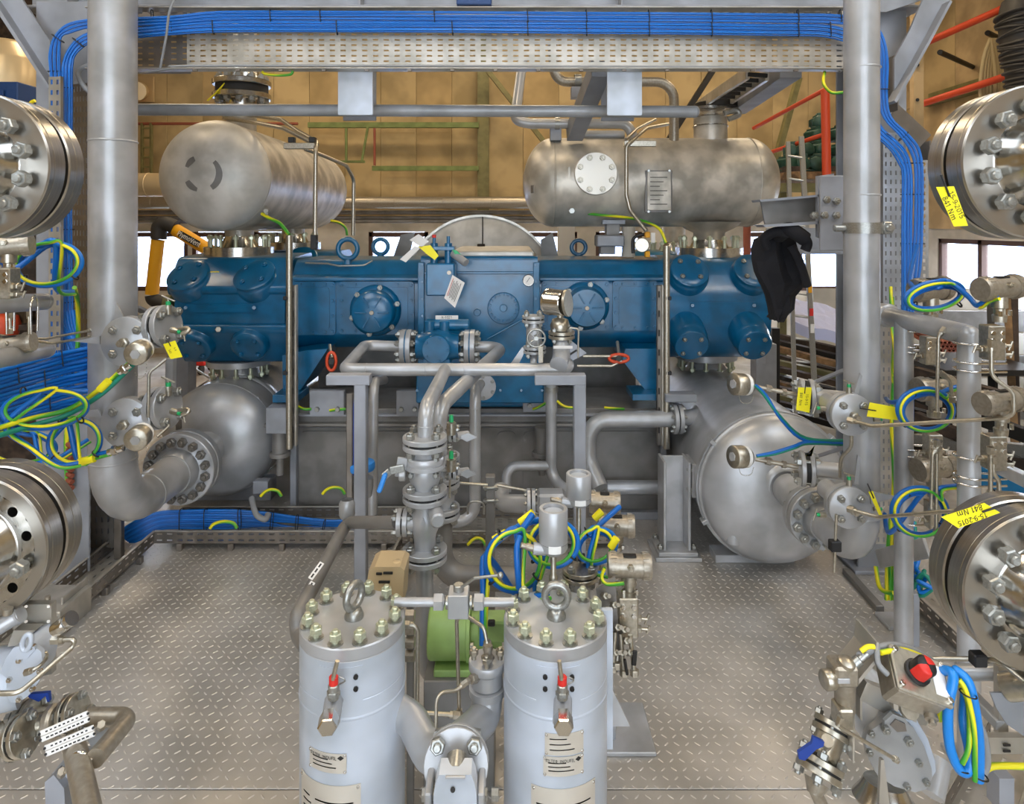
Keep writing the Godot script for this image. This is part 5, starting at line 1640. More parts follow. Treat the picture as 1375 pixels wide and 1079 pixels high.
func yellow_tag(label: String, q: Array, d: float, l1: String, l2: String, a: Vector2, e: Vector2, flip: bool):
	var t := thing("yellow_tag", label, "tag", P(q[2][0], q[2][1], d))
	var b := MB.new()
	var w = []
	for p in q: w.append(P(p[0], p[1], d))
	var nn: Vector3 = (w[1] - w[0]).cross(w[3] - w[0]).normalized()
	if nn.z < 0: nn = -nn
	var back = []
	for p in w: back.append(p - nn * 0.0015)
	var mid: Vector3 = (w[0] + w[2]) / 2 - nn * 0.0007
	b.face(w, mid); b.face(back, mid)
	for i in 4: b.face([w[i], w[(i + 1) % 4], back[(i + 1) % 4], back[i]], mid)
	part(b, "plate", M.yellow, t)
	var ux: Vector3
	var uy: Vector3
	if flip:
		ux = (w[0] - w[1]).normalized()
	else:
		ux = (w[3] - w[0]).normalized()
	uy = nn.cross(ux).normalized()
	var bs := Basis(ux, uy, nn)
	var long_: float = (w[0] - w[1]).length() if flip else (w[3] - w[0]).length()
	var short_: float = (w[3] - w[0]).length() if flip else (w[1] - w[0]).length()
	var c: Vector3 = (w[0] + w[1] + w[2] + w[3]) / 4 + nn * 0.0005
	lettering(t, l2, c + uy * short_ * 0.2, bs, minf(long_ / 6.6, short_ * 0.4), M.ink, "handwriting")
	lettering(t, l1, c - uy * short_ * 0.24, bs, minf(long_ / 6.0, short_ * 0.4), M.ink, "handwriting")
	b = MB.new()
	var s: Vector3 = (w[0] + w[1]) / 2 if not flip else (w[1] + w[2]) / 2
	var into: Vector3 = (c - s) * 0.5
	b.tube([s + into + nn * 0.002, s + nn * 0.003, s - into * 1.2 + nn * 0.004], 0.0028, 6)
	part(b, "strap", M.black, t)

func upper_vessels():
	var b: MB
	var c := Vector3(-2.48, 2.8, -5.62)
	var t := thing("upper_vessel", "large stainless vessel at the upper left, domed front head marked with grey scuffs", "pressure vessel", c + Vector3(0, -0.45, -1))
	vessel(t, c, Vector3.FORWARD, 0.462, 2.55, 0.26, M.steel, M.head)
	for q in [[-1.0, 0.8], [2.05, 2.75], [3.6, 4.4]]:         # scuffs left by a ground-off lug
		b = MB.new()
		var rr := 0.135
		var seg := 10
		for i in seg:
			var a0: float = q[0] + (q[1] - q[0]) * i / seg
			var a1: float = q[0] + (q[1] - q[0]) * (i + 1) / seg
			var wv := 0.02 + 0.006 * sin(i * 0.4)
			var wn := 0.02 + 0.006 * sin((i + 1) * 0.4)
			var pts = []
			for p in [[a0, rr - wv], [a1, rr - wn], [a1, rr + wn], [a0, rr + wv]]:
				var x: float = cos(p[0]) * p[1]
				var y: float = sin(p[0]) * p[1]
				pts.append(c + Vector3(x, y, 0.26 * sqrt(1.0 - (x * x + y * y) / (0.462 * 0.462)) + 0.004))
			b.face(pts, c)
		part(b, "scuff", M.silver_dull, t)
	for z in [-6.1, -7.6]:
		b = MB.new(); b.cyl(Vector3(c.x, 2.15, z), Vector3(c.x, 2.45, z), 0.125, 24); b.lathe([Vector2(0.26, 2.38), Vector2(0.2, 2.36), Vector2(0.13, 2.34)], Transform3D(Basis(), Vector3(c.x, 0, z)), 28, 0.3)
		part(b, "bottom_nozzle", M.steel, t)
		stud_flange(t, Vector3(c.x, 2.19, z), 0.3, 0.08, 0.125, 12, 1.0, M.polish)
	# top flange stack
	cyp(t, "top_nozzle", M.steel, Vector3(c.x, 3.2, -6.15), Vector3(c.x, 4.2, -6.15), 0.13, 24)
	flange(t, P(325, 121, 6.15), Vector3.UP, 0.255, 0.085, 12, M.polish, M.zinc, 0.035, 0.5, 0.14, 0.07)
	tbp(t, "yellow_tag", M.yellow, [P(302, 112, 5.95), P(290, 125, 5.93), P(279, 135, 5.93)], 0.03, 8, false, 0.2)
	t = thing("earth_lead", "yellow earth lead curving from a lug on the left upper vessel to a thin strut", "cable", P(393, 318, 5.3))
	tbp(t, "lead", M.ety, smooth([[352, 287, 5.45], [362, 293, 5.4], [376, 300, 5.35], [388, 315, 5.3]], 6), 0.014, 10)
	b = MB.new(); b.hexnut(P(357, 279, 5.5), P(357, 283, 5.4), 0.022); b.cyl(P(357, 279, 5.55), P(358, 287, 5.4), 0.01, 8); part(b, "lug_bolt", M.zinc, t)
	t = thing("earth_lead", "short yellow earth lead at the rear end of the left upper vessel", "cable", P(466, 315, 7.4))
	tbp(t, "lead", M.ety, smooth([[444, 296, 7.4], [456, 299, 7.4], [464, 306, 7.4], [466, 316, 7.4]], 5), 0.014, 8)
	# right upper vessel, across
	var vz := -6.15
	var va := P(742, 245, 6.15)
	var vb := P(1002, 245, 6.15)
	t = thing("upper_vessel", "stainless vessel lying crosswise at the upper right with bolted manhole cover and nameplate", "pressure vessel", P(872, 305, 6.15))
	vessel(t, va, Vector3.RIGHT, 0.405, vb.x - va.x, 0.27, M.steel, M.steel)
	var mp := P(800, 233, 5.74)
	cyp(t, "manhole_neck", M.steel, mp + Vector3(0, 0, -0.2), mp, 0.13, 28)
	var mo := disc(t, "manhole_cover", mp + Vector3(0, 0, -0.03), Vector3.BACK, 0.185, 0.05, M.plate, 48)
	ring_bolts(mo, mp + Vector3(0, 0, 0.02), Vector3.BACK, 0.145, 8, 0.014, 0.07, M.gland, 0.5, false)
	rbox(t, "nameplate_bracket", P(884, 257, 5.76), Vector3(0.235, 0.36, 0.03), M.silver_dull)
	var np := rbox(t, "nameplate", P(885, 256, 5.73), Vector3(0.2, 0.33, 0.008), M.steel)
	for k in 7:
		bmp(np, "print_line", M.ink, P(873, 238 + k * 6, 5.722), P(896 - (k % 3) * 5, 238 + k * 6, 5.722), 0.006, 0.002, Vector3.BACK, 0.0)
	for q in [[871, 229], [899, 229], [871, 284], [899, 284]]:
		hxp(np, "bolt", M.zinc, P(q[0], q[1], 5.75), P(q[0], q[1], 5.715), 0.013)
	rbox(t, "lug_stub", P(764, 233, 5.76), Vector3(0.03, 0.12, 0.03), M.steel)
	rbox(t, "small_plate", P(715, 254, 5.82), Vector3(0.035, 0.07, 0.008), M.tray_dark, Basis(Vector3.UP, -0.7))
	rbox(t, "heat_tint_patch", P(994, 233, 5.762), Vector3(0.11, 0.07, 0.004), M.head, Basis(Vector3.RIGHT, 0.0))
	for x in [952]:
		b = MB.new(); b.lathe([Vector2(0.3, -0.36), Vector2(0.22, -0.42), Vector2(0.14, -0.46), Vector2(0.135, -0.72)], Transform3D(Basis(), P(x, 245, 6.15)), 28, 0.3); part(b, "bottom_nozzle", M.steel, t)
		stud_flange(t, P(x, 332, 6.15), 0.3, 0.08, 0.13, 12, 1.0, M.polish)
	stud_flange(t, P(905, 336, 7.6), 0.3, 0.08, 0.13, 12, 1.0, M.polish)
	cyp(t, "rear_nozzle", M.steel, P(905, 336, 7.6), P(905, 285, 7.6), 0.125, 20)
	# top nozzle and its clamp flange
	cyp(t, "top_nozzle", M.steel, P(954, 190, 6.15), P(954, 158, 6.15), 0.15, 28)
	b = MB.new(); b.lathe([Vector2(0.16, 0), Vector2(0.14, 0.02), Vector2(0.14, 0.1), Vector2(0.2, 0.13), Vector2(0.235, 0.135), Vector2(0.235, 0.16), Vector2(0, 0.16)], Transform3D(Basis(), P(954, 170, 6.15)), 32, 0.4); part(b, "nozzle_flange", M.polish, t)
	disc(t, "cover_disc", P(962, 146, 6.1), Vector3.UP, 0.2, 0.05, M.dark, 28)
	tbp(t, "clamp_ring", M.zinc, smooth([P(972, 152, 5.9), P(988, 148, 5.9), P(992, 154, 5.9), P(978, 160, 5.9)]), 0.025, 8)
	tbp(t, "earth_loop", M.ety, smooth([[957, 145, 5.95], [955, 137, 5.95], [960, 133, 5.95], [963, 138, 5.95]]), 0.013, 8)
	# square support foot under the vessel
	t = thing("vessel_support", "square silver support leg under the left end of the crosswise vessel", "support", P(818, 345, 6.0))
	rbox(t, "foot", P(815, 332, 6.0), Vector3(0.13, 0.12, 0.13), M.silver_dull)
	rbox(t, "box_section", P(818, 323, 5.95), Vector3(0.24, 0.1, 0.2), M.frame, Basis(), 0.01)
	rbox(t, "post", P(822, 310, 6.0), Vector3(0.12, 0.14, 0.12), M.silver_dull)
	rbox(t, "cap_plate", P(822, 298, 6.0), Vector3(0.2, 0.04, 0.2), M.frame)
	t = thing("pier_post", "tall pale column standing behind the crankcase under the crosswise vessel", "column", P(752, 345, 8.2))
	rbox(t, "post", Vector3(P(760, 0, 8.2).x, 1.1, -8.2), Vector3(0.2, 3.0, 0.2), M.lower)
	rbox(t, "cap", Vector3(P(760, 0, 8.2).x, 2.62, -8.2), Vector3(0.28, 0.05, 0.28), M.lower)
	rbox(t, "base", Vector3(P(760, 0, 8.2).x, 0.02, -8.2), Vector3(0.34, 0.04, 0.34), M.lower)
	b = MB.new(); b.tube(smooth([[767, 284, 5.95], [800, 288, 5.85], [842, 292, 5.7], [868, 298, 5.5], [886, 308, 5.35], [894, 326, 5.3]], 6), 0.012, 10)
	solo(b, "earth_lead", M.ety, "long yellow-green earth lead sagging from the crosswise vessel to the right strut", "cable")
	b = MB.new(); b.hexnut(P(768, 283, 5.9), P(768, 283, 5.8), 0.028); b.cyl(P(768, 283, 5.95), P(768, 283, 5.78), 0.013, 10)
	solo(b, "earth_boss", M.zinc, "small steel earthing boss on the front of the crosswise vessel", "boss")

func upper_lines():
	var b: MB
	var t := thing("overhead_pipe", "long thin silver pipe running level across the scene under the cable tray", "pipe", P(560, 148, 5.0))
	pipe(t, "pipe", [[150, 147, 5.05], [934, 150, 5.05]], 0.045, M.silver2, -1, 24)
	b = MB.new(); b.lathe(dome(0.045, 0.03, 0, 6), MB.along(P(934, 150, 5.05), Vector3.RIGHT), 20, 0.5); part(b, "end_cap", M.silver2, t)
	t = thing("vent_line", "pale pipe with long-radius elbow dropping into the top of the crosswise vessel", "pipe", P(905, 190, 5.95))
	pipe(t, "pipe", [[742, 60, 6.0], [745, 110, 6.0], [780, 110, 6.0], [905, 110, 6.0], [905, 190, 6.0]], 0.043, M.warm, 0.16)
	rbox(t, "pipe_shoe", P(777, 125, 6.0), Vector3(0.14, 0.1, 0.1), M.frame)
	b = MB.new(); b.lathe([Vector2(0.045, -0.03), Vector2(0.056, -0.03), Vector2(0.056, 0.03), Vector2(0.045, 0.03)], MB.along(P(776, 108, 6.0), Vector3.RIGHT), 18, 0.3); part(b, "clamp", M.zinc, t)
	t = thing("vent_line", "pale pipe stepping down to the left end of the crosswise vessel", "pipe", P(700, 170, 6.0))
	pipe(t, "pipe", [[702, 80, 6.2], [691, 162, 5.9], [712, 166, 5.9], [842, 166, 5.95], [852, 187, 5.95]], 0.045, M.silver, 0.1)
	rbox(t, "pipe_shoe", P(746, 178, 5.95), Vector3(0.1, 0.15, 0.1), M.frame)
	b = MB.new(); b.lathe([Vector2(0.046, -0.02), Vector2(0.058, -0.02), Vector2(0.058, 0.02), Vector2(0.046, 0.02)], MB.along(P(748, 166, 5.92), Vector3.RIGHT), 18, 0.3); part(b, "clamp", M.zinc, t)
	t = thing("tie_beam", "pale grey hollow beam slanting down behind the hanger plate to the crosswise vessel", "beam", P(770, 180, 5.9))
	bmp(t, "beam", M.frame, P(806, 92, 5.0), P(771, 180, 5.95), 0.14, 0.14)
	t = thing("pipe_rail", "thin pale pipe lying along the top of the crosswise vessel", "rail", P(815, 182, 6.0))
	pipe(t, "pipe", [[784, 181, 6.1], [838, 181, 6.1]], 0.04, M.silver2)
	# cable ladder running back at the upper right
	t = thing("ladder_tray", "cable ladder with dark rungs running back above the right end of the crosswise vessel", "cable ladder", P(1000, 130, 5.3))
	for q in [[1004, 98, 938, 142], [1030, 100, 970, 141]]:
		bmp(t, "side_rail", M.tray, P(q[0], q[1], 4.8), P(q[2], q[3], 6.3), 0.03, 0.09)
	for k in 9:
		var f := k / 8.0
		bmp(t, "rung", M.dark, P(1004, 100, 4.8).lerp(P(938, 144, 6.3), f), P(1030, 102, 4.8).lerp(P(970, 143, 6.3), f), 0.03, 0.03)
	t = thing("sloping_beam", "broad pale grey beam running back beside the cable ladder at the upper right", "beam", P(1020, 130, 5.0))
	bmp(t, "beam", M.frame, P(1062, 95, 4.7), P(990, 146, 6.3), 0.15, 0.1)
	# thin tubing on the left vessel
	t = thing("drain_tubing", "two thin steel tubes running over the left upper vessel to a bracket and down", "tubing", P(424, 325, 5.5))
	pipe(t, "tube", [[300, 158, 5.85], [345, 165, 5.7], [380, 172, 5.65], [420, 192, 5.6], [426, 195, 5.55]], 0.018, M.gland, 0.1, 10)
	pipe(t, "tube", [[330, 153, 5.95], [378, 161, 5.8], [400, 176, 5.7], [425, 190, 5.6], [424, 200, 5.5], [423, 322, 5.5]], 0.018, M.gland, 0.08, 10)
	pipe(t, "tube", [[410, 200, 5.7], [432, 208, 5.9], [465, 222, 6.3], [475, 240, 6.5], [474, 316, 6.5]], 0.018, M.gland, 0.1, 10)
	rbox(t, "bracket", P(403, 196, 5.55), Vector3(0.26, 0.05, 0.05), M.gland)
	for x in [392, 420]: rbox(t, "clamp_block", P(x, 188, 5.57), Vector3(0.05, 0.045, 0.06), M.black)
	rbox(t, "coupling", P(422, 325, 5.5), Vector3(0.05, 0.12, 0.05), M.black)
	t = thing("drain_tubing", "thin steel tube dropping in front of the crosswise vessel from a small bracket", "tubing", P(843, 285, 5.6))
	pipe(t, "tube", [[905, 165, 6.3], [868, 172, 6.0], [848, 190, 5.6], [841, 196, 5.6], [841, 262, 5.6], [846, 282, 5.6], [868, 310, 5.5]], 0.017, M.gland, 0.06, 10)
	rbox(t, "bracket", P(859, 193, 5.65), Vector3(0.27, 0.05, 0.05), M.gland)
	pipe(t, "tube", [[880, 160, 6.3], [856, 172, 6.0], [840, 187, 5.7]], 0.014, M.gland, 0.06, 10)
	# vertical strut channels
	for s in 2:
		var x: float = [392, 889][s]
		t = thing("strut_channel", ["upright steel strut with tube standing before the left blue guide", "upright steel strut with tube standing before the right blue guide"][s], "strut", P(x, [602, 600][s], 5.2))
		tbp(t, "tube", M.gland, [P([388.5, 895][s], [316, 330][s], 5.2), P([388.5, 895][s], 602, 5.2)], 0.026, 12)
		rbox(t, "channel", P(x + (2 if s == 0 else -3), 490, 5.25), Vector3(0.05, 1.25, 0.05), M.tray_dark)
		rbox(t, "channel_lip", P(x + (6 if s == 0 else 0), 490, 5.22), Vector3(0.014, 1.25, 0.05), M.tray)
		for k in 8: rbox(t, "slot", P(x + (1 if s == 0 else -4), 395 + k * 26, 5.222), Vector3(0.012, 0.05, 0.006), M.dark)
		for y in [400, 500]: rbox(t, "clamp_block", P([385, 897][s], y, 5.2), Vector3(0.045, 0.03, 0.05), M.black)
	# lubrication indicator by the right cylinder
	t = thing("flow_switch", "round steel flow switch with orange clips on top of the right guide", "switch", P(862, 340, 5.7))
	cyp(t, "body", M.gland, P(862, 329, 5.8), P(862, 329, 5.62), 0.062, 20, 0.006)
	for y in [315, 341]: rbox(t, "orange_clip", P(869, y, 5.65), Vector3(0.04, 0.05, 0.05), M.amber)
	rbox(t, "label", P(877, 319, 5.65), Vector3(0.035, 0.085, 0.01), M.white)
	tbp(t, "cable", M.black, smooth([[850, 340, 5.7], [850, 322, 5.7], [858, 316, 5.7], [872, 314, 5.7]]), 0.014, 8)
	t = thing("small_post", "thin pale post on top of the right guide below the crosswise vessel", "post", P(844, 345, 6.0))
	cyp(t, "post", M.lower, P(844, 345, 6.0), P(844, 304, 6.0), 0.06, 14, 0.004)

# ------------------------------------------------------------------ piping in the middle
func cup(parent: Node3D, called: String, prof: Array, at: Vector3, ax: Vector3, mat: Material, seg := 24) -> MeshInstance3D:
	var b := MB.new()
	var pr = []
	for p in prof: pr.append(Vector2(p[0], p[1]))
	b.lathe(pr, MB.along(at, ax), seg, 0.6)
	return part(b, called, mat, parent)

func tubes(label: String, runs: Array, r: float, mat: Material, rad := 0.04, called := "tubing") -> Node3D:
	var t := thing(called, label, "tubing", P(runs[0][0][0], runs[0][0][1], runs[0][0][2]))
	for q in runs:
		pipe(t, "tube", q, r, mat, rad, 10)
		for e in [0, q.size() - 1]:
			var c := P(q[e][0], q[e][1], q[e][2])
			var o: Array = q[1] if e == 0 else q[q.size() - 2]
			var u := (P(o[0], o[1], o[2]) - c).normalized()
			var b := MB.new(); b.hexnut(c, c + u * r * 3.5, r * 1.9); b.cyl(c + u * r * 3.5, c + u * r * 5.0, r * 1.5, 10)
			part(b, "fitting", mat, t)
	return t

func header_lines():
	var b: MB
	var t := thing("header_pipe", "silver header pipe running level in front of the blue crankcase and oil pump", "pipe", P(610, 510, 4.2))
	pipe(t, "pipe", [[536, 465, 5.05], [490, 463, 5.05], [462, 496, 4.2], [764, 496, 4.2], [758, 470, 4.5]], 0.0395, M.silver, 0.075, 22)
	pipe(t, "branch", [[598, 496, 4.2], [572, 548, 3.25], [571, 592, 3.25]], 0.038, M.silver, 0.12, 22)
	for q in [[492, 496, 4.2], [572, 496, 4.2], [624, 496, 4.2], [735, 496, 4.2]]: weld(t, P(q[0], q[1], q[2]), Vector3.RIGHT, 0.04, M.silver)
	weld(t, P(571, 571, 3.25), Vector3.UP, 0.0385, M.silver)
	flange(t, P(546, 465, 5.05), Vector3.RIGHT, 0.128, 0.04, 8, M.silver, M.zinc, 0.004, 0.5, 0.0, 0.1)
	t = thing("suction_pipe", "silver pipe leaving the oil pump to the right and slanting forward behind the valve stack", "pipe", P(640, 540, 4.4))
	pipe(t, "pipe", [[626, 465, 5.05], [676, 466, 5.05], [590, 546, 3.7], [590, 640, 3.7]], 0.043, M.silver, 0.1, 22)
	flange(t, P(631, 465, 5.05), Vector3.RIGHT, 0.128, 0.04, 8, M.silver, M.zinc, 0.004, 0.5, 0.0, 0.1)
	# supports
	for s in 2:
		t = thing("pipe_stand", ["grey square-tube stand carrying the left end of the header pipe", "grey square-tube stand carrying the right end of the header pipe"][s], "stand", PF([486, 778][s], [845, 836][s]))
		var x: float = [485, 778][s]
		var p := P(x, 506, 4.05)
		rbox(t, "post", Vector3(p.x, (p.y) / 2, -4.05), Vector3(0.072, p.y - 0.02, 0.074), M.frame, Basis(), 0.005)
		bmp(t, "arm", M.frame, P([440, 718][s], 508.5, 4.05), P([498, 786][s], 508.5, 4.05), 0.08, 0.06)
		rbox(t, "base_plate", Vector3(p.x, 0.01, -4.05), Vector3(0.18, 0.02, 0.18), M.frame)
	t = thing("pipe_stand", "dark grey strut stand with bolts between the valve stack and the instruments", "stand", PF(658, 840))
	var pp := P(658, 642, 3.9)
	rbox(t, "post", Vector3(pp.x, pp.y / 2, -3.95), Vector3(0.055, pp.y, 0.06), M.silver_dull)
	for y in [655, 672]: put("bolt", bolt_mesh(0.009, 0.09), M.zinc, t, Transform3D(Basis(Vector3.FORWARD, PI / 2), P(659, y, 3.92) - origin_of(t)))
	b = MB.new(); b.cyl(P(655, 651, 3.9), P(612, 648, 3.9), 0.008, 8); b.cyl(P(667, 651, 3.9), P(706, 658, 3.9), 0.008, 8); part(b, "tie_rod", M.gland, t)
	# valve stack
	t = thing("valve_stack", "silver flanged ball valve and check valve stacked on the vertical pipe, with blue lever", "valve", P(570, 965, 3.25))
	var c := func(y: float) -> Vector3: return P(570.5, y, 3.25)
	flange(t, c.call(593), Vector3.UP, 0.107, 0.03, 4, M.silver, M.zinc, 0.006, 0.5, 0.0, 0.11)
	cup(t, "neck", [[0.05, 0], [0.045, 0.02], [0.055, 0.05], [0.1, 0.055], [0.1, 0.075], [0.06, 0.08], [0.07, 0.11], [0.07, 0.17]], c.call(641), Vector3.UP, M.silver)
	cup(t, "clamp_ring", [[0.07, 0], [0.09, 0.0], [0.095, 0.01], [0.095, 0.03], [0.09, 0.04], [0.07, 0.04]], c.call(622), Vector3.UP, M.silver)
	cup(t, "ball_housing", [[0.045, -0.09], [0.06, -0.06], [0.075, -0.02], [0.078, 0.02], [0.07, 0.05], [0.05, 0.07]], c.call(637), Vector3.UP, M.silver)
	for k in 4:
		var a := TAU * (k + 0.5) / 4
		put("bolt", bolt_mesh(0.009, 0.11), M.zinc, t, Transform3D(Basis(), c.call(621) + Vector3(cos(a) * 0.084, 0, sin(a) * 0.084) - origin_of(t)))
	flange(t, c.call(663), Vector3.UP, 0.107, 0.03, 4, M.silver, M.zinc, 0.006, 0.5, 0.0, 0.11)
	cup(t, "check_valve_body", [[0.05, -0.13], [0.055, -0.06], [0.07, -0.02], [0.07, 0.03], [0.055, 0.07], [0.06, 0.1]], c.call(700), Vector3.UP, M.silver)
	b = MB.new(); b.cyl(c.call(695), P(548, 702, 3.25), 0.048, 18); b.cyl(P(583, 680, 3.25), P(588, 700, 3.1), 0.035, 16, 0.008); part(b, "side_branch", M.silver, t)
	b = MB.new()
	b.prism(PackedVector2Array([Vector2(0, 0.025), Vector2(-0.012, 0), Vector2(0, -0.025), Vector2(0.012, 0)]), Transform3D(Basis(), P(568.5, 701, 3.19)), 0.014); part(b, "raised_mark", M.silver, t)
	flange(t, P(541, 701, 3.25), Vector3.RIGHT, 0.065, 0.026, 4, M.silver, M.zinc, 0.003, 0.5, 0.0, 0.13)
	flange(t, c.call(743), Vector3.UP, 0.107, 0.03, 4, M.silver, M.zinc, 0.006, 0.5, 0.0, 0.11)
	b = MB.new(); b.cyl(P(545, 637, 3.2), P(536, 637, 3.2), 0.03, 16, 0.004); b.beam(P(541, 614, 3.2), P(537, 640, 3.2), 0.014, 0.05); part(b, "stem_bracket", M.silver, t)
	b = MB.new(); b.beam(P(543, 628, 3.18), P(524, 632, 3.18), 0.012, 0.035); b.beam(P(524, 632, 3.18), P(515, 640, 3.17), 0.012, 0.035); part(b, "lever", M.zinc, t)
	bmp(t, "lever_grip", M.hblue, P(518, 635, 3.16), P(509, 660, 3.15), 0.022, 0.045, Vector3.BACK, 0.008)
	pipe(t, "down_pipe", [[570, 748, 3.25], [570, 912, 3.25], [660, 912, 3.25]], 0.042, M.silver, 0.11, 22)
	weld(t, P(570, 761, 3.25), Vector3.UP, 0.042, M.silver); weld(t, P(596, 912, 3.25), Vector3.RIGHT, 0.042, M.silver)
	rbox(t, "pipe_foot", P(612, 955, 3.2), Vector3(0.06, 0.25, 0.05), M.frame)
	# second stack half hidden behind
	t = thing("valve_stack", "second flanged valve stack half hidden behind the front one with the blue lever", "valve", P(592, 860, 3.7))
	for y in [617, 645, 686]: flange(t, P(593, y, 3.7), Vector3.UP, 0.1, 0.03, 4, M.silver, M.zinc, 0.006, 0.3, 0.0, 0.11)
	cup(t, "body", [[0.05, -0.17], [0.07, -0.05], [0.075, 0.05], [0.05, 0.17]], P(593, 662, 3.7), Vector3.UP, M.silver)
	pipe(t, "down_pipe", [[592, 690, 3.7], [592, 775, 3.7], [702, 777, 3.6]], 0.064, M.silver_dull, 0.13, 22)
	weld(t, P(621, 775, 3.68), Vector3.RIGHT, 0.064, M.silver_dull)
	# small blocks to the right of the stack
	for s in 2:
		var y: float = [581, 630][s]
		t = thing("gauge_valve", ["small needle valve with green cap on the upper tap right of the valve stack", "small needle valve with green cap on the lower tap right of the valve stack"][s], "valve", P(612, y + 12, 3.5))
		flange(t, P(608, y + 2 * s, 3.5), Vector3.RIGHT, 0.045, 0.018, 4, M.silver, M.zinc, 0.004, 0.5, 0.0, 0.14)
		cup(t, "body", [[0, -0.03], [0.025, -0.03], [0.025, 0.03], [0, 0.03]], P(606, y - 6, 3.45), Vector3.UP, M.gland, 14)
		cup(t, "green_cap", [[0, 0], [0.012, 0], [0.01, 0.035], [0, 0.037]], P(606, y - 15, 3.45), Vector3.UP, M.capgreen, 10)
		slab(t, "fin_plate", [[614, y + 5], [628, y], [640, y + 6], [627, y + 12]], 3.5, 0.01, M.silver)
		cyp(t, "nipple", M.silver, P(612, y + 4, 3.5), P(628, y + 2, 3.55), 0.02, 12)
	b = MB.new(); b.tube(bend([P(604, 668, 3.5), P(604, 640, 3.5), P(604, 604, 3.5)], 0.02), 0.006, 8)
	solo(b, "impulse_tube", M.gland, "thin impulse tube between the two needle valves right of the stack", "tubing")
	# vertical pipe behind with flange and the return to the stack
	t = thing("return_pipe", "silver vertical pipe with clamps right of the valve stack, elbowing back to it", "pipe", P(638, 700, 4.3))
	pipe(t, "pipe", [[648, 510, 4.9], [638, 524, 4.35], [638, 700, 4.3], [575, 700, 4.2]], 0.0365, M.silver, 0.1, 20)
	flange(t, P(648, 519, 4.7), Vector3(0.25, 0.1, 1), 0.09, 0.03, 6, M.silver, M.zinc)
	for y in [548, 572, 603, 620]: weld(t, P(638, y, 4.34), Vector3.UP, 0.037, M.silver)
	weld(t, P(616, 700, 4.25), Vector3.RIGHT, 0.037, M.silver)
	tbp(t, "u_clamp", M.zinc, bend([P(628, 690, 4.2), P(628, 673, 4.2), P(650, 673, 4.2), P(650, 690, 4.2)], 0.04), 0.007, 8)
	t = thing("inlet_pipe", "silver pipe behind the left header stand, dropping from the crankcase", "pipe", P(500, 690, 4.7))
	pipe(t, "pipe", [[516, 510, 5.3], [502, 512, 4.7], [500, 690, 4.6]], 0.034, M.silver, 0.1, 16)
	# blue filter element behind the left stand
	t = thing("blue_filter", "dark housing with bright blue flange partly hidden by the left header stand", "filter", P(485, 690, 4.4))
	cup(t, "housing", [[0, 0], [0.055, 0], [0.055, 0.45], [0.04, 0.47], [0, 0.48]], P(478, 634, 4.4), Vector3.UP, M.navy)
	cup(t, "blue_flange", [[0, -0.02], [0.085, -0.02], [0.09, -0.01], [0.09, 0.02], [0.085, 0.03], [0, 0.03]], P(485, 626, 4.4), Vector3.UP, M.hblue)
	cup(t, "bowl", [[0, -0.12], [0.05, -0.12], [0.06, -0.06], [0.06, 0], [0, 0]], P(489, 641, 4.4), Vector3.UP, M.silver)
	rbox(t, "channel", P(470, 600, 4.35), Vector3(0.04, 0.7, 0.04), M.tray_dark)
	# drain pipe slanting towards the left filter, with two engraved strips
	t = thing("drain_pipe", "grey pipe slanting forward to the left filter with two engraved label strips", "pipe", P(440, 760, 3.2))
	pipe(t, "pipe", [[533, 701, 3.25], [470, 701, 3.5], [462, 708, 3.5], [399, 826, 2.62], [400, 850, 2.6], [412, 868, 2.5]], 0.031, M.silver_dull, 0.06, 20)
	cup(t, "ball_valve", [[0.03, -0.05], [0.042, -0.03], [0.042, 0.03], [0.03, 0.05]], P(466, 683, 3.55), Vector3.UP, M.silver)
	for q in [[413, 797], [425, 771]]:
		var a := P(q[0] - 8, q[1] + 11, 2.78)
		var e := P(q[0] + 8, q[1] - 11, 2.84)
		var ux := (e - a).normalized()
		var uz := (Vector3(-0.2, 0.3, 1) - ux * ux.dot(Vector3(-0.2, 0.3, 1))).normalized()
		var o := rbox(t, "label_strip", (a + e) / 2 + uz * 0.03, Vector3(a.distance_to(e), 0.022, 0.003), M.paper, Basis(ux, uz.cross(ux), uz), 0.001)
		for k in 3: rbox(o, "print_line", (a + e) / 2 + uz * 0.032 + ux * (k - 1) * 0.024, Vector3(0.017, 0.007, 0.001), M.ink, Basis(ux, uz.cross(ux), uz), 0.0)
	# pipes on the pedestal front
	t = thing("drain_header", "silver pipe with tee on the pedestal front between the header stand and the instruments", "pipe", P(740, 660, 5.15))
	pipe(t, "pipe", [[740, 512, 5.15], [740, 640, 5.15], [762, 660, 5.0], [775, 662, 4.95]], 0.041, M.silver, 0.12, 18)
	pipe(t, "branch", [[740, 625, 5.15], [680, 625, 5.15], [680, 660, 5.1]], 0.036, M.silver, 0.09, 18)
	for y in [546, 612]: weld(t, P(740, y, 5.15), Vector3.UP, 0.041, M.silver)
	b = MB.new(); b.lathe([Vector2(0.04, -0.02), Vector2(0.055, -0.02), Vector2(0.055, 0.02), Vector2(0.04, 0.02)], Transform3D(Basis(), P(740, 522, 5.15)), 18, 0.3); part(b, "clamp", M.zinc, t)
	t = thing("level_branch", "short silver elbow with flange left of the front instruments", "pipe", P(690, 690, 4.3))
	pipe(t, "pipe", [[672, 655, 4.4], [672, 675, 4.3], [735, 677, 4.1]], 0.055, M.silver, 0.1, 20)
	flange(t, P(713, 676, 4.15), Vector3.RIGHT, 0.09, 0.026, 8, M.silver, M.zinc)
	rbox(t, "box_body", P(740, 672, 4.1), Vector3(0.17, 0.12, 0.12), M.silver, Basis(), 0.015)
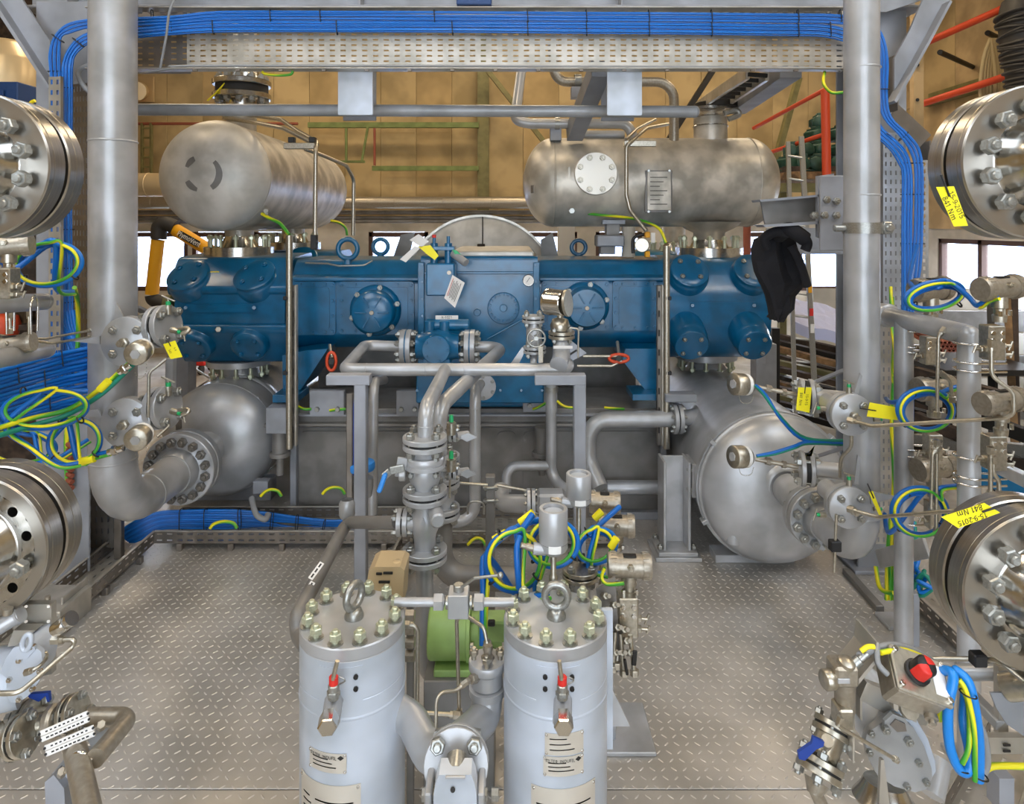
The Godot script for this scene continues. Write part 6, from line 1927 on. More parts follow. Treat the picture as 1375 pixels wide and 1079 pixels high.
	# gauge tee at the right end of the header
	t = thing("gauge_tee", "silver tee with handwheel valve and round gauge standing on the right end of the header", "valve", P(757, 490, 4.3))
	flange(t, P(716, 428, 4.3), Vector3.UP, 0.073, 0.022, 4, M.silver, M.zinc, 0.005, 0.5, 0.0, 0.13)
	cup(t, "valve_body", [[0.03, -0.12], [0.05, -0.05], [0.05, 0.05], [0.03, 0.12]], P(717, 451, 4.3), Vector3.UP, M.silver)
	flange(t, P(718, 469, 4.3), Vector3.UP, 0.073, 0.022, 4, M.silver, M.zinc, 0.005, 0.5, 0.0, 0.13)
	b = MB.new()
	var wc := P(720, 454, 4.18)
	var ring = []
	for k in 20: ring.append(wc + Vector3(cos(TAU * k / 20) * 0.055, sin(TAU * k / 20) * 0.055, 0))
	b.tube(ring, 0.007, 8, true)
	for k in 5: b.cyl(wc, wc + Vector3(cos(TAU * k / 5) * 0.053, sin(TAU * k / 5) * 0.053, 0), 0.005, 6)
	b.cyl(wc - Vector3(0, 0, 0.08), wc + Vector3(0, 0, 0.012), 0.014, 12)
	part(b, "handwheel", M.zinc, t)
	flange(t, P(754, 449, 4.3), Vector3.UP, 0.085, 0.024, 4, M.gland, M.zinc, 0.004, 0.5, 0.0, 0.11)
	cup(t, "diaphragm_seal", [[0, 0], [0.06, 0], [0.065, 0.03], [0.05, 0.07], [0.02, 0.08], [0.02, 0.12]], P(752, 443, 4.3), Vector3.UP, M.gland)
	pipe(t, "elbow", [[754, 456, 4.3], [754, 480, 4.25], [750, 490, 4.15]], 0.055, M.silver, 0.08, 20)
	pipe(t, "down_leg", [[718, 474, 4.3], [716, 490, 4.25]], 0.022, M.silver, 0.03, 14)
	var gx := Vector3(0.75, 0.0, 0.66).normalized()
	cup(t, "gauge_case", [[0, -0.06], [0.075, -0.06], [0.082, -0.05], [0.082, 0.05], [0.086, 0.055], [0.086, 0.075], [0, 0.076]], P(749, 406, 4.25), -gx, M.bright, 32)
	disc(t, "open_cover", P(760, 407, 4.2), Vector3(0.9, 0.1, 0.4), 0.085, 0.018, M.gland, 32)
	slab(t, "sign_plate", [[768, 458], [788, 474], [769, 484], [757, 472]], 4.25, 0.006, M.frame)
	slab(t, "sign_bar", [[766, 474], [774, 469], [775, 471], [766, 477]], 4.24, 0.004, M.ink)
	rbox(t, "label_strip", P(756, 466, 4.2), Vector3(0.12, 0.018, 0.004), M.paper)
	rbox(t, "chain_tag", P(726, 476, 4.16), Vector3(0.03, 0.1, 0.006), M.warm)
	for q in [[[706, 492], [699, 486], [706, 466], [713, 468]]]: slab(t, "brace_strip", [[686, 488], [697, 488], [707, 467], [701, 466]], 4.3, 0.01, M.silver)
	pipe(t, "tube", [[765, 440, 4.25], [777, 441, 4.25], [776, 480, 4.25]], 0.006, M.gland, 0.02, 8)
	for q in [[783, 478, 828, 478, 835, 476], [775, 491, 822, 491, 835, 484]]:
		b = MB.new(); b.tube(bend([P(q[0], q[1], 5.15), P(q[2], q[3], 5.15), P(q[4], q[5], 5.15)], 0.03), 0.011, 10)
		solo(b, "drain_tube", M.gland, "thin steel drain tube running level to the right orange valve, " + ("upper one" if q[1] < 480 else "lower one"), "tubing")
	for q in [[[735, 540], [722, 547], [716, 549], "left of the drain header"], [[785, 548], [760, 546], [748, 538], "right of the drain header"], [[838, 549], [820, 548], [812, 547], "along the pedestal rail at the right"], [[418, 549], [408, 549], [400, 545], "at the left end of the pedestal rail"], [[464, 549], [450, 550], [443, 551], "in the middle of the left pedestal rail"]]:
		b = MB.new(); b.tube(smooth([[q[0][0], q[0][1], 5.35], [q[1][0], q[1][1], 5.33], [q[2][0], q[2][1], 5.35]]), 0.011, 8)
		solo(b, "earth_lead", M.ety, "short yellow-green earth lead " + q[3], "cable")
	for q in [[350, 663, 378, 5.1], [433, 660, 463, 5.1], [282, 706, 318, 4.85], [628, 728, 652, 4.9]]:
		b = MB.new()
		b.tube(smooth([[q[0], q[1] + 3, q[3]], [q[0] + 6, q[1] - 3, q[3]], [(q[0] + q[2]) / 2.0, q[1] - 6, q[3]], [q[2] - 5, q[1] - 4, q[3]], [q[2], q[1] + 3, q[3]]]), 0.012, 8)
		solo(b, "earth_bridge", M.ety, {350: "yellow-green earth bridge on the rear floor tray edge below the left damper", 433: "yellow-green earth lead curling at the rear floor tray left of the header stand", 282: "yellow-green earth bridge on the front edge of the floor tray", 628: "yellow-green earth bridge on the floor tray right of the valve stack"}[q[0]], "cable")

func curved_plate(t: Node3D, called: String, ax: Vector3, R: float, a0: float, a1: float, y0: float, y1: float, th: float, mat: Material) -> MeshInstance3D:
	var b := MB.new()
	b.lathe([Vector2(R, y0), Vector2(R + th, y0), Vector2(R + th, y1), Vector2(R, y1)], Transform3D(Basis(), ax), 14, 0.5, a0, a1)
	for a in [a0, a1]:
		var o := Vector3(cos(a), 0, sin(a))
		b.face([ax + o * R + Vector3(0, y0, 0), ax + o * (R + th) + Vector3(0, y0, 0), ax + o * (R + th) + Vector3(0, y1, 0), ax + o * R + Vector3(0, y1, 0)], ax + Vector3(cos((a0 + a1) / 2), 0, sin((a0 + a1) / 2)) * R + Vector3(0, (y0 + y1) / 2, 0))
	return part(b, called, mat, t)

func filters():
	for s in 2:
		var px: float = [474, 745.5][s]
		var c := P(px, 828, 2.39)
		var top := c.y
		c.y = 0
		var R := 0.183
		var t := thing("filter_vessel", ["left of the two pale blue-grey filter vessels, its lid eyebolt turned edge-on", "right of the two pale blue-grey filter vessels, with three nameplates and eyebolt facing front"][s], "filter vessel", c)
		var b := MB.new()
		b.lathe([Vector2(0, 0.02), Vector2(R, 0.02), Vector2(R, top - 0.238), Vector2(R * 1.014, top - 0.234), Vector2(R * 1.014, top - 0.23), Vector2(R, top - 0.226), Vector2(R, top - 0.178), Vector2(R * 0.99, top - 0.176), Vector2(R * 0.99, top - 0.174), Vector2(R, top - 0.172), Vector2(R, top - 0.045)], Transform3D(Basis(), c), 72, 0.98)
		part(b, "shell", M.pale, t)
		b = MB.new()
		b.lathe([Vector2(R, top - 0.045), Vector2(R * 0.993, top - 0.043), Vector2(R * 0.993, top - 0.041), Vector2(R, top - 0.039), Vector2(R, top - 0.03), Vector2(R, top - 0.004), Vector2(R - 0.004, top), Vector2(0, top)], Transform3D(Basis(), c), 72, 0.9)
		var lid := part(b, "lid", M.silver, t)
		ring_bolts(lid, c + Vector3(0, top + 0.012, 0), Vector3.UP, 0.155, 12, 0.0115, 0.072, M.yzinc, 0.28 if s == 0 else 0.5, false, [], "lid_nut")
		b = MB.new()
		for k in 12:
			var a := TAU * (k + (0.28 if s == 0 else 0.5)) / 12
			var xf := MB.along(c + Vector3(0, top, 0), Vector3.UP)
			var p := xf * Vector3(cos(a) * 0.155, 0, sin(a) * 0.155)
			b.cyl(p, p + Vector3(0, 0.004, 0), 0.026, 16)
		part(b, "washers", M.zinc, lid).set_meta("kind", "stuff")
		curved_plate(t, "machined_flat", c, R, PI * 0.37, PI * 0.63, top - 0.2, top - 0.06, 0.002, M.pale)
		# eyebolt
		var ec := c + Vector3(0.004, top + 0.075, 0.0)
		var dir := Vector3(0.45, 0, -0.9).normalized() if s == 0 else Vector3(1, 0, 0.1).normalized()
		var ring = []
		for k in 28: ring.append(ec + dir * cos(TAU * k / 28) * 0.041 + Vector3(0, sin(TAU * k / 28) * 0.041, 0))
		b = MB.new(); b.tube(ring, 0.0135, 14, true)
		var ey := part(b, "eyebolt", M.zinc, lid)
		b = MB.new(); b.lathe([Vector2(0, 0), Vector2(0.034, 0), Vector2(0.034, 0.01), Vector2(0.026, 0.028), Vector2(0.016, 0.034), Vector2(0, 0.034)], Transform3D(Basis(), c + Vector3(0.004, top, 0)), 24, 0.4)
		put("eyebolt_collar", b.mesh(origin_of(lid)), M.zinc, lid)
		# vent needle valve on the front
		var vx: float = [447, 754][s]
		b = MB.new()
		b.cyl(P(vx + 2, 935, 2.22), P(vx - (4 if s == 0 else -1), 972, 2.08), 0.03, 6, 0.004)
		var vb := part(b, "vent_valve", M.silver, t)
		hxp(vb, "plug", M.bright, P(vx - (5 if s == 0 else -2), 962, 2.1), P(vx - (8 if s == 0 else -3), 978, 2.05), 0.03)
		b = MB.new(); b.cyl(P(vx + 1, 938, 2.15), P(vx + 1, 918, 2.15), 0.018, 14, 0.003); b.hexnut(P(vx + 1, 932, 2.15), P(vx + 1, 926, 2.15), 0.022); part(b, "bonnet", M.zinc, vb)
		cyp(vb, "red_cap", M.red, P(vx + 1, 919, 2.15), P(vx + 1, 907, 2.15), 0.015, 12, 0.003)
		cyp(vb, "tommy_bar", M.gland, P(vx, 912, 2.14), P(vx + (6 if s == 0 else -3), 887, 2.14), 0.007, 8)
		b = MB.new()
		for k in 8: b.cyl(P(vx + 8, 908, 2.17) + Vector3(0.02 * sin(k * 0.5), -0.004 * k, 0), P(vx + 8, 908, 2.17) + Vector3(0.02 * sin(k * 0.5 + 0.5), -0.004 * (k + 1), 0), 0.003, 6)
		part(b, "wire_loop", M.zinc, vb)
		for q in ([[478, 908], [478, 924]] if s == 0 else [[732, 908], [732, 924], [768, 908], [768, 924]]):
			var p := P(q[0], q[1], 2.21)
			cyp(t, "tapped_hole", M.dark, p, p + Vector3(0, 0, 0.006), 0.008, 12)
		# nameplates
		var plates = [[430, 483, 1004, 1030, "name_plate", "print", M.plate], [414, 501, 1030, 1130, "data_plate", "", M.plate]] if s == 0 else [[727, 779, 977, 1006, "small_plate", "", M.plate], [725, 779, 1008, 1034, "name_plate", "print", M.plate], [709, 796, 1034, 1130, "data_plate", "", M.plate]]
		for q in plates:
			var df := 2.215
			var rp := 900.0 * R / df
			var xa: float = asin(clampf((q[0] - px) / 75.0, -1, 1))
			var xb: float = asin(clampf((q[1] - px) / 75.0, -1, 1))
			var a0 := PI / 2 - xb
			var a1 := PI / 2 - xa
			var sag: float = 22.0 if q[4] == "data_plate" else 5.0
			var y1: float = P(px, q[2] + sag, df).y
			var y0: float = P(px, q[3] + (5.0 if q[4] != "data_plate" else 40.0), df).y
			var o := curved_plate(t, q[4], c, R + 0.001, a0, a1, y0, y1, 0.0018, q[6])
			for e in [[a0, y1], [a1, y1], [a0, y0], [a1, y0]]:
				var a: float = lerpf(e[0], (a0 + a1) / 2, 0.08)
				var yy: float = lerpf(e[1], (y0 + y1) / 2, 0.16 if q[4] != "data_plate" else 0.06)
				var n := Vector3(cos(a), 0, sin(a))
				cyp(o, "rivet", M.bright, c + n * (R + 0.002) + Vector3(0, yy, 0), c + n * (R + 0.007) + Vector3(0, yy, 0), 0.005, 10, 0.001)
			var rows: int = 3 if q[4] != "data_plate" else 11
			for k in rows:
				var f: float = (k + 1.6) / (rows + 2.0) if q[4] != "small_plate" else (k + 1.0) / (rows + 1.0)
				var yy := lerpf(y1, y0, f)
				if q[4] == "data_plate":
					if k == 0: continue
					curved_plate(o, "print_line", c, R + 0.0029, lerpf(a1, a0, 0.08), lerpf(a1, a0, 0.08 + 0.12 + 0.03 * (k % 3)), yy - 0.0022, yy + 0.0022, 0.0004, M.ink)
					curved_plate(o, "print_line", c, R + 0.0029, lerpf(a1, a0, 0.34), lerpf(a1, a0, 0.6 + 0.1 * ((k * 7) % 4)), yy - 0.0022, yy + 0.0022, 0.0004, M.ink)
				else:
					curved_plate(o, "print_line", c, R + 0.0029, lerpf(a1, a0, 0.12), lerpf(a1, a0, 0.55 + 0.1 * ((k * 5) % 4)), yy - 0.0015, yy + 0.0015, 0.0004, M.ink)
			if q[5] != "":
				var words = [["FILTER", 0.2], ["INDUFIL", 0.58]]
				for wd in words:
					var a := lerpf(a1, a0, wd[1])
					var n := Vector3(cos(a), 0, sin(a))
					lettering(o, wd[0], c + n * (R + 0.0034) + Vector3(0, lerpf(y1, y0, 0.22), 0), Basis(Vector3(n.z, 0, -n.x), Vector3.UP, n), 0.0135, M.ink)
				var a := lerpf(a1, a0, 0.86)
				var n := Vector3(cos(a), 0, sin(a))
				b = MB.new(); b.prism(PackedVector2Array([Vector2(0, 0.008), Vector2(-0.011, 0), Vector2(0, -0.008), Vector2(0.011, 0)]), Transform3D(Basis(Vector3(n.z, 0, -n.x), Vector3.UP, n), c + n * (R + 0.003) + Vector3(0, lerpf(y1, y0, 0.2), 0)), 0.0008); part(b, "diamond_mark", M.ink, o)
		for q in ([[406, 860]] if s == 0 else [[811, 850]]):
			b = MB.new(); b.box(P(q[0] + (5 if s == 0 else 2), q[1] + 60, 2.42), Vector3(0.05, 0.5, 0.02)); 
			if s == 1: part(b, "rear_strap", M.pale, t)
	var t2 := thing("support_plate", "pale grey floor plate and upright strip standing right of the right filter vessel", "support", PF(845, 990))
	rbox(t2, "floor_plate", PF(838, 980) + Vector3(0, 0.01, 0), Vector3(0.24, 0.02, 0.32), M.silver)
	var b2 := MB.new(); b2.beam(P(818, 880, 2.6), PF(824, 985), 0.02, 0.07); part(b2, "upright", M.pale, t2)
	slab(t2, "gusset", [[822, 925], [846, 975], [822, 975]], 2.65, 0.015, M.silver)

func filter_lines():
	var b: MB
	var t := thing("bypass_valve", "grey block ball valve with ball-ended lever on the pipe between the two filters", "valve", P(615, 825, 2.42))
	cyp(t, "left_pipe", M.silver, P(530, 808, 2.42), P(597, 808, 2.42), 0.0155, 18)
	cyp(t, "right_pipe", M.silver, P(636, 808, 2.42), P(690, 808, 2.42), 0.0155, 18)
	for x in [583, 637]:
		hxp(t, "union_nut", M.silver, P(x, 808, 2.42), P(x + 13, 808, 2.42), 0.031)
	rbox(t, "valve_block", P(616, 808, 2.42), Vector3(0.073, 0.085, 0.075), M.silver, Basis(), 0.003)
	b = MB.new()
	for x in [599, 631]: b.cyl(P(x, 808, 2.42), P(x + 3, 808, 2.42), 0.024, 16)
	part(b, "collar", M.zinc, t)
	cyp(t, "stem", M.zinc, P(616, 793, 2.42), P(616, 784, 2.42), 0.02, 16, 0.003)
	tbp(t, "lever", M.zinc, bend([P(620, 788, 2.4), P(637, 776, 2.38), P(672, 772, 2.36)], 0.01), 0.0055, 10)
	b = MB.new(); b.lathe([Vector2(0, -0.011), Vector2(0.008, -0.008), Vector2(0.011, 0), Vector2(0.008, 0.008), Vector2(0, 0.011)], Transform3D(Basis(), P(672, 772, 2.36)), 16, 0.2); part(b, "ball_knob", M.zinc, t)
	# round bodied relief valve between the filters
	t = thing("relief_valve", "grey flanged relief valve with four nuts between the two filter vessels", "valve", P(654, 930, 2.45))
	cup(t, "cover", [[0, -0.02], [0.064, -0.02], [0.067, -0.016], [0.067, 0.008], [0.064, 0.012], [0, 0.012]], P(654, 889, 2.45), Vector3.UP, M.silver, 36)
	ring_bolts(t, P(654, 887, 2.45) + Vector3(0, 0.02, 0), Vector3.UP, 0.048, 4, 0.009, 0.06, M.gland, 0.0, false)
	cup(t, "body", [[0, -0.07], [0.058, -0.07], [0.058, -0.02], [0, -0.02]], P(654, 891, 2.45), Vector3.UP, M.silver, 32)
	cup(t, "lower_flange", [[0, -0.105], [0.066, -0.105], [0.066, -0.08], [0.05, -0.076], [0.05, -0.07], [0, -0.07]], P(654, 891, 2.45), Vector3.UP, M.silver, 32)
	cup(t, "centre_boss", [[0, 0], [0.024, 0], [0.024, 0.01], [0.015, 0.016], [0.015, 0.03], [0.018, 0.032], [0.018, 0.05], [0, 0.05]], P(655, 884, 2.43), Vector3.UP, M.warm, 6)
	b = MB.new(); b.hexnut(P(640, 910, 2.4), P(632, 912, 2.37), 0.016); b.hexnut(P(630, 913, 2.37), P(626, 916, 2.36), 0.012); part(b, "elbow_fitting", M.warm, t)
	t = thing("outlet_wye", "grey Y-shaped pipe joining both filters behind the bolted flange at the bottom centre", "pipe", P(613, 1050, 2.1))
	pipe(t, "right_branch", [[655, 928, 2.45], [652, 962, 2.42], [606, 1005, 2.2], [612, 1018, 2.1]], 0.056, M.silver, 0.12, 22)
	pipe(t, "left_branch", [[530, 952, 2.38], [553, 966, 2.35], [577, 1012, 2.2], [608, 1022, 2.1]], 0.056, M.silver, 0.12, 22)
	flange(t, P(613, 1024, 2.02), Vector3(0, 0.35, 1), 0.097, 0.022, 4, M.silver, M.zinc, 0.005, 0.5, 0.0, 0.13)
	t = thing("outlet_valve", "pale grey valve block with collar at the bottom centre edge in front of the flange", "valve", P(612, 1100, 1.9))
	cup(t, "collar", [[0, 0], [0.036, 0], [0.036, 0.03], [0.03, 0.034], [0.03, 0.05], [0, 0.05]], P(612, 1040, 1.93), Vector3(0, 0.3, -1), M.zinc)
	b = MB.new(); b.prism(poly_px([[590, 1036], [633, 1036], [637, 1046], [640, 1060], [642, 1140], [580, 1140], [583, 1060], [586, 1046]], 1.9), Transform3D(Basis(), Vector3(0, 0, -1.95)), 0.06); part(b, "body", M.pale, t)
	bmp(t, "cast_lettering_bar", M.silver, P(598, 1043, 1.885), P(625, 1043, 1.885), 0.008, 0.006)
	cyp(t, "pin", M.dark, P(608, 1060, 1.89), P(608, 1060, 1.882), 0.007, 12)
	for s in [[572, 1052], [585, 1052], [650, 1052], [665, 1052]]:
		hxp(t, "side_nut", M.zinc, P(s[0] - 5, s[1] + 14, 1.95), P(s[0] + 5, s[1] + 14, 1.95), 0.018)
	rbox(t, "side_flange", P(578, 1075, 1.97), Vector3(0.02, 0.15, 0.13), M.silver); rbox(t, "side_flange", P(647, 1075, 1.97), Vector3(0.02, 0.15, 0.13), M.silver)
	tubes("thin bent steel tube rising between the filters over the relief valve", [[[617, 965, 2.52], [613, 829, 2.52], [626, 826, 2.5], [650, 842, 2.46], [656, 874, 2.44]]], 0.0072, M.gland, 0.03)
	tubes("thin steel tube leaving the left filter and turning down to a level run", [[[541, 838, 2.5], [561, 839, 2.5], [560, 956, 2.5], [618, 960, 2.5]]], 0.0078, M.gland, 0.03)
	tubes("thin steel tube curling from the relief valve down towards the flange", [[[627, 915, 2.36], [612, 927, 2.34], [586, 930, 2.3], [585, 995, 2.25]]], 0.006, M.gland, 0.03)
	# green motor
	t = thing("pump_motor", "light green electric motor lying between the filters behind the bypass valve", "motor", P(620, 890, 3.0))
	var gc := P(604, 848, 2.95)
	b = MB.new(); b.lathe([Vector2(0, -0.09), Vector2(0.1, -0.09), Vector2(0.108, -0.08), Vector2(0.108, 0.075), Vector2(0.116, 0.078), Vector2(0.116, 0.092), Vector2(0.1, 0.096), Vector2(0, 0.096)], MB.along(gc, Vector3.RIGHT), 40, 0.5); part(b, "drum", M.green, t)
	b = MB.new(); b.lathe([Vector2(0.08, 0), Vector2(0.08, 0.09), Vector2(0.06, 0.1), Vector2(0.06, 0.14), Vector2(0, 0.14)], MB.along(gc + Vector3(0.09, 0, 0), Vector3.RIGHT), 28, 0.5); part(b, "drive_end", M.green, t)
	for k in 6:
		var a := TAU * k / 6
		hxp(t, "bolt", M.zinc, gc + Vector3(0.095, sin(a) * 0.095, cos(a) * 0.095), gc + Vector3(0.11, sin(a) * 0.095, cos(a) * 0.095), 0.012)
	rbox(t, "terminal_box", P(661, 840, 2.9), Vector3(0.12, 0.09, 0.1), M.green, Basis(), 0.008)
	rbox(t, "cable_entry", P(660, 836, 2.835), Vector3(0.03, 0.024, 0.02), M.dark)
	rbox(t, "foot", gc + Vector3(0.02, -0.12, 0), Vector3(0.16, 0.03, 0.2), M.green)
	rbox(t, "rib", gc + Vector3(0.14, -0.07, 0.02), Vector3(0.12, 0.03, 0.12), M.green)
	rbox(t, "motor_bed", Vector3(gc.x + 0.05, (gc.y - 0.135) / 2, gc.z), Vector3(0.3, gc.y - 0.135, 0.24), M.silver_dull)
	# beige plastic cover
	t = thing("cover_box", "beige slotted plastic cover box behind the left filter lid", "box", P(516, 815, 2.95))
	b = MB.new(); b.prism(poly_px([[488, 815], [495, 766], [503, 761], [537, 761], [543, 766], [540, 815]], 2.95), Transform3D(Basis(), Vector3(0, 0, -3.1)), 0.15); part(b, "box", M.beige, t)
	cup(t, "knob", [[0, 0], [0.028, 0], [0.026, 0.025], [0.015, 0.036], [0, 0.037]], P(533, 763, 3.0), Vector3.UP, M.beige)
	for q in [[509, 770, 0.026], [521, 769, 0.042], [516, 781, 0.05]]: rbox(t, "slot", P(q[0], q[1], 2.945), Vector3(q[2], 0.011, 0.006), M.dark)
	rbox(t, "stand", P(515, 850, 3.0), Vector3(0.08, 0.35, 0.08), M.silver_dull)
	t = thing("junction_block", "row of brass and steel fittings mounted behind the left filter vessel", "fittings", P(552, 900, 2.75))
	for k in 4:
		hxp(t, "fitting", M.warm, P(545, 826 + k * 18, 2.7), P(557, 826 + k * 18, 2.7), 0.024)
	rbox(t, "mounting_bar", Vector3(P(551, 0, 2.78).x, 0.42, -2.78), Vector3(0.03, 0.84, 0.03), M.silver_dull)

# ------------------------------------------------------------------ instruments
func transmitter(label: String, at: Vector3, ax: Vector3, R: float, L: float, neck: float, grp := "") -> Node3D:
	# drum along ax with screwed end caps, a plug on its side and a neck running down to a manifold flange
	var t := thing("transmitter", label, "transmitter", at + Vector3(0, -R - neck, 0), grp)
	var u := ax.normalized()
	cup(t, "housing", [[0, -L * 0.3], [R * 0.9, -L * 0.3], [R * 0.9, L * 0.3], [0, L * 0.3]], at, u, M.warm, 28)
	for s in [-1.0, 1.0]:
		var cap := cup(t, "end_cap", [[0, 0], [R, 0], [R, L * 0.14], [R * 0.94, L * 0.2], [R * 0.8, L * 0.2], [0, L * 0.19]], at + u * s * L * 0.3, u * s, M.warm, 28)
		var b := MB.new()
		var xf := MB.along(at + u * s * L * 0.3, u * s)
		for k in 22:
			var a := TAU * k / 22
			b.box(xf * Vector3(cos(a) * R, L * 0.07, sin(a) * R), Vector3(R * 0.07, L * 0.12, R * 0.1), xf.basis * Basis(Vector3.UP, -a))
		part(b, "grip_ribs", M.warm, cap).set_meta("kind", "stuff")
	var f := u.cross(Vector3.UP).normalized()
	if f.z < 0: f = -f
	var b := MB.new(); b.hexnut(at + f * R * 0.8 + Vector3(0, R * 0.3, 0), at + f * R * 1.15 + Vector3(0, R * 0.3, 0), R * 0.26); b.cyl(at + f * R * 1.1 + Vector3(0, R * 0.3, 0), at + f * R * 1.3 + Vector3(0, R * 0.3, 0), R * 0.15, 10); part(b, "plug", M.gland, t)
	rbox(t, "name_label", at + Vector3(0, R * 0.9, 0) + f * R * 0.2, Vector3(L * 0.3, R * 0.1, R * 0.5), M.dark, Basis(Vector3.UP, atan2(-u.z, u.x)))
	if neck > 0.0:
		cup(t, "neck", [[R * 0.5, 0], [R * 0.55, neck * 0.3], [R * 0.42, neck * 0.35], [R * 0.42, neck * 0.6], [R * 0.6, neck * 0.65], [R * 0.6, neck + R * 0.3]], at - Vector3(0, R + neck, 0), Vector3.UP, M.gland, 18)
		for s in [-1, 1]:
			hxp(t, "bolt", M.bright, at + f * R * 0.5 + u * s * R * 0.5 - Vector3(0, R + neck * 0.7, 0), at + f * R * 0.5 + u * s * R * 0.5 - Vector3(0, R + neck * 0.45, 0), R * 0.17)
	return t

func manifold(label: String, at: Vector3, w: float, h: float) -> Node3D:
	var t := thing("manifold_valve", label, "valve", at - Vector3(0, h / 2, 0))
	rbox(t, "block", at, Vector3(w, h, w * 0.9), M.gland, Basis(), 0.004)
	for q in [[-0.28, 0.3], [0.28, 0.3], [-0.28, 0.08], [0.28, 0.08]]:
		var b := MB.new(); b.hexnut(at + Vector3(q[0] * w, q[1] * h, w * 0.45), at + Vector3(q[0] * w, q[1] * h, w * 0.55), w * 0.15); part(b, "bolt", M.bright, t)
	for q in [[1, -0.1, 0.35], [1, -0.36, -0.25], [-1, -0.2, 0.3]]:
		var b := MB.new()
		var s := at + Vector3(q[0] * w * 0.5, q[1] * h, 0)
		var e := s + Vector3(q[0] * w * 0.55, 0, w * 0.1)
		b.hexnut(s, s + (e - s) * 0.45, w * 0.2); b.cyl(s, e, w * 0.09, 10)
		var o := part(b, "valve_stem", M.gland, t)
		cyp(o, "tee_handle", M.gland, e + Vector3(0.01, w * 0.5, 0) * q[2] * 3.0 * 0.5, e - Vector3(0.02, w * 0.5, 0) * q[2] * 1.5, w * 0.07, 8)
	return t

func level_gauge(label: String, at: Vector3, R: float, h: float, stem: float, side: float):
	var t := thing("level_transmitter", label, "transmitter", at - Vector3(0, stem, 0))
	cup(t, "housing", [[R * 0.5, -h * 0.62], [R * 0.9, -h * 0.5], [R, -h * 0.45], [R, h * 0.5], [R * 0.95, h * 0.53], [R * 0.74, h * 0.53], [R * 0.7, h * 0.42], [0, h * 0.42]], at, Vector3.UP, M.silver, 36)
	cup(t, "sight_glass", [[0, h * 0.42], [R * 0.66, h * 0.42], [R * 0.66, h * 0.45], [0, h * 0.45]], at, Vector3.UP, M.pale, 30)
	cup(t, "joint_ring", [[R * 0.99, -0.002], [R * 1.015, 0], [R * 0.99, 0.002]], at - Vector3(0, h * 0.3, 0), Vector3.UP, M.silver_dull, 36)
	curved_plate(t, "name_label", at, R, PI * 0.35, PI * 0.62, -h * 0.46, -h * 0.28, 0.002, M.white)
	var e := at + Vector3(side * R * 1.4, -h * 0.42, 0.02)
	cup(t, "cable_entry", [[0, 0], [R * 0.42, 0], [R * 0.34, R * 0.9], [0, R * 0.9]], e, Vector3(-side, -0.15, 0), M.silver, 18)
	cup(t, "cable_gland", [[0, 0], [R * 0.26, 0], [R * 0.26, R * 0.5], [R * 0.2, R * 0.55], [R * 0.2, R * 0.9], [0, R * 0.9]], e, Vector3(side, 0.3, 0.1), M.warm, 6)
	cup(t, "stem", [[0, -stem], [R * 0.34, -stem], [R * 0.34, -stem * 0.86], [R * 0.2, -stem * 0.84], [R * 0.2, -stem * 0.6], [R * 0.3, -stem * 0.58], [R * 0.3, -stem * 0.5], [R * 0.2, -stem * 0.48], [R * 0.2, -h * 0.4]], at, Vector3.UP, M.gland, 18)

func instruments_middle():
	var b: MB
	level_gauge("upright silver level transmitter with round glass, farther and higher of the middle pair", P(777, 655, 2.95), 0.055, 0.125, 0.42, -1.0)
	level_gauge("upright silver level transmitter with round glass, nearer and lower of the middle pair", P(743, 710, 2.6), 0.056, 0.155, 0.36, -1.0)
	transmitter("small drum transmitter behind the farther level transmitter, topmost of the three stepped ones", P(812, 674, 3.3), Vector3(1, 0, 0.1), 0.053, 0.15, 0.06)
	transmitter("drum transmitter in the middle of the three stepped ones right of the level transmitters", P(828, 705, 3.15), Vector3(1, 0, 0.1), 0.053, 0.165, 0.06)
	transmitter("drum transmitter nearest the camera of the three stepped ones above the steel manifold", P(845, 759, 2.75), Vector3(1, 0, 0.05), 0.052, 0.175, 0.07)
	manifold("steel manifold block with tee handles under the nearest drum transmitter", P(842, 824, 2.72), 0.078, 0.16)
	manifold("steel manifold block half hidden under the middle drum transmitter", P(815, 770, 3.05), 0.07, 0.13)
	var t := thing("instrument_flange", "bolted steel flange pair carrying the farther level transmitter", "flange", P(779, 785, 2.9))
	flange(t, P(779, 768, 2.9), Vector3.UP, 0.078, 0.022, 4, M.gland, M.zinc, 0.004, 0.5, 0.0, 0.12)
	cup(t, "pipe_neck", [[0.05, -0.3], [0.045, -0.05], [0.05, 0]], P(779, 775, 2.9), Vector3.UP, M.silver)
	t = thing("fitting_bracket", "dark steel bracket plate with many small fittings right of the right filter lid", "bracket", P(825, 900, 2.65))
	slab(t, "plate", [[800, 790], [826, 775], [834, 900], [822, 905]], 2.68, 0.012, M.silver_dull)
	for q in [[810, 800], [822, 812], [826, 842], [835, 845], [824, 876], [832, 876], [843, 876], [812, 818], [838, 860]]:
		b = MB.new(); b.hexnut(P(q[0], q[1], 2.66), P(q[0] + 4, q[1], 2.62), 0.013); b.cyl(P(q[0], q[1], 2.66), P(q[0] + 8, q[1], 2.6), 0.008, 10); part(b, "fitting", M.gland, t)
	for q in [[826, 848, 823, 900], [833, 850, 838, 906], [846, 852, 852, 906], [829, 880, 828, 896]]:
		b = MB.new(); b.cyl(P(q[0], q[1], 2.64), P(q[2], q[3], 2.62), 0.009, 10); b.hexnut(P(q[2], q[3], 2.62), P(q[2], q[3] - 8, 2.62), 0.018); part(b, "drain_tube", M.gland, t)
	for q in [[842, 905, -0.5], [851, 893, 0.3]]:
		bmp(t, "lever", M.dark, P(q[0], q[1], 2.6), P(q[0] + 6 * q[2], q[1] - 20, 2.6), 0.018, 0.01)

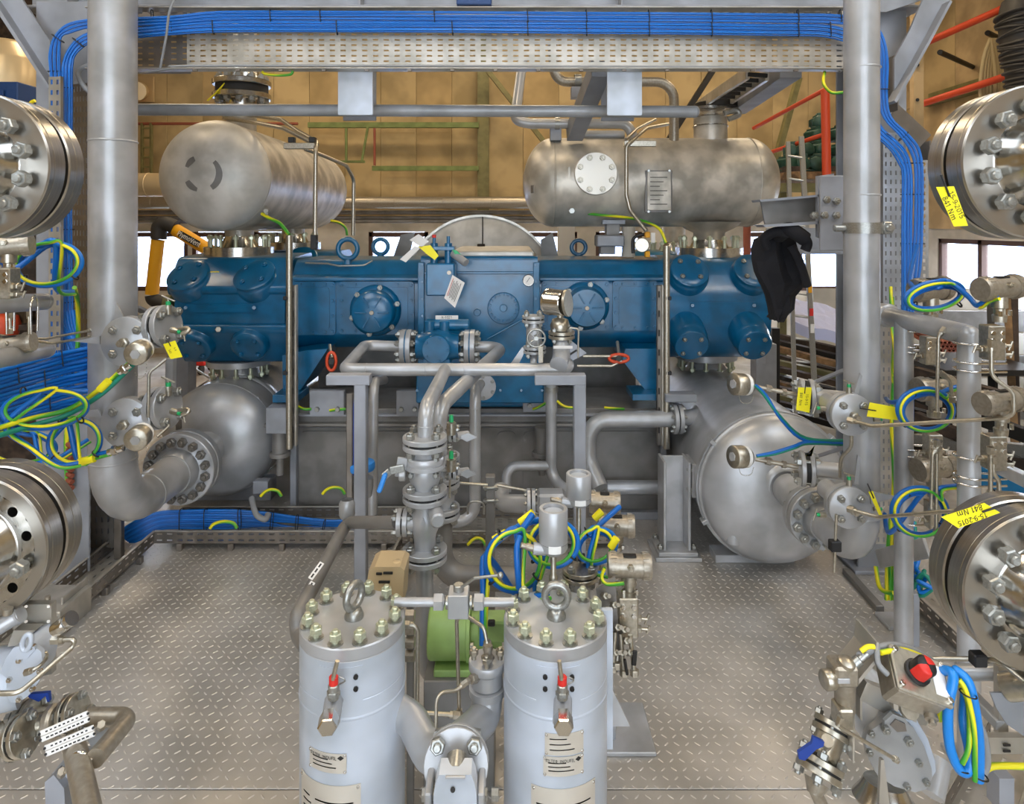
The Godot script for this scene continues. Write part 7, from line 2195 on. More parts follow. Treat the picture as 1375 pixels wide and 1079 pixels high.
func blind_nozzle(label: String, at: Vector3, R: float, fins: Array, side: float) -> Node3D:
	# flanged tapping on a riser facing the camera: disc, four nuts, centre fitting, stiffening fins, side nozzle
	var t := thing("tapping_flange", label, "flange", at - Vector3(0, R, 0))
	var d := -at.z
	cup(t, "disc", [[0, 0], [R * 0.97, 0], [R, 0.003], [R, 0.025], [R * 0.97, 0.028], [R * 0.45, 0.028], [R * 0.4, 0.034], [0, 0.034]], at, Vector3.BACK, M.silver, 40)
	cup(t, "rear_disc", [[0, -0.036], [R, -0.036], [R, -0.006], [R * 0.6, -0.002], [0, -0.002]], at, Vector3.BACK, M.silver, 40)
	b_neck(t, at, R)
	ring_bolts(t, at + Vector3(0, 0, 0.02), Vector3.BACK, R * 0.68, 4, R * 0.1, 0.075, M.zinc, 0.5)
	cup(t, "centre_fitting", [[0, 0.03], [R * 0.2, 0.03], [R * 0.2, 0.06], [R * 0.14, 0.064], [R * 0.14, 0.09], [0, 0.09]], at, Vector3.BACK, M.gland, 6)
	for f in fins:
		var w := []
		slab(t, "fin", f, d + 0.03, 0.01, M.silver)
	return t

func b_neck(t: Node3D, at: Vector3, R: float):
	var b := MB.new(); b.cyl(at + Vector3(0, 0, -0.22), at + Vector3(0, 0, -0.03), R * 0.5, 20); part(b, "nozzle", M.silver, t)

func needle_valve(t: Node3D, at: Vector3, up: Vector3, s: float, bar: Vector3):
	cup(t, "valve_body", [[0, -s], [s * 0.6, -s], [s * 0.6, s * 0.6], [0, s * 0.6]], at, up, M.gland, 12)
	cup(t, "green_cap", [[0, s * 0.6], [s * 0.42, s * 0.6], [s * 0.42, s * 1.2], [0, s * 1.3]], at, up, M.capgreen, 12)
	var e := at + up.normalized() * s * 1.7
	var b := MB.new(); b.cyl(at, e, s * 0.2, 8); b.cyl(e - bar * s * 1.6, e + bar * s * 1.6, s * 0.17, 8); part(b, "tee_bar", M.gland, t)

func cap_head(label: String, at: Vector3, ax: Vector3, R: float, chain: Array):
	var t := thing("sensor_head", label, "sensor", at - Vector3(0, R, 0))
	cup(t, "cap", [[0, R * 1.25], [R * 0.9, R * 1.25], [R, R * 1.15], [R, R * 0.2], [R * 0.92, R * 0.15], [R * 0.92, -R * 0.3], [R * 0.8, -R * 0.5], [R * 0.3, -R * 0.8], [0, -R * 0.8]].map(func(p): return [p[0], p[1]]), at, ax, M.gland, 32)
	cup(t, "white_band", [[R * 0.95, -R * 0.25], [R * 0.96, R * 0.1]], at, ax, M.white, 32)
	cup(t, "hex_socket", [[0, R * 1.25], [R * 0.42, R * 1.25], [R * 0.42, R * 1.33], [0, R * 1.33]], at, ax, M.silver, 6)
	if chain:
		var b := MB.new()
		var pts = smooth(chain, 5)
		for k in pts.size() - 1: b.lathe([Vector2(0.0008, -0.004), Vector2(0.0032, 0), Vector2(0.0008, 0.004)], MB.along((pts[k] + pts[k + 1]) / 2, pts[k + 1] - pts[k]), 6, 0.2)
		part(b, "chain", M.gland, t).set_meta("kind", "stuff")

func riser_gauges():
	var t: Node3D
	var b: MB
	# left riser, two stations
	for s in 2:
		var y: float = [458, 567][s]
		var c := P(172, y, 3.9)
		t = blind_nozzle(["upper bolted tapping flange on the thick left pipe", "lower bolted tapping flange on the thick left pipe"][s], c, 0.145, [[[153, y - 30], [156, y - 52], [168, y - 28]], [[97, y], [134, y - 7], [134, y + 4]]] if s == 0 else [[[97, y - 12], [132, y - 18], [138, y - 5]]], 1)
		cyp(t, "side_nozzle", M.silver, P(183, y - 12, 3.98), P(206, y - 18, 3.98), 0.042, 18)
		flange(t, P(218, y - 20, 3.98), Vector3(1, 0.15, 0.2), 0.125, 0.045, 4, M.silver, M.zinc, 0.01, 0.5, 0.0, 0.12)
		needle_valve(t, P(226, y - 44, 3.98), Vector3.UP, 0.035, Vector3(0.7, -0.3, 0))
		needle_valve(t, P(236, y - 14, 3.9), Vector3(1, -0.2, 0.2), 0.03, Vector3(-0.2, 1, 0))
		pipe(t, "tube", [[240, y - 16, 3.9], [250, y - 18, 3.88], [256, y - 15, 3.86], [244, y - 10, 3.86]], 0.012, M.gland, 0.03, 8)
		cap_head(["round sensor head with hex cap and chain by the upper left tapping flange", "round sensor head with hex cap and chain by the lower left tapping flange"][s], P(190, [470, 583][s], 3.62), Vector3(0.12, -0.1, 1), 0.062, [[196, [478, 590][s], 3.5], [196, [500, 612][s], 3.55], [186, [508, 618][s], 3.55], [178, [490, 600][s], 3.6], [172, [480, 590][s], 3.65]])
	b = MB.new(); b.tube(bend([P(223, 482, 3.9), P(200, 500, 3.85), P(199, 560, 3.85)], 0.04), 0.009, 8); solo(b, "impulse_tube", M.gland, "thin steel tube running down between the two left tapping flanges", "tubing")
	b = MB.new(); b.tube(bend([P(226, 562, 3.9), P(227, 572, 3.9), P(211, 586, 3.85)], 0.02), 0.009, 8); solo(b, "impulse_tube", M.gland, "short thin steel tube below the lower left tapping flange", "tubing")
	yellow_tag("yellow tag hanging from the upper left tapping flange", [[219, 462], [235, 457], [245, 479], [229, 482]], 3.8, "341", "5-9", Vector2(225, 462), Vector2(238, 480), false)
	b = MB.new(); b.beam(P(182, 412, 4.3), P(212, 428, 4.6), 0.06, 0.02); solo(b, "stay_bar", M.frame, "pale flat stay bar running from the thick left pipe to the rear", "bar")
	b = MB.new(); b.beam(P(230, 480, 4.4), P(228, 570, 4.4), 0.05, 0.05); solo(b, "stay_post", M.silver, "slim pale post behind the left tapping flanges", "post")
	# right riser, two stations
	for s in 2:
		var y: float = [555, 679][s]
		var c := P([1141, 1138][s], y, 3.3)
		t = blind_nozzle(["upper bolted tapping flange on the thick right pipe", "lower bolted tapping flange on the thick right pipe's elbow"][s], c, 0.102, [[[1147, y - 28], [1155, y - 54], [1158, y - 50], [1153, y - 26]]] if s == 0 else [[[1147, y - 30], [1152, y - 68], [1156, y - 64], [1153, y - 28]], [[1168, y - 20], [1205, y - 12], [1170, y - 2]]], 1)
		needle_valve(t, P(1140, y - 32, 3.3), Vector3(0, 1, 0), 0.022, Vector3(-0.8, 0.3, 0))
		needle_valve(t, P(1103, y - [7, -12][s], 3.3), Vector3(-1, 0.1, 0.1), 0.02, Vector3(0.3, 0.9, 0))
		needle_valve(t, P(1178, y + [8, 4][s], 3.3), Vector3(1, 0, 0), 0.018, Vector3(0.3, 0.5, 0))
		# flange pair to the left, on its own short pipe
		var fy: float = [532, 629][s]
		cyp(t, "side_pipe", M.silver, P(1096, fy, 3.65), P(1135, fy + 4, 3.55), 0.042, 18)
		flange(t, P(1083, fy, 3.7), Vector3(1, 0, 0.25), 0.095, 0.035, 4, M.silver, M.zinc, 0.012, 0.5, 0.0, 0.13)
		b = MB.new(); b.cyl(P(1014, fy - 13, 3.75), P(1072, fy - 2, 3.7), 0.012, 10); b.hexnut(P(1028, fy - 11, 3.74), P(1036, fy - 9, 3.74), 0.022); b.hexnut(P(1050, fy - 6, 3.72), P(1056, fy - 5, 3.72), 0.02); part(b, "probe_rod", M.warm, t)
		cap_head(["round sensor head on a rod left of the upper right tapping flange", "round sensor head on a rod in front of the right damper head"][s], P([1000, 999][s], fy - 16, 3.76), Vector3(-1, 0.12, 0.35), 0.062, [[992, fy - 2, 3.7], [996, fy + 8, 3.7], [1008, fy + 8, 3.7], [1012, fy - 2, 3.72]])
		b = MB.new(); b.beam(P([1090, 1098][s], [515, 612][s], 3.9), P([1145, 1148][s], [492, 596][s], 3.7), 0.06, 0.02); solo(b, "stay_bar", M.frame, ["pale flat stay bar above the upper flange left of the thick right pipe", "pale flat stay bar above the lower flange left of the thick right pipe"][s], "bar")
	b = MB.new(); b.tube(smooth([P(1143, 584, 3.28), P(1142, 600, 3.3), P(1130, 615, 3.35), P(1128, 640, 3.4)]), 0.009, 8); solo(b, "impulse_tube", M.gland, "thin tube curling down between the right tapping flanges", "tubing")
	b = MB.new(); b.tube([P(1123, 690, 3.2), P(1120, 768, 3.2)], 0.007, 8); solo(b, "drain_rod", M.gland, "thin upright drain rod before the right elbow", "rod")
	rbox(solo_node("tube_clip", "small black tube clip on the rod before the right elbow", "clip", P(1121, 732, 3.2)), "clip", P(1121, 732, 3.2), Vector3(0.05, 0.05, 0.04), M.black)
	yellow_tag("yellow tag with handwritten numbers on the upper flange left of the thick right pipe", [[1072, 520], [1090, 520], [1087, 554], [1069, 550]], 3.58, "841 Nm", "15-9-15", Vector2(0, 0), Vector2(0, 0), false)
	yellow_tag("blank yellow tag sticking out right of the upper right tapping flange", [[1205, 564], [1164, 559], [1168, 540], [1206, 547]], 3.2, " ", " ", Vector2(0, 0), Vector2(0, 0), true)
	yellow_tag("narrow yellow tag seen edge-on by the lower right tapping flange", [[1166, 660], [1172, 659], [1186, 694], [1183, 697]], 3.2, " ", " ", Vector2(0, 0), Vector2(0, 0), false)
	yellow_tag("small folded yellow tag on top of the lower flange left of the right pipe", [[1082, 612], [1092, 604], [1094, 598], [1090, 612]], 3.6, " ", " ", Vector2(0, 0), Vector2(0, 0), false)

func solo_node(called: String, label: String, cat: String, at: Vector3) -> Node3D:
	return thing(called, label, cat, at)

func rack_right():
	var b: MB
	var t := thing("instrument_stand", "silver pipe stand with two legs and a top rail carrying the right-hand transmitters", "stand", Vector3(2.045, 0, -3.25))
	pipe(t, "top_rail", [Vector3(2.045, 1.9, -3.68), Vector3(2.045, 1.9, -3.0)], 0.047, M.silver, -1, 22)
	b = MB.new(); b.lathe([Vector2(0.03, -0.01), Vector2(0.06, -0.01), Vector2(0.065, 0.0), Vector2(0.065, 0.04), Vector2(0.047, 0.045)], MB.along(Vector3(2.045, 1.9, -3.64), Vector3.FORWARD), 22, 0.4); part(b, "end_collar", M.silver, t)
	pipe(t, "leg", [Vector3(2.045, 0, -3.5), Vector3(2.045, 1.9, -3.5)], 0.0455, M.silver, -1, 22)
	pipe(t, "leg", [Vector3(2.045, 0, -3.0), Vector3(2.045, 1.9, -3.0), Vector3(2.045, 1.9, -3.05)], 0.0455, M.silver, 0.001, 22)
	for z in [-3.5, -3.0]: rbox(t, "base_plate", Vector3(2.045, 0.01, z), Vector3(0.16, 0.02, 0.16), M.silver)
	for q in [[1217, 443, 3.5], [1217, 464, 3.5], [1217, 471, 3.5], [1217, 600, 3.5], [1217, 609, 3.5], [1217, 699, 3.5], [1297, 460, 3.0], [1297, 485, 3.0], [1297, 496, 3.0], [1297, 612, 3.0], [1297, 638, 3.0], [1297, 647, 3.0]]:
		b = MB.new()
		var c := P(q[0], q[1], q[2])
		b.tube(bend([c + Vector3(0.16, -0.005, 0.03), c + Vector3(0, 0.0, 0.058), c + Vector3(-0.058, 0, 0), c + Vector3(-0.02, 0, -0.058), c + Vector3(0.16, -0.01, -0.04)], 0.055), 0.0055, 8)
		part(b, "u_bolt", M.bright, t)
	var names = ["topmost drum transmitter at the right edge above the window sill", "second drum transmitter down at the right edge", "drum transmitter behind the top blue cable coil on the right rack", "drum transmitter behind the middle blue cable coil on the right rack", "drum transmitter behind the lowest blue cable coil on the right rack"]
	var spots = [[1342, 386, 2.75], [1344, 538, 2.75], [1250, 388, 3.4], [1254, 520, 3.4], [1254, 627, 3.4]]
	for k in 5:
		var q = spots[k]
		transmitter(names[k], P(q[0], q[1], q[2]), Vector3(1, 0.05, -0.25), 0.05 if k < 2 else 0.06, 0.2, 0.09)
	manifold("steel manifold block with tee handle under the topmost right transmitter", P(1332, 459, 2.75), 0.07, 0.14)
	manifold("steel manifold block with tee handle under the second right transmitter", P(1334, 606, 2.75), 0.07, 0.14)
	manifold("steel manifold block beside the right rack's far leg, upper one", P(1248, 470, 3.4), 0.07, 0.14)
	manifold("steel manifold block beside the right rack's far leg, middle one", P(1252, 600, 3.4), 0.07, 0.14)
	manifold("steel manifold block beside the right rack's far leg, lowest one", P(1254, 690, 3.4), 0.07, 0.14)
	b = MB.new(); b.beam(P(1180, 750, 4.0), P(1245, 735, 3.6), 0.02, 0.1); solo(b, "flat_bar", M.silver, "pale flat bar behind the lower right flange pair", "bar")
	t = thing("rack_rail", "pale slotted rail sloping behind the lower right transmitter", "rail", P(1350, 640, 3.2))
	bmp(t, "rail", M.silver, P(1310, 612, 3.4), P(1400, 655, 2.6), 0.05, 0.05)
	tubes("thin steel tube from the upper right tapping flange looping up to the top right manifold", [[[1139, 563, 3.2], [1172, 572, 3.1], [1348, 561, 2.7], [1361, 556, 2.68], [1361, 526, 2.68], [1331, 504, 2.7], [1331, 456, 2.7]]], 0.0085, M.gland, 0.05)
	tubes("thin steel tube from the lower right tapping flange running level to the right", [[[1138, 683, 3.2], [1180, 694, 3.1], [1275, 686, 2.8], [1318, 682, 2.7]]], 0.0085, M.gland, 0.05)
	tubes("pair of thin upright steel tubes between the right rack's legs", [[[1258, 560, 3.1], [1260, 452, 3.1], [1269, 440, 3.1]], [[1262, 500, 3.1], [1276, 510, 3.1], [1279, 540, 3.1]]], 0.008, M.gland, 0.04)
	tubes("pair of thin upright steel tubes below the second right manifold", [[[1330, 672, 2.65], [1330, 600, 2.65]], [[1342, 672, 2.65], [1341, 645, 2.65], [1334, 635, 2.65], [1333, 612, 2.65]]], 0.008, M.gland, 0.03)
	tubes("thin steel tubes dropping through the lower right coil", [[[1257, 720, 3.1], [1258, 590, 3.1]], [[1250, 690, 3.1], [1252, 610, 3.1], [1262, 598, 3.1]]], 0.008, M.gland, 0.03)
	t = thing("low_beam", "pale grey upright plate post standing on the deck at the lower right", "post", PF(1222, 860))
	rbox(t, "post", PF(1222, 862) + Vector3(0, 0.15, 0), Vector3(0.06, 0.3, 0.09), M.frame); rbox(t, "foot_plate", PF(1203, 836) + Vector3(0, 0.012, 0), Vector3(0.17, 0.024, 0.16), M.silver)

func left_side():
	var b: MB
	var t := thing("instrument_stand", "silver horizontal pipe with hoop clamps at the left edge, upper of two", "pipe", P(20, 420, 3.2))
	pipe(t, "pipe", [[-60, 412, 2.9], [56, 405, 3.6]], 0.045, M.silver, -1, 20)
	cup(t, "end_cap", [[0, 0], [0.046, 0], [0.046, 0.03], [0, 0.035]], P(56, 405, 3.6), P(56, 405, 3.6) - P(-60, 412, 2.9), M.silver)
	for x in [14, 46]:
		b = MB.new()
		var c := P(x, 408, 3.3)
		b.tube(bend([c + Vector3(0.02, -0.14, 0.05), c + Vector3(0.02, 0.0, 0.055), c + Vector3(0.0, 0.055, 0), c + Vector3(-0.02, 0.0, -0.055), c + Vector3(-0.02, -0.14, -0.05)], 0.05), 0.0055, 8); part(b, "u_bolt", M.bright, t)
	t = thing("instrument_stand", "silver horizontal pipe at the left edge above the blue cables, lower of two", "pipe", P(20, 490, 3.2))
	pipe(t, "pipe", [[-60, 492, 2.7], [60, 470, 3.7]], 0.045, M.silver, -1, 20)
	cup(t, "end_cap", [[0, 0], [0.046, 0], [0.046, 0.03], [0, 0.035]], P(60, 470, 3.7), P(60, 470, 3.7) - P(-60, 492, 2.7), M.silver)
	transmitter("drum transmitter at the left edge below the upper left flange pair", P(12, 330, 3.2), Vector3(1, 0.1, -0.3), 0.055, 0.19, 0.07)
	manifold("steel manifold block at the left edge above the silver pipe", P(9, 380, 3.1), 0.08, 0.14)
	transmitter("lying drum sensor at the left edge between the two silver pipes", P(15, 463, 3.3), Vector3(1, 0.15, -0.2), 0.05, 0.2, 0.05)
	tubes("two long thin steel tubes crossing from the left edge to the thick left pipe", [[[-20, 452, 3.3], [60, 455, 3.6], [123, 443, 4.0]], [[-20, 447, 3.3], [70, 461, 3.6], [123, 452, 4.0]]], 0.007, M.gland, 0.1)
	tubes("two thin upright steel tubes below the upper left silver pipe", [[[14, 448, 3.2], [13, 420, 3.2]], [[39, 466, 3.3], [39, 418, 3.3]]], 0.007, M.gland, 0.05)
	t = thing("earth_bar", "row of copper cable lugs on yellow-green leads hanging on the left column", "earth bar", P(92, 655, 4.3))
	for k in 8:
		tbp(t, "lead", M.ety, smooth([P(92 - (k % 3), 560 + k * 3, 4.5), P(88, 590 + k * 4, 4.5), P(91, 598 + k * 8, 4.5)]), 0.011, 8)
		cyp(t, "copper_lug", M.rust, P(91, 596 + k * 8, 4.5), P(97, 599 + k * 8, 4.48), 0.017, 8)
	t = thing("flat_bar", "flat grey plate crossing behind the thick left pipe at the lower tapping flange", "plate", P(110, 560, 4.3))
	slab(t, "plate", [[88, 562], [130, 550], [130, 562], [92, 570]], 4.1, 0.02, M.frame)
	t = thing("floor_box", "grey floor duct box with bolts in front of the left column foot", "box", PF(80, 830))
	rbox(t, "box", PF(62, 838) + Vector3(0, 0.08, 0), Vector3(0.36, 0.16, 0.3), M.tray, Basis(), 0.006)
	rbox(t, "edge_plate", PF(96, 832) + Vector3(0.02, 0.1, 0), Vector3(0.012, 0.2, 0.24), M.tray)
	cyp(t, "bolt", M.warm, P(64, 806, 3.5), P(64, 800, 3.5), 0.014, 8)

# ------------------------------------------------------------------ the two actuated valves in the bottom corners
func valve_right():
	var b: MB
	var t := thing("actuated_valve", "grey actuator with round flat cover, switch box on top and brackets at the bottom right", "actuator", P(1215, 1110, 1.75))
	var c := P(1207, 1010, 1.75)
	# actuator drum: egg-shaped cover plate facing the camera, body running back to the right
	var q := PackedVector2Array()
	for p in [[1173, 976], [1186, 966], [1196, 960], [1210, 964], [1226, 976], [1240, 1000], [1250, 1030], [1251, 1044], [1243, 1058], [1228, 1062], [1200, 1054], [1178, 1040], [1166, 1018], [1161, 996], [1163, 984]]:
		var w := P(p[0], p[1], 1.72); q.append(Vector2(w.x, w.y))
	b = MB.new(); b.prism(q, Transform3D(Basis(), Vector3(0, 0, -1.735)), 0.018, 0.5); part(b, "front_cover", M.silver, t)
	b = MB.new(); b.prism(q, Transform3D(Basis(), Vector3(0.02, 0.005, -1.92)), 0.185, 0.5); part(b, "drum", M.pale, t)
	for p in [[1170, 985], [1234, 1024], [1244, 1050], [1218, 1056], [1168, 1010]]:
		put("cover_screw", bolt_mesh(0.005, 0.02, false), M.zinc, t, Transform3D(MB.along(Vector3.ZERO, Vector3.BACK).basis, P(p[0], p[1], 1.712) - origin_of(t)))
	slab(t, "lifting_lug", [[1186, 984], [1188, 968], [1199, 958], [1216, 965], [1228, 988], [1230, 1006], [1212, 998]], 1.7, 0.01, M.silver)
	b = MB.new(); b.prism(poly_px([[1196, 974], [1203, 966], [1216, 972], [1218, 982], [1205, 983]], 1.695), Transform3D(Basis(), Vector3(0, 0, -1.699)), 0.003, 0.3); part(b, "lug_hole", M.tray_dark, t)
	for p in [[1190, 980], [1221, 996]]:
		put("bolt", bolt_mesh(0.006, 0.022, false), M.zinc, t, Transform3D(MB.along(Vector3.ZERO, Vector3.BACK).basis, P(p[0], p[1], 1.692) - origin_of(t)))
	# bracket plates
	slab(t, "side_bracket", [[1146, 920], [1174, 886], [1177, 862], [1180, 862], [1178, 888], [1149, 924], [1147, 1024], [1145, 1024]], 1.68, 0.1, M.tray)
	slab(t, "top_bracket", [[1156, 940], [1168, 918], [1252, 948], [1244, 974], [1200, 964]], 1.74, 0.02, M.tray)
	slab(t, "bracket_step", [[1155, 966], [1155, 938], [1164, 916], [1168, 918], [1158, 940], [1158, 968]], 1.69, 0.06, M.tray)
	slab(t, "foot_strip", [[1183, 1020], [1187, 1020], [1196, 1090], [1180, 1090]], 1.66, 0.01, M.tray)
	# switch box
	var s := thing("switch_box", "nickel switch box with red and black position dome on top of the grey actuator", "switch box", P(1225, 960, 1.7))
	var bs := Basis(Vector3.UP, -0.28) * Basis(Vector3.RIGHT, 0.55) * Basis(Vector3.BACK, -0.38)
	var sc := P(1222, 916, 1.68)
	rbox(s, "box", sc, Vector3(0.13, 0.075, 0.1), M.warm, bs, 0.008)
	rbox(s, "lid", sc + bs.y * 0.042, Vector3(0.136, 0.014, 0.106), M.gland, bs, 0.006)
	rbox(s, "name_label", sc + bs.y * 0.05 + bs.x * 0.045, Vector3(0.034, 0.002, 0.07), M.white, bs)
	for p in [[-0.058, 0.04], [0.058, 0.04], [-0.058, -0.04], [0.058, -0.04]]:
		cyp(s, "lid_screw", M.bright, sc + bs * Vector3(p[0], 0.04, p[1]), sc + bs * Vector3(p[0], 0.058, p[1]), 0.007, 10, 0.001)
	var dc := sc + bs.y * 0.049 + bs.x * -0.012
	cup(s, "dome_base", [[0, 0], [0.03, 0], [0.03, 0.008], [0.026, 0.01], [0, 0.01]], dc, bs.y, M.black, 24)
	for k in 4:
		b = MB.new(); b.lathe([Vector2(0.003, 0.01), Vector2(0.0245, 0.01), Vector2(0.0245, 0.044), Vector2(0.02, 0.05), Vector2(0.002, 0.05)], Transform3D(bs, dc), 6, 0.3, TAU * k / 4 + 0.1 - 0.35, TAU * (k + 1) / 4 + 0.1 - 0.35)
		part(b, "dome_quarter", M.red if k % 2 else M.black, s)
	cup(s, "blank_plug", [[0, 0], [0.016, 0], [0.016, 0.01], [0.009, 0.012], [0.009, 0.02], [0, 0.02]], sc + bs * Vector3(0.05, -0.02, 0.05), bs.z, M.warm, 8)
	cup(s, "cable_gland", [[0, 0], [0.018, 0], [0.018, 0.02], [0.014, 0.022], [0.014, 0.04], [0, 0.04]], sc + bs * Vector3(0.07, 0.0, -0.02), bs.x, M.warm, 8)
	slab(s, "mount_bracket", [[1200, 934], [1230, 946], [1231, 970], [1226, 968], [1226, 955], [1206, 946], [1206, 956], [1200, 952]], 1.66, 0.02, M.tray)
	cup(s, "coupling", [[0, 0], [0.022, 0], [0.022, 0.012], [0, 0.012]], P(1219, 952, 1.67), Vector3(0, 0.6, 0.8), M.gland)
	# solenoid valve on the side bracket
	s = thing("solenoid_valve", "nickel-plated solenoid valve block with round caps left of the grey actuator", "valve", P(1130, 960, 1.68))
	rbox(s, "head_block", P(1131, 900, 1.68), Vector3(0.058, 0.05, 0.06), M.warm, Basis(), 0.006)
	cup(s, "body", [[0, -0.05], [0.018, -0.05], [0.024, -0.04], [0.024, 0.03], [0, 0.03]], P(1135, 930, 1.68), Vector3.UP, M.warm)
	cup(s, "round_cap", [[0, 0], [0.022, 0], [0.024, 0.004], [0.024, 0.024], [0.02, 0.028], [0, 0.028]], P(1119, 911, 1.67), Vector3(-1, 0, 0.15), M.gland)
	cup(s, "top_cap", [[0, 0], [0.022, 0], [0.02, 0.012], [0.012, 0.016], [0, 0.016]], P(1136, 892, 1.67), Vector3(0.1, 1, 0.3), M.gland, 20)
	cup(s, "cable_gland", [[0, 0], [0.013, 0], [0.013, 0.02], [0.01, 0.022], [0.01, 0.045], [0, 0.045]], P(1146, 892, 1.67), Vector3(0.7, 0.6, 0.0), M.zinc, 8)
	rbox(s, "print_band", P(1133, 914, 1.648), Vector3(0.03, 0.012, 0.004), M.silver)
	rbox(s, "lower_block", P(1131, 958, 1.67), Vector3(0.036, 0.05, 0.05), M.gland, Basis(), 0.004)
	tubes("thin bent steel tube joining the solenoid valve to the grey actuator cover", [[[1129, 962, 1.62], [1125, 974, 1.62], [1190, 1012, 1.62], [1204, 1020, 1.66]]], 0.0045, M.gland, 0.02)
	tubes("level thin steel tube behind the red and black dome running to the right edge", [[[1183, 884, 1.9], [1310, 884, 1.8], [1340, 886, 1.75], [1376, 915, 1.7], [1400, 940, 1.65]]], 0.006, M.gland, 0.04)
	rbox(solo_node("tube_clamp", "black block clamp with bolts on the steel tube at the lower right", "clamp", P(1313, 888, 1.78)), "block", P(1313, 884, 1.78), Vector3(0.036, 0.034, 0.03), M.black)
	# ball valve with blue handle
	t = thing("ball_valve", "small steel ball valve with dark blue lever and bolted flanges at the lower right", "valve", P(1105, 1040, 1.7))
	var ax := Vector3(0.45, 0.75, -0.4)
	flange(t, P(1101, 1030, 1.68), ax, 0.055, 0.018, 4, M.gland, M.zinc, 0.003, 0.4, 0.0, 0.13)
	flange(t, P(1117, 978, 1.74), ax, 0.046, 0.016, 4, M.gland, M.zinc, 0.003, 0.4, 0.0, 0.13)
	b = MB.new(); b.cyl(P(1104, 1020, 1.69), P(1116, 985, 1.73), 0.034, 20, 0.006); b.cyl(P(1108, 1000, 1.7), P(1111, 994, 1.64), 0.014, 12); part(b, "body", M.gland, t)
	slab(t, "lever", [[1072, 1010], [1090, 998], [1092, 989], [1107, 996], [1106, 1002], [1096, 1006], [1081, 1021], [1073, 1019]], 1.62, 0.008, M.navy)
	tbp(t, "pipe", M.warm, [P(1096, 1050, 1.66), P(1093, 1058, 1.66), P(1110, 1095, 1.66)], 0.016, 14)
	cup(t, "nose", [[0, -0.03], [0.016, -0.03], [0.03, 0], [0, 0]], P(1097, 1048, 1.67), ax, M.warm)
	t = thing("flanged_joint", "dark polished flange under the grey actuator at the bottom edge", "flange", P(1190, 1090, 1.8))
	cup(t, "collar", [[0, 0], [0.075, 0], [0.078, 0.006], [0.06, 0.03], [0.05, 0.05], [0, 0.05]], P(1188, 1078, 1.76), Vector3(0.1, 1, -0.2), M.polish, 36)
	tbp(t, "link_pipe", M.silver, [P(1252, 1068, 1.85), P(1262, 1020, 1.9)], 0.03, 16)
	# right edge clutter: framing with pipe stub
	t = thing("edge_frame", "steel bracket frame with pipe stub at the right edge beside the blue cable loop", "bracket", P(1345, 1000, 1.85))
	slab(t, "upright", [[1341, 895], [1354, 895], [1354, 988], [1341, 988]], 1.85, 0.02, M.tray)
	slab(t, "rail", [[1326, 990], [1400, 990], [1400, 1012], [1326, 1012]], 1.8, 0.02, M.tray)
	slab(t, "gusset", [[1330, 930], [1375, 930], [1375, 988], [1352, 972], [1338, 950]], 1.78, 0.006, M.frame)
	cyp(t, "pipe_stub", M.silver, P(1285, 902, 1.95), P(1345, 902, 1.9), 0.022, 18)
	cyp(t, "sensor_barrel", M.gland, P(1347, 922, 1.8), P(1392, 918, 1.75), 0.035, 18, 0.006)
	bmp(t, "stay", M.silver, P(1306, 934, 1.95), P(1345, 974, 1.85), 0.03, 0.03)
	for y in [1000, 1008]: rbox(t, "slot", P(1352, y, 1.795), Vector3(0.02, 0.006, 0.004), M.dark)
	slab(t, "foot", [[1342, 1045], [1362, 1045], [1362, 1090], [1342, 1090]], 1.85, 0.05, M.frame)

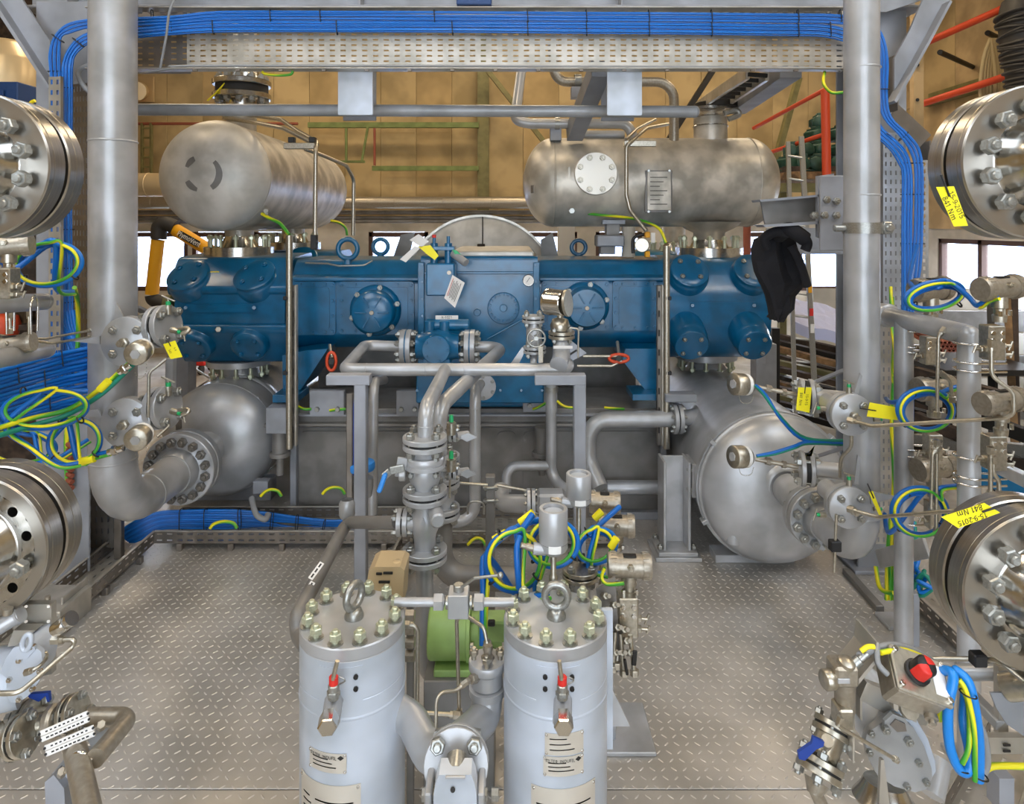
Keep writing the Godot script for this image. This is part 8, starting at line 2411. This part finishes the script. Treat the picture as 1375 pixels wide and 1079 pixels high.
func valve_left():
	var b: MB
	var t := thing("actuated_valve", "blue-grey actuator with lifting eye plate and round end at the lower left edge", "actuator", P(20, 960, 1.75))
	var q := PackedVector2Array()
	for p in [[30, 870], [46, 866], [56, 874], [58, 892], [54, 912], [40, 932], [26, 942], [14, 942], [9, 930], [10, 908], [20, 884]]:
		var w := P(p[0], p[1], 1.7); q.append(Vector2(w.x, w.y))
	b = MB.new(); b.prism(q, Transform3D(Basis(), Vector3(0, 0, -1.71)), 0.012, 0.5); part(b, "end_cover", M.pale, t)
	b = MB.new(); b.prism(q, Transform3D(Basis(), Vector3(-0.03, -0.005, -1.8)), 0.09, 0.5); part(b, "drum_end", M.pale, t)
	tbp(t, "drum", M.pale, [P(30, 905, 1.78), P(-60, 925, 1.72)], 0.078, 28)
	for p in [[44, 868], [26, 886], [13, 912], [26, 938], [44, 924], [54, 900]]:
		put("cover_screw", bolt_mesh(0.004, 0.018, false), M.bright, t, Transform3D(MB.along(Vector3.ZERO, Vector3.BACK).basis, P(p[0], p[1], 1.696) - origin_of(t)))
	var ring = []
	for k in 20: ring.append(P(36, 862, 1.68) + Vector3(cos(TAU * k / 20) * 0.011 + sin(TAU * k / 20) * 0.004, sin(TAU * k / 20) * 0.02, 0))
	tbp(t, "lifting_eye", M.pale, ring, 0.006, 8, true)
	slab(t, "eye_plate", [[22, 886], [28, 868], [46, 868], [47, 872], [36, 884]], 1.69, 0.008, M.pale)
	slab(t, "mount_plate", [[22, 811], [69, 811], [69, 905], [58, 907], [48, 866], [48, 846], [18, 846]], 1.8, 0.02, M.tray)
	slab(t, "bracket", [[18, 846], [48, 846], [24, 866], [10, 868]], 1.76, 0.03, M.tray)
	for p in [[35, 814], [65, 814], [35, 834], [65, 834]]:
		cyp(t, "screw", M.bright, P(p[0], p[1], 1.8), P(p[0], p[1], 1.79), 0.004, 8)
	tbp(t, "cylinder", M.silver, [P(-20, 852, 1.72), P(24, 826, 1.76)], 0.02, 18)
	cup(t, "cylinder_cap", [[0, 0], [0.022, 0], [0.022, 0.012], [0, 0.014]], P(22, 827, 1.76), Vector3(0.8, 0.45, -0.1), M.silver)
	cyp(t, "cap_plug", M.warm, P(10, 824, 1.74), P(11, 816, 1.74), 0.012, 12)
	cup(t, "silencer", [[0, 0], [0.018, 0], [0.018, 0.03], [0.015, 0.036], [0.019, 0.04], [0.019, 0.056], [0, 0.056]], P(75, 845, 1.7), Vector3(0.75, 0.55, 0.1), M.bright, 24)
	cup(t, "silencer_core", [[0, -0.006], [0.008, -0.006], [0.008, 0.0], [0, 0.0]], P(75, 845, 1.7), Vector3(0.75, 0.55, 0.1), M.dark, 12)
	tubes("thin steel tube bending round the lower left actuator to its fitting", [[[70, 859, 1.7], [101, 858, 1.7], [98, 868, 1.7], [26, 930, 1.6], [-20, 931, 1.6]]], 0.006, M.gland, 0.03)
	tubes("short thin tube with fitting on the lower left actuator's end cover", [[[34, 903, 1.66], [52, 896, 1.66], [62, 884, 1.7], [60, 878, 1.74]]], 0.0045, M.gland, 0.015)
	# flanged ball valve with blue handle below
	t = thing("ball_valve", "steel ball valve with bolted flanges and blue handle at the lower left", "valve", P(60, 1000, 1.75))
	var ax := Vector3(0.95, 0.3, 0.1)
	flange(t, P(28, 988, 1.72), ax, 0.05, 0.017, 4, M.gland, M.zinc, 0.004, 0.35, 0.0, 0.14)
	flange(t, P(98, 957, 1.78), ax, 0.046, 0.016, 4, M.gland, M.zinc, 0.004, 0.35, 0.0, 0.14)
	flange(t, P(42, 968, 1.78), ax, 0.056, 0.018, 4, M.gland, M.zinc, 0.004, 0.6, 0.0, 0.14)
	cyp(t, "body", M.gland, P(-10, 985, 1.75), P(96, 962, 1.78), 0.026, 18)
	cyp(t, "ball_housing", M.warm, P(66, 970, 1.76), P(78, 967, 1.76), 0.042, 20, 0.006)
	slab(t, "lever", [[38, 932], [65, 930], [66, 942], [63, 942], [61, 934], [52, 942], [38, 936]], 1.78, 0.01, M.navy)
	# label strips
	for k in 2:
		t = thing("label_plate", ["double-line engraved label strip at the lower left, upper of two", "double-line engraved label strip at the lower left, lower of two"][k], "label", P([88, 95][k], [972, 990][k], 1.62))
		var a0 := P([55, 61][k], [988.5, 1008][k], 1.62)
		var a1 := P([119, 127][k], [961, 980][k], 1.64)
		var ux := (a1 - a0).normalized()
		var uz := (Vector3(0, 0.25, 1) - ux * ux.dot(Vector3(0, 0.25, 1))).normalized()
		var bs := Basis(ux, uz.cross(ux), uz)
		for r in 2:
			var c := (a0 + a1) / 2 + bs.y * (0.0066 * (1 - 2 * r))
			var o := rbox(t, "strip", c, Vector3(a0.distance_to(a1), 0.0122, 0.004), M.paper, bs, 0.001)
			for e in [-1, 1]:
				cyp(o, "rivet", M.dark, c + ux * e * 0.056 + uz * 0.002, c + ux * e * 0.056 + uz * 0.004, 0.003, 8)
			for w in 9: rbox(o, "print_mark", c + uz * 0.0022 + ux * (-0.04 + w * 0.01), Vector3(0.005 + 0.0015 * ((w * 3 + r) % 3), 0.0032, 0.0006), M.ink, bs, 0.0)
	# pipe and saddle support
	t = thing("elbow_pipe", "bare steel pipe elbow turning down to the bottom edge at the lower left", "pipe", P(150, 1020, 1.75))
	pipe(t, "pipe", [[118, 962, 1.76], [166, 962, 1.76], [170, 968, 1.74], [128, 1018, 1.6]], 0.0225, M.warm, 0.03, 18)
	t = thing("drain_pipe", "bare steel pipe held by a U-bolt on a pale bracket at the bottom left", "pipe", P(110, 1090, 1.6))
	pipe(t, "pipe", [[98, 995, 1.75], [103, 1014, 1.62], [122, 1100, 1.45]], 0.0255, M.warm, 0.03, 18)
	t = thing("saddle_bracket", "pale grey angle bracket with U-bolt and slotted plates at the bottom left", "bracket", P(95, 1079, 1.65))
	slab(t, "top_plate", [[70, 1038], [126, 1012], [132, 1024], [74, 1053]], 1.66, 0.05, M.pale)
	slab(t, "leg_plate", [[60, 1050], [72, 1040], [86, 1058], [88, 1100], [62, 1100]], 1.64, 0.03, M.frame)
	slab(t, "rear_plate", [[117, 992], [156, 970], [160, 982], [126, 1010]], 1.78, 0.03, M.pale)
	tbp(t, "u_bolt", M.bright, bend([P(88, 1036, 1.6), P(94, 1022, 1.6), P(100, 1010, 1.6), P(114, 1010, 1.6), P(118, 1022, 1.6)], 0.02), 0.0055, 8)
	for p in [[83, 1037], [121, 1018], [136, 974]]:
		hxp(t, "nut", M.warm, P(p[0], p[1] + 2, 1.63), P(p[0], p[1] - 2, 1.6), 0.01)

# ------------------------------------------------------------------ cables
const ORD = ["topmost", "second from top", "third from top", "fourth from top", "fifth from top", "sixth from top", "seventh from top", "eighth from top", "ninth from top", "tenth from top", "eleventh from top", "twelfth from top", "thirteenth from top", "fourteenth from top", "fifteenth from top", "fourth from bottom", "third from bottom", "second from bottom", "next to lowest", "lowest"]

var dz := 0.0
func cable(pts: Array, r: float, mat: Material, called: String, label: String, grp := "", per := 5, seg := 8):
	var b := MB.new()
	b.tube(smooth(pts, per).map(func(p): return p + Vector3(0, 0, dz)), r, seg)
	solo(b, called, mat, label, "cable", grp)

var ties := {}
func tie(a: Vector3, b: Vector3, dir: Vector3, depth: float, label: String):
	# strap round a flat bundle: a and b are the bundle's edges, dir the run of the cables
	var m := MB.new()
	var u := (b - a).normalized()
	var l := a.distance_to(b) / 2 + 0.006
	var n := dir.normalized().cross(u).normalized()
	var c := (a + b) / 2
	var pts = []
	for k in 20:
		var w := TAU * k / 20
		pts.append(c + u * signf(cos(w)) * pow(absf(cos(w)), 0.5) * l + n * signf(sin(w)) * pow(absf(sin(w)), 0.5) * depth)
	m.tube(pts, 0.0035, 6, true)
	ties[label] = ties.get(label, 0) + 1
	var k: int = ties[label]
	solo(m, "cable_tie", M.black, label + ", " + (ORD[k - 1].replace("topmost", "first").replace(" from top", "") if k < 13 else "thirteenth") + " along its run", "cable tie", "black cable ties on the blue bundles")

func coil(label: String, called: String, c: Array, rx: float, ry: float, turns: int, r: float, tail0: Array, tail1: Array, tilt := 0.0, green := true):
	# several turns of blue cable with yellow-green earth lead hung up in a loop
	var t := thing(called, label, "cable coil", P(c[0], c[1] + ry, c[2]))
	for k in turns + (1 if green else 0):
		var earth := green and k == turns
		var pts = []
		var kk := float(k)
		if k == 0:
			for q in tail0: pts.append(q)
		for i in 15:
			var a := -PI * 0.5 + TAU * i / 14.0 + 0.3 * k
			var gx: float = rx + (kk - turns / 2.0) * 2.6
			var gy: float = ry + (kk - turns / 2.0) * 2.2
			if earth: gx -= 5.0; gy -= 3.0
			var x := cos(a) * gx
			var y := sin(a) * gy
			pts.append([c[0] + x * cos(tilt) - y * sin(tilt) + 1.5 * sin(k * 2.1), c[1] + x * sin(tilt) + y * cos(tilt) + 1.5 * cos(k * 1.7), c[2] - 0.02 * kk + 0.015 * cos(a) - (0.02 if earth else 0.0)])
		if k == turns - 1:
			for q in tail1: pts.append(q)
		if earth:
			for q in tail1: pts.append([q[0] + 4, q[1] + 3, q[2] - 0.02])
		var b := MB.new()
		b.tube(smooth(pts, 5), r * (0.58 if earth else 1.0), 8)
		part(b, "earth_lead" if earth else "cable_turn", M.ety if earth else (M.cable2 if k % 2 else M.cable), t)
	for a in [0.6, 2.4, 4.2]:
		var b := MB.new()
		var p := P(c[0] + cos(a) * rx, c[1] + sin(a) * ry, c[2] - 0.02)
		b.lathe([Vector2(r * 1.35, -0.004), Vector2(r * 1.75, -0.002), Vector2(r * 1.75, 0.002), Vector2(r * 1.35, 0.004)], MB.along(p, P(c[0] + cos(a + 0.1) * rx, c[1] + sin(a + 0.1) * ry, c[2] - 0.02) - p), 12, 0.2)
		part(b, "cable_tie", M.black, t)

func cables_all():
	# twelve blue cables: up the left tray, across the top, down the right tray
	for i in 6:
		var f := float(i)
		var x := 67.5 + f * 2.7
		dz = 0.006 * (i % 2)
		cable([[x + 1, 520, 4.3], [x + 1, 300, 4.3], [x + 1, 120, 4.3], [x, 95, 4.3], [x - 1 + f * 0.2, 72, 4.31], [73 + f * 2.0, 50, 4.32], [90 + f * 1.2, 33 + f * 2.2, 4.33], [118, 26.5 + f * 2.2, 4.34], [150, 25 + f * 2.1, 4.34], [230, 22 + f * 2.0, 4.36], [300, 15.6 + f * 2.1 + sin(f * 3.0) * 0.4, 4.37], [450, 15.6 + f * 2.1 + sin(f * 2.0) * 0.5, 4.37], [600, 16 + f * 2.1 + sin(f * 4.0) * 0.5, 4.37], [760, 17 + f * 2.2 + sin(f * 1.0) * 0.5, 4.37], [900, 17.6 + f * 2.2 + sin(f * 5.0) * 0.5, 4.37], [1040, 19 + f * 2.2, 4.37], [1120, 20 + f * 2.3, 4.37], [1165, 26 + f * 2.6, 4.36], [1184 - f * 1.6, 46 + f * 2, 4.34], [1192 - f * 2.3, 80, 4.32], [1191 - f * 2.2, 130, 4.32], [1197 - f * 2.2, 158, 4.32], [1219 - f * 1.6, 180 + f * 1.2, 4.3], [1234 - f * 2.1, 200 + f * 1.6, 4.3], [1239 - f * 2.2, 232, 4.3], [1238.5 - f * 2.2, 300, 4.3], [1236 - f * 2.4, 360, 4.3], [1226 - f * 1.6, 420, 4.32], [1226 - f * 1.6, 560, 4.32], [1224 - f * 1.4, 700, 4.32]], 0.0056, M.cable if i % 2 else M.cable2, "blue_cable", "blue cable along the overhead tray, upper layer, " + ORD[i], "blue cables through the overhead tray", 4)
	for i in 7:
		var f := float(i)
		var x := 83.5 + f * 2.2
		dz = 0.006 * (i % 2)
		cable([[x + 2, 520, 4.3], [x + 1, 420, 4.3], [x - 1, 300, 4.3], [x, 150, 4.3], [x, 100, 4.3], [x + 1, 85, 4.31], [91 + f * 1.5, 68 + f * 1.2, 4.32], [104 + f * 0.8, 52 + f * 2.2, 4.33], [124, 43 + f * 2.3, 4.34], [160, 40 + f * 2.1, 4.34], [232, 33 + f * 2.2, 4.36], [300, 28.5 + f * 2.35, 4.37], [450, 28.5 + f * 2.35 + sin(f * 3.0) * 0.4, 4.37], [600, 29 + f * 2.35 + sin(f * 2.0) * 0.4, 4.37], [760, 30 + f * 2.4, 4.37], [900, 31 + f * 2.4, 4.37], [1040, 33 + f * 2.4, 4.37], [1110, 34 + f * 2.6, 4.37], [1150, 46 + f * 3.0, 4.36], [1172 - f * 2, 70 + f * 3, 4.34], [1178 - f * 2.2, 110, 4.32], [1178 - f * 2.2, 140, 4.32], [1182 - f * 2, 168 + f, 4.32], [1202 - f * 1.2, 188 + f * 2, 4.3], [1217 - f * 1.6, 205 + f * 2.5, 4.3], [1224.5 - f * 2.1, 236, 4.3], [1224 - f * 2.1, 300, 4.3], [1224 - f * 2.1, 380, 4.3], [1221 - f * 1.6, 560, 4.32], [1220 - f * 1.6, 740, 4.32]], 0.0056, M.cable2 if i % 3 else M.cable, "blue_cable", "blue cable along the overhead tray, lower layer, " + ORD[i], "blue cables through the overhead tray", 4)
	dz = 0.0
	var tl := "black cable tie on the upper layer of overhead blue cables"
	for x in [204, 363, 430, 583, 708, 787, 871, 955, 1071, 1128]: tie(P(x, 14.5, 4.37), P(x + 1, 28.5, 4.37), Vector3.RIGHT, 0.014, tl)
	tl = "black cable tie on the lower layer of overhead blue cables"
	for x in [193, 231, 286, 452, 607, 708, 787, 871, 955, 1071, 1114]: tie(P(x, 27.5 + x * 0.003, 4.37), P(x + 1, 43.5 + x * 0.004, 4.37), Vector3.RIGHT, 0.014, tl)
	tl = "black cable tie round the blue cables of the left tray"
	for q in [[71, 47, 84, 56], [99, 52, 111, 62], [66, 96, 82, 96], [83, 118, 97, 118], [82, 308, 98, 308], [82, 360, 98, 360], [82, 407, 99, 405], [84, 435, 101, 432]]: tie(P(q[0], q[1], 4.31), P(q[2], q[3], 4.31), P(q[2], q[3], 4.31) - P(q[0], q[1], 4.31) if false else Vector3(-(P(q[2], q[3], 4.3).y - P(q[0], q[1], 4.3).y), P(q[2], q[3], 4.3).x - P(q[0], q[1], 4.3).x, 0), 0.014, tl)
	tl = "black cable tie round the blue cables of the right tray"
	for q in [[1179, 120, 1193, 120], [1190, 180, 1197, 186], [1208, 188, 1218, 178], [1211, 219, 1239, 219], [1211, 261, 1240, 261], [1211, 327, 1240, 327]]: tie(P(q[0], q[1], 4.31), P(q[2], q[3], 4.31), Vector3(-(P(q[2], q[3], 4.3).y - P(q[0], q[1], 4.3).y), P(q[2], q[3], 4.3).x - P(q[0], q[1], 4.3).x, 0), 0.014, tl)
	# fan of blue cables leaving to the left
	for i in 15:
		var f := float(i)
		cable([[82 + i % 5 * 4, 430 - f, 4.28], [98 + i % 5 * 3, 455 + f * 3.0, 4.27], [126 - i % 3 * 3, 464 + f * 5.2, 4.22], [85, 474 + f * 5.4 + sin(f * 2.2) * 0.8, 4.1], [30, 489 + f * 5.5 + sin(f * 1.3) * 0.8, 3.85], [-40, 508 + f * 5.8, 3.5]], 0.0125, M.cable if i % 2 else M.cable2, "blue_cable", "blue cable in the wide bundle sweeping to the left edge, " + ORD[i if i < 11 else i + 5], "blue cables sweeping to the left edge", 5)
	for q in [[83, 472, 85, 490], [24, 492, 26, 512], [60, 498, 62, 528], [66, 520, 68, 548], [96, 488, 97, 502]]:
		tie(P(q[0], q[1], 3.71 + q[0] * 0.0046), P(q[2], q[3], 3.71 + q[0] * 0.0046), Vector3(1, 0.2, -0.6), 0.014, "black cable tie round the wide blue bundle at the left edge")
	# blue bundle on the floor tray
	for i in 9:
		var f := float(i)
		cable([[158 + f * 2.2, 716 + f * 1.6, 4.98], [178 + f * 1.6, 702 + f * 2.6, 5.0], [205 + f, 690 + f * 2.6, 5.05], [235, 686 + f * 2.8, 5.1], [300, 685 + f * 3.0, 5.15], [352, 688 + f * 2.6, 5.2], [395, 694 + f * 1.6 + (6 if i > 4 else 0), 5.2], [440, 699 + f * 1.4, 5.2], [480, 702 + f * 1.0, 5.2], [560, 735 + f * 1.6, 5.18], [700, 737 + f * 1.5, 5.15]], 0.011, M.cable if i % 2 else M.cable2, "blue_cable", "thick blue cable in the floor tray bundle before the left damper, " + ORD[i], "blue cables in the floor tray", 5)
	for q in [[170, 716, 186, 730], [243, 684, 243, 712], [276, 684, 276, 712], [321, 684, 322, 710], [366, 688, 364, 712], [399, 692, 398, 712], [436, 699, 434, 712]]:
		tie(P(q[0], q[1], 5.1), P(q[2], q[3], 5.1), Vector3(1, 0.15, 0), 0.03, "black cable tie round the blue floor tray bundle")
	cable([[338, 668, 5.1], [344, 690, 5.0], [356, 697, 5.0], [360, 690, 5.05]], 0.022, M.grey_cable, "grey_conduit", "grey conduit bent over the blue bundle in the floor tray")
	# coils
	coil("blue cable coil with earth lead hung at the upper left below the polished flange pair", "cable_coil", [64, 355, 3.5], 44, 28, 2, 0.015, [[0, 345, 3.3], [18, 362, 3.4]], [[75, 386, 3.6], [97, 392, 3.8]], -0.12)
	cable([[100, 386, 3.9], [104, 405, 4.1], [105, 440, 4.2], [104, 470, 4.2]], 0.013, M.ety, "earth_lead", "yellow-green earth lead running down beside the left vertical tray")
	coil("large green and blue cable loop in front of the wide blue bundle at the left", "cable_coil", [60, 548, 3.5], 58, 26, 1, 0.0145, [[118, 525, 3.6]], [[8, 570, 3.45], [40, 600, 3.45], [75, 624, 3.45], [105, 622, 3.5]], -0.08)
	coil("round blue cable loop with yellow heat-shrink left of the lower left tapping flange", "cable_coil", [100, 592, 3.6], 36, 30, 1, 0.015, [[68, 590, 3.55]], [[105, 618, 3.6], [125, 612, 3.6], [145, 607, 3.6]], -0.3)
	coil("loose blue cable loops hanging lowest at the left edge", "cable_coil", [28, 600, 3.7], 46, 22, 2, 0.011, [[-20, 560, 3.6]], [[60, 620, 3.7], [118, 590, 3.9]], 0.05)
	for q in [[[175, 486, 3.6], [160, 500, 3.6], [130, 525, 3.6], [90, 550, 3.6], [40, 562, 3.5], [-20, 580, 3.3]], [[180, 488, 3.58], [165, 503, 3.58], [135, 530, 3.58], [92, 556, 3.58], [40, 572, 3.48], [-20, 590, 3.28]]]:
		cable(q, 0.013, M.ety if q[0][0] == 175 else M.teal, "instrument_cable", "yellow-green lead running from the upper left sensor head to the left edge" if q[0][0] == 175 else "teal cable running from the upper left sensor head to the left edge")
	for q in [[146, 511, 134, 523], [127, 615, 107, 620]]:
		var b := MB.new(); b.tube([P(q[0], q[1], 3.57), P(q[2], q[3], 3.57)], 0.021, 12)
		solo(b, "heat_shrink", M.yellow, "yellow marker sleeve on the cable left of the " + ("upper" if q[1] < 560 else "lower") + " left sensor head", "sleeve")
	for q in [[160, 500, 176, 489], [145, 607, 166, 601]]:
		var b := MB.new(); b.cyl(P(q[0], q[1], 3.57), P(q[2], q[3], 3.57), 0.018, 14, 0.002); b.hexnut(P(lerpf(q[0], q[2], 0.3), lerpf(q[1], q[3], 0.3), 3.57), P(lerpf(q[0], q[2], 0.6), lerpf(q[1], q[3], 0.6), 3.57), 0.026)
		solo(b, "cable_gland", M.bright, "bright cable gland at the " + ("upper" if q[1] < 560 else "lower") + " left sensor head", "gland")
	coil("flat blue cable coil with earth lead before the topmost right transmitters", "cable_coil", [1256, 398, 3.05], 38, 17, 3, 0.0112, [[1232, 330, 3.9], [1222, 380, 3.4]], [[1300, 398, 2.9], [1312, 410, 2.8], [1325, 402, 2.75], [1338, 398, 2.7]], -0.18)
	coil("round blue cable coil with earth lead on the middle of the right rack", "cable_coil", [1244, 551, 3.2], 36, 27, 3, 0.0112, [[1190, 535, 3.6], [1200, 540, 3.4]], [[1275, 522, 3.2], [1290, 518, 3.2]], 0.0)
	coil("round blue cable coil with earth lead, lowest on the right rack", "cable_coil", [1236, 688, 3.15], 36, 31, 3, 0.0112, [[1188, 690, 3.5], [1196, 715, 3.3]], [[1262, 655, 3.1], [1285, 652, 3.1]], 0.1)
	for i in 4:
		var f := float(i)
		cable([[1196 + f * 2, 385 + f * 14, 4.1], [1198 + f * 1.5, 440, 4.0], [1202 - f, 480 + f * 6, 3.9], [1197 + f * 2.4, 560, 3.9], [1200 + f * 1.5, 650, 3.9], [1192 + f * 4, 735, 3.95], [1190 + f * 5, 805, 3.95]], 0.0105, M.ety, "earth_lead", "yellow-green earth lead in the upright bunch beside the thick right pipe", "earth leads beside the right riser")
	for i in 4:
		var f := float(i)
		cable([[1014, [505, 600][i % 2] + 12, 3.7], [1026 + f, [530, 611][i % 2], 3.7], [1050, [562, 607][i % 2] + f, 3.7], [1082, 588 + f * 1.6, 3.75], [1140, 592 + f * 1.6, 3.8], [1178, 598 + f, 3.9]] if i % 2 == 0 else [[1016, 612, 3.7], [1040, 606 + f, 3.7], [1066, 598 + f, 3.7], [1086, 592 + f, 3.75], [1140, 594 + f, 3.8], [1178, 600, 3.9]], 0.0095, [M.teal, M.cable, M.cable, M.teal][i], "instrument_cable", ["teal cable from the upper right sensor head", "blue cable from the sensor head before the right damper", "blue cable from the upper right sensor head", "teal cable from the sensor head before the right damper"][i])
	for i in 7:
		var f := float(i)
		cable([[1216 + f * 2, 700, 3.9], [1219 + f * 2.4 + sin(f * 3) * 4, 745, 3.8], [1210 + f * 4, 772 + sin(f * 2.3) * 10, 3.75], [1225 + f * 3 + sin(f) * 6, 790 - f * 4, 3.7], [1240 + sin(f * 2) * 8, 770 + f * 5, 3.65], [1262, 800 - f * 3, 3.6]], 0.011, M.cable2 if i % 3 else M.teal, "blue_cable", ("blue" if i % 3 else "teal") + " cable in the tangle low behind the lower right flange pair", "cables in the low right tangle")
	# middle instruments
	coil("blue cable loop with earth lead left of the nearer level transmitter", "cable_coil", [690, 752, 2.7], 38, 40, 1, 0.0135, [[715, 690, 2.75], [700, 712, 2.7]], [[700, 792, 2.6], [735, 800, 2.5]], 0.1)
	coil("blue cable loops hung round the stems of the two level transmitters", "cable_coil", [742, 730, 2.75], 32, 30, 2, 0.0125, [[728, 716, 2.7]], [[720, 780, 2.7], [722, 800, 2.7]], -0.3)
	coil("blue cable loop right of the level transmitters below the middle drum transmitter", "cable_coil", [800, 733, 2.95], 26, 22, 2, 0.012, [[832, 680, 3.1]], [[790, 760, 2.9], [812, 772, 2.9]], -0.4)
	for q in [[[[690, 795, 2.9], [652, 745, 2.8], [649, 800, 2.75], [648, 866, 2.7]], M.cable, 0.0135, "blue cable dropping to the green motor left of the right filter"], [[[656, 775, 2.75], [652, 830, 2.72], [652, 866, 2.7]], M.ety, 0.009, "earth lead dropping to the green motor beside the blue cable"], [[[742, 695, 2.75], [700, 705, 2.8], [660, 735, 2.8], [652, 770, 2.78]], M.cable2, 0.0135, "blue cable arching left from the level transmitters"], [[[812, 762, 2.7], [808, 775, 2.7], [815, 784, 2.68], [838, 783, 2.66]], M.ety, 0.007, "short earth lead curling under the nearest drum transmitter"], [[[697, 790, 2.6], [694, 740, 2.62], [698, 720, 2.66]], M.cable, 0.0125, "upright blue cable left of the nearer level transmitter"]]:
		cable(q[0], q[2], q[1], "instrument_cable", q[3])
	for q in [[698, 702, 716, 688, 2.76], [663, 725, 680, 715, 2.76], [798, 696, 808, 686, 3.05], [820, 735, 828, 722, 2.9]]:
		var b := MB.new(); b.tube([P(q[0], q[1], q[4]), P(q[2], q[3], q[4])], 0.017, 10)
		solo(b, "heat_shrink", M.yellow, {698: "yellow marker sleeve beside the farther level transmitter's gland", 663: "yellow marker sleeve on the cable loop left of the level transmitters", 798: "yellow marker sleeve below the topmost drum transmitter", 820: "yellow marker sleeve below the middle drum transmitter"}[q[0]], "sleeve")
	# bottom right loop of blue cable and grey lead
	var t := thing("cable_coil", "thick light blue cable loop hanging from the switch box at the bottom right", "cable coil", P(1290, 1040, 1.65))
	for q in [[[[1262, 902, 1.68], [1272, 900, 1.66], [1280, 910, 1.64], [1273, 950, 1.63], [1275, 1000, 1.63], [1288, 1032, 1.63], [1300, 1034, 1.63], [1302, 1010, 1.64], [1294, 970, 1.66], [1296, 930, 1.68], [1290, 906, 1.68], [1284, 900, 1.67], [1300, 915, 1.65], [1309, 950, 1.64], [1315, 1000, 1.64], [1314, 1048, 1.64]], M.cable3, 0.0115, "cable"], [[[1288, 912, 1.64], [1298, 930, 1.63], [1308, 980, 1.62], [1309, 1048, 1.62]], M.ety, 0.006, "earth_lead"], [[[1288, 918, 1.66], [1300, 945, 1.65], [1301, 1000, 1.62], [1292, 1025, 1.62]], M.ety, 0.006, "earth_lead"], [[[1310, 960, 1.68], [1322, 990, 1.68], [1325, 1025, 1.68], [1316, 1045, 1.68]], M.grey_cable, 0.009, "cable"]]:
		var b := MB.new(); b.tube(smooth(q[0], 6), q[2], 10); part(b, q[3], q[1], t)
	for q in [[1300, 931, 0.02], [1290, 1030, 0.02], [1314, 1040, 0.022]]:
		var b := MB.new(); b.lathe([Vector2(q[2] * 0.85, -0.002), Vector2(q[2], 0), Vector2(q[2] * 0.85, 0.002)], MB.along(P(q[0], q[1], 1.635), Vector3(0.2, 1, 0)), 14, 0.2); part(b, "cable_tie", M.black, t)
	cable([[1154, 880, 1.67], [1176, 870, 1.7], [1200, 866, 1.72], [1225, 872, 1.74], [1250, 886, 1.76]], 0.009, M.grey_cable, "grey_cable", "pale grey cable arching over the switch box from the solenoid valve")
	cable([[1182, 876, 1.68], [1210, 872, 1.7], [1235, 880, 1.72], [1254, 892, 1.74]], 0.0065, M.ety, "earth_lead", "yellow-green earth lead arching over the switch box")
	cable([[1178, 868, 1.69], [1179, 890, 1.67], [1192, 905, 1.66]], 0.007, M.grey_cable, "grey_cable", "short pale grey lead dropping into the switch box lid")
	cable([[1156, 874, 1.66], [1165, 868, 1.66], [1174, 868, 1.66]], 0.006, M.yellow, "yellow_lead", "short yellow lead at the solenoid valve's gland")
	cable([[1320, 1040, 1.7], [1335, 1028, 1.7], [1400, 1030, 1.65]], 0.008, M.ety, "earth_lead", "yellow-green earth lead leaving to the right edge at the bottom right")
	cable([[1272, 918, 1.7], [1262, 955, 1.68], [1262, 966, 1.68], [1270, 950, 1.68]], 0.006, M.ety, "earth_lead", "short yellow-green lead hanging behind the thick light blue cable loop")
	cable([[1176, 760, 3.9], [1180, 785, 3.85], [1188, 794, 3.8], [1200, 796, 3.75]], 0.012, M.ety, "earth_lead", "yellow-green earth lead curling onto the right floor tray")
	cable([[1107, 97, 4.4], [1106, 112, 4.3], [1116, 124, 4.3], [1132, 124, 4.3]], 0.01, M.ety, "earth_lead", "yellow-green earth lead under the right end of the overhead tray")
	cable([[352, 96, 4.4], [356, 99, 4.4], [372, 101, 4.4], [390, 100, 4.4], [393, 95, 4.4]], 0.009, M.ety, "earth_lead", "yellow-green earth lead under the overhead tray near the left flange")
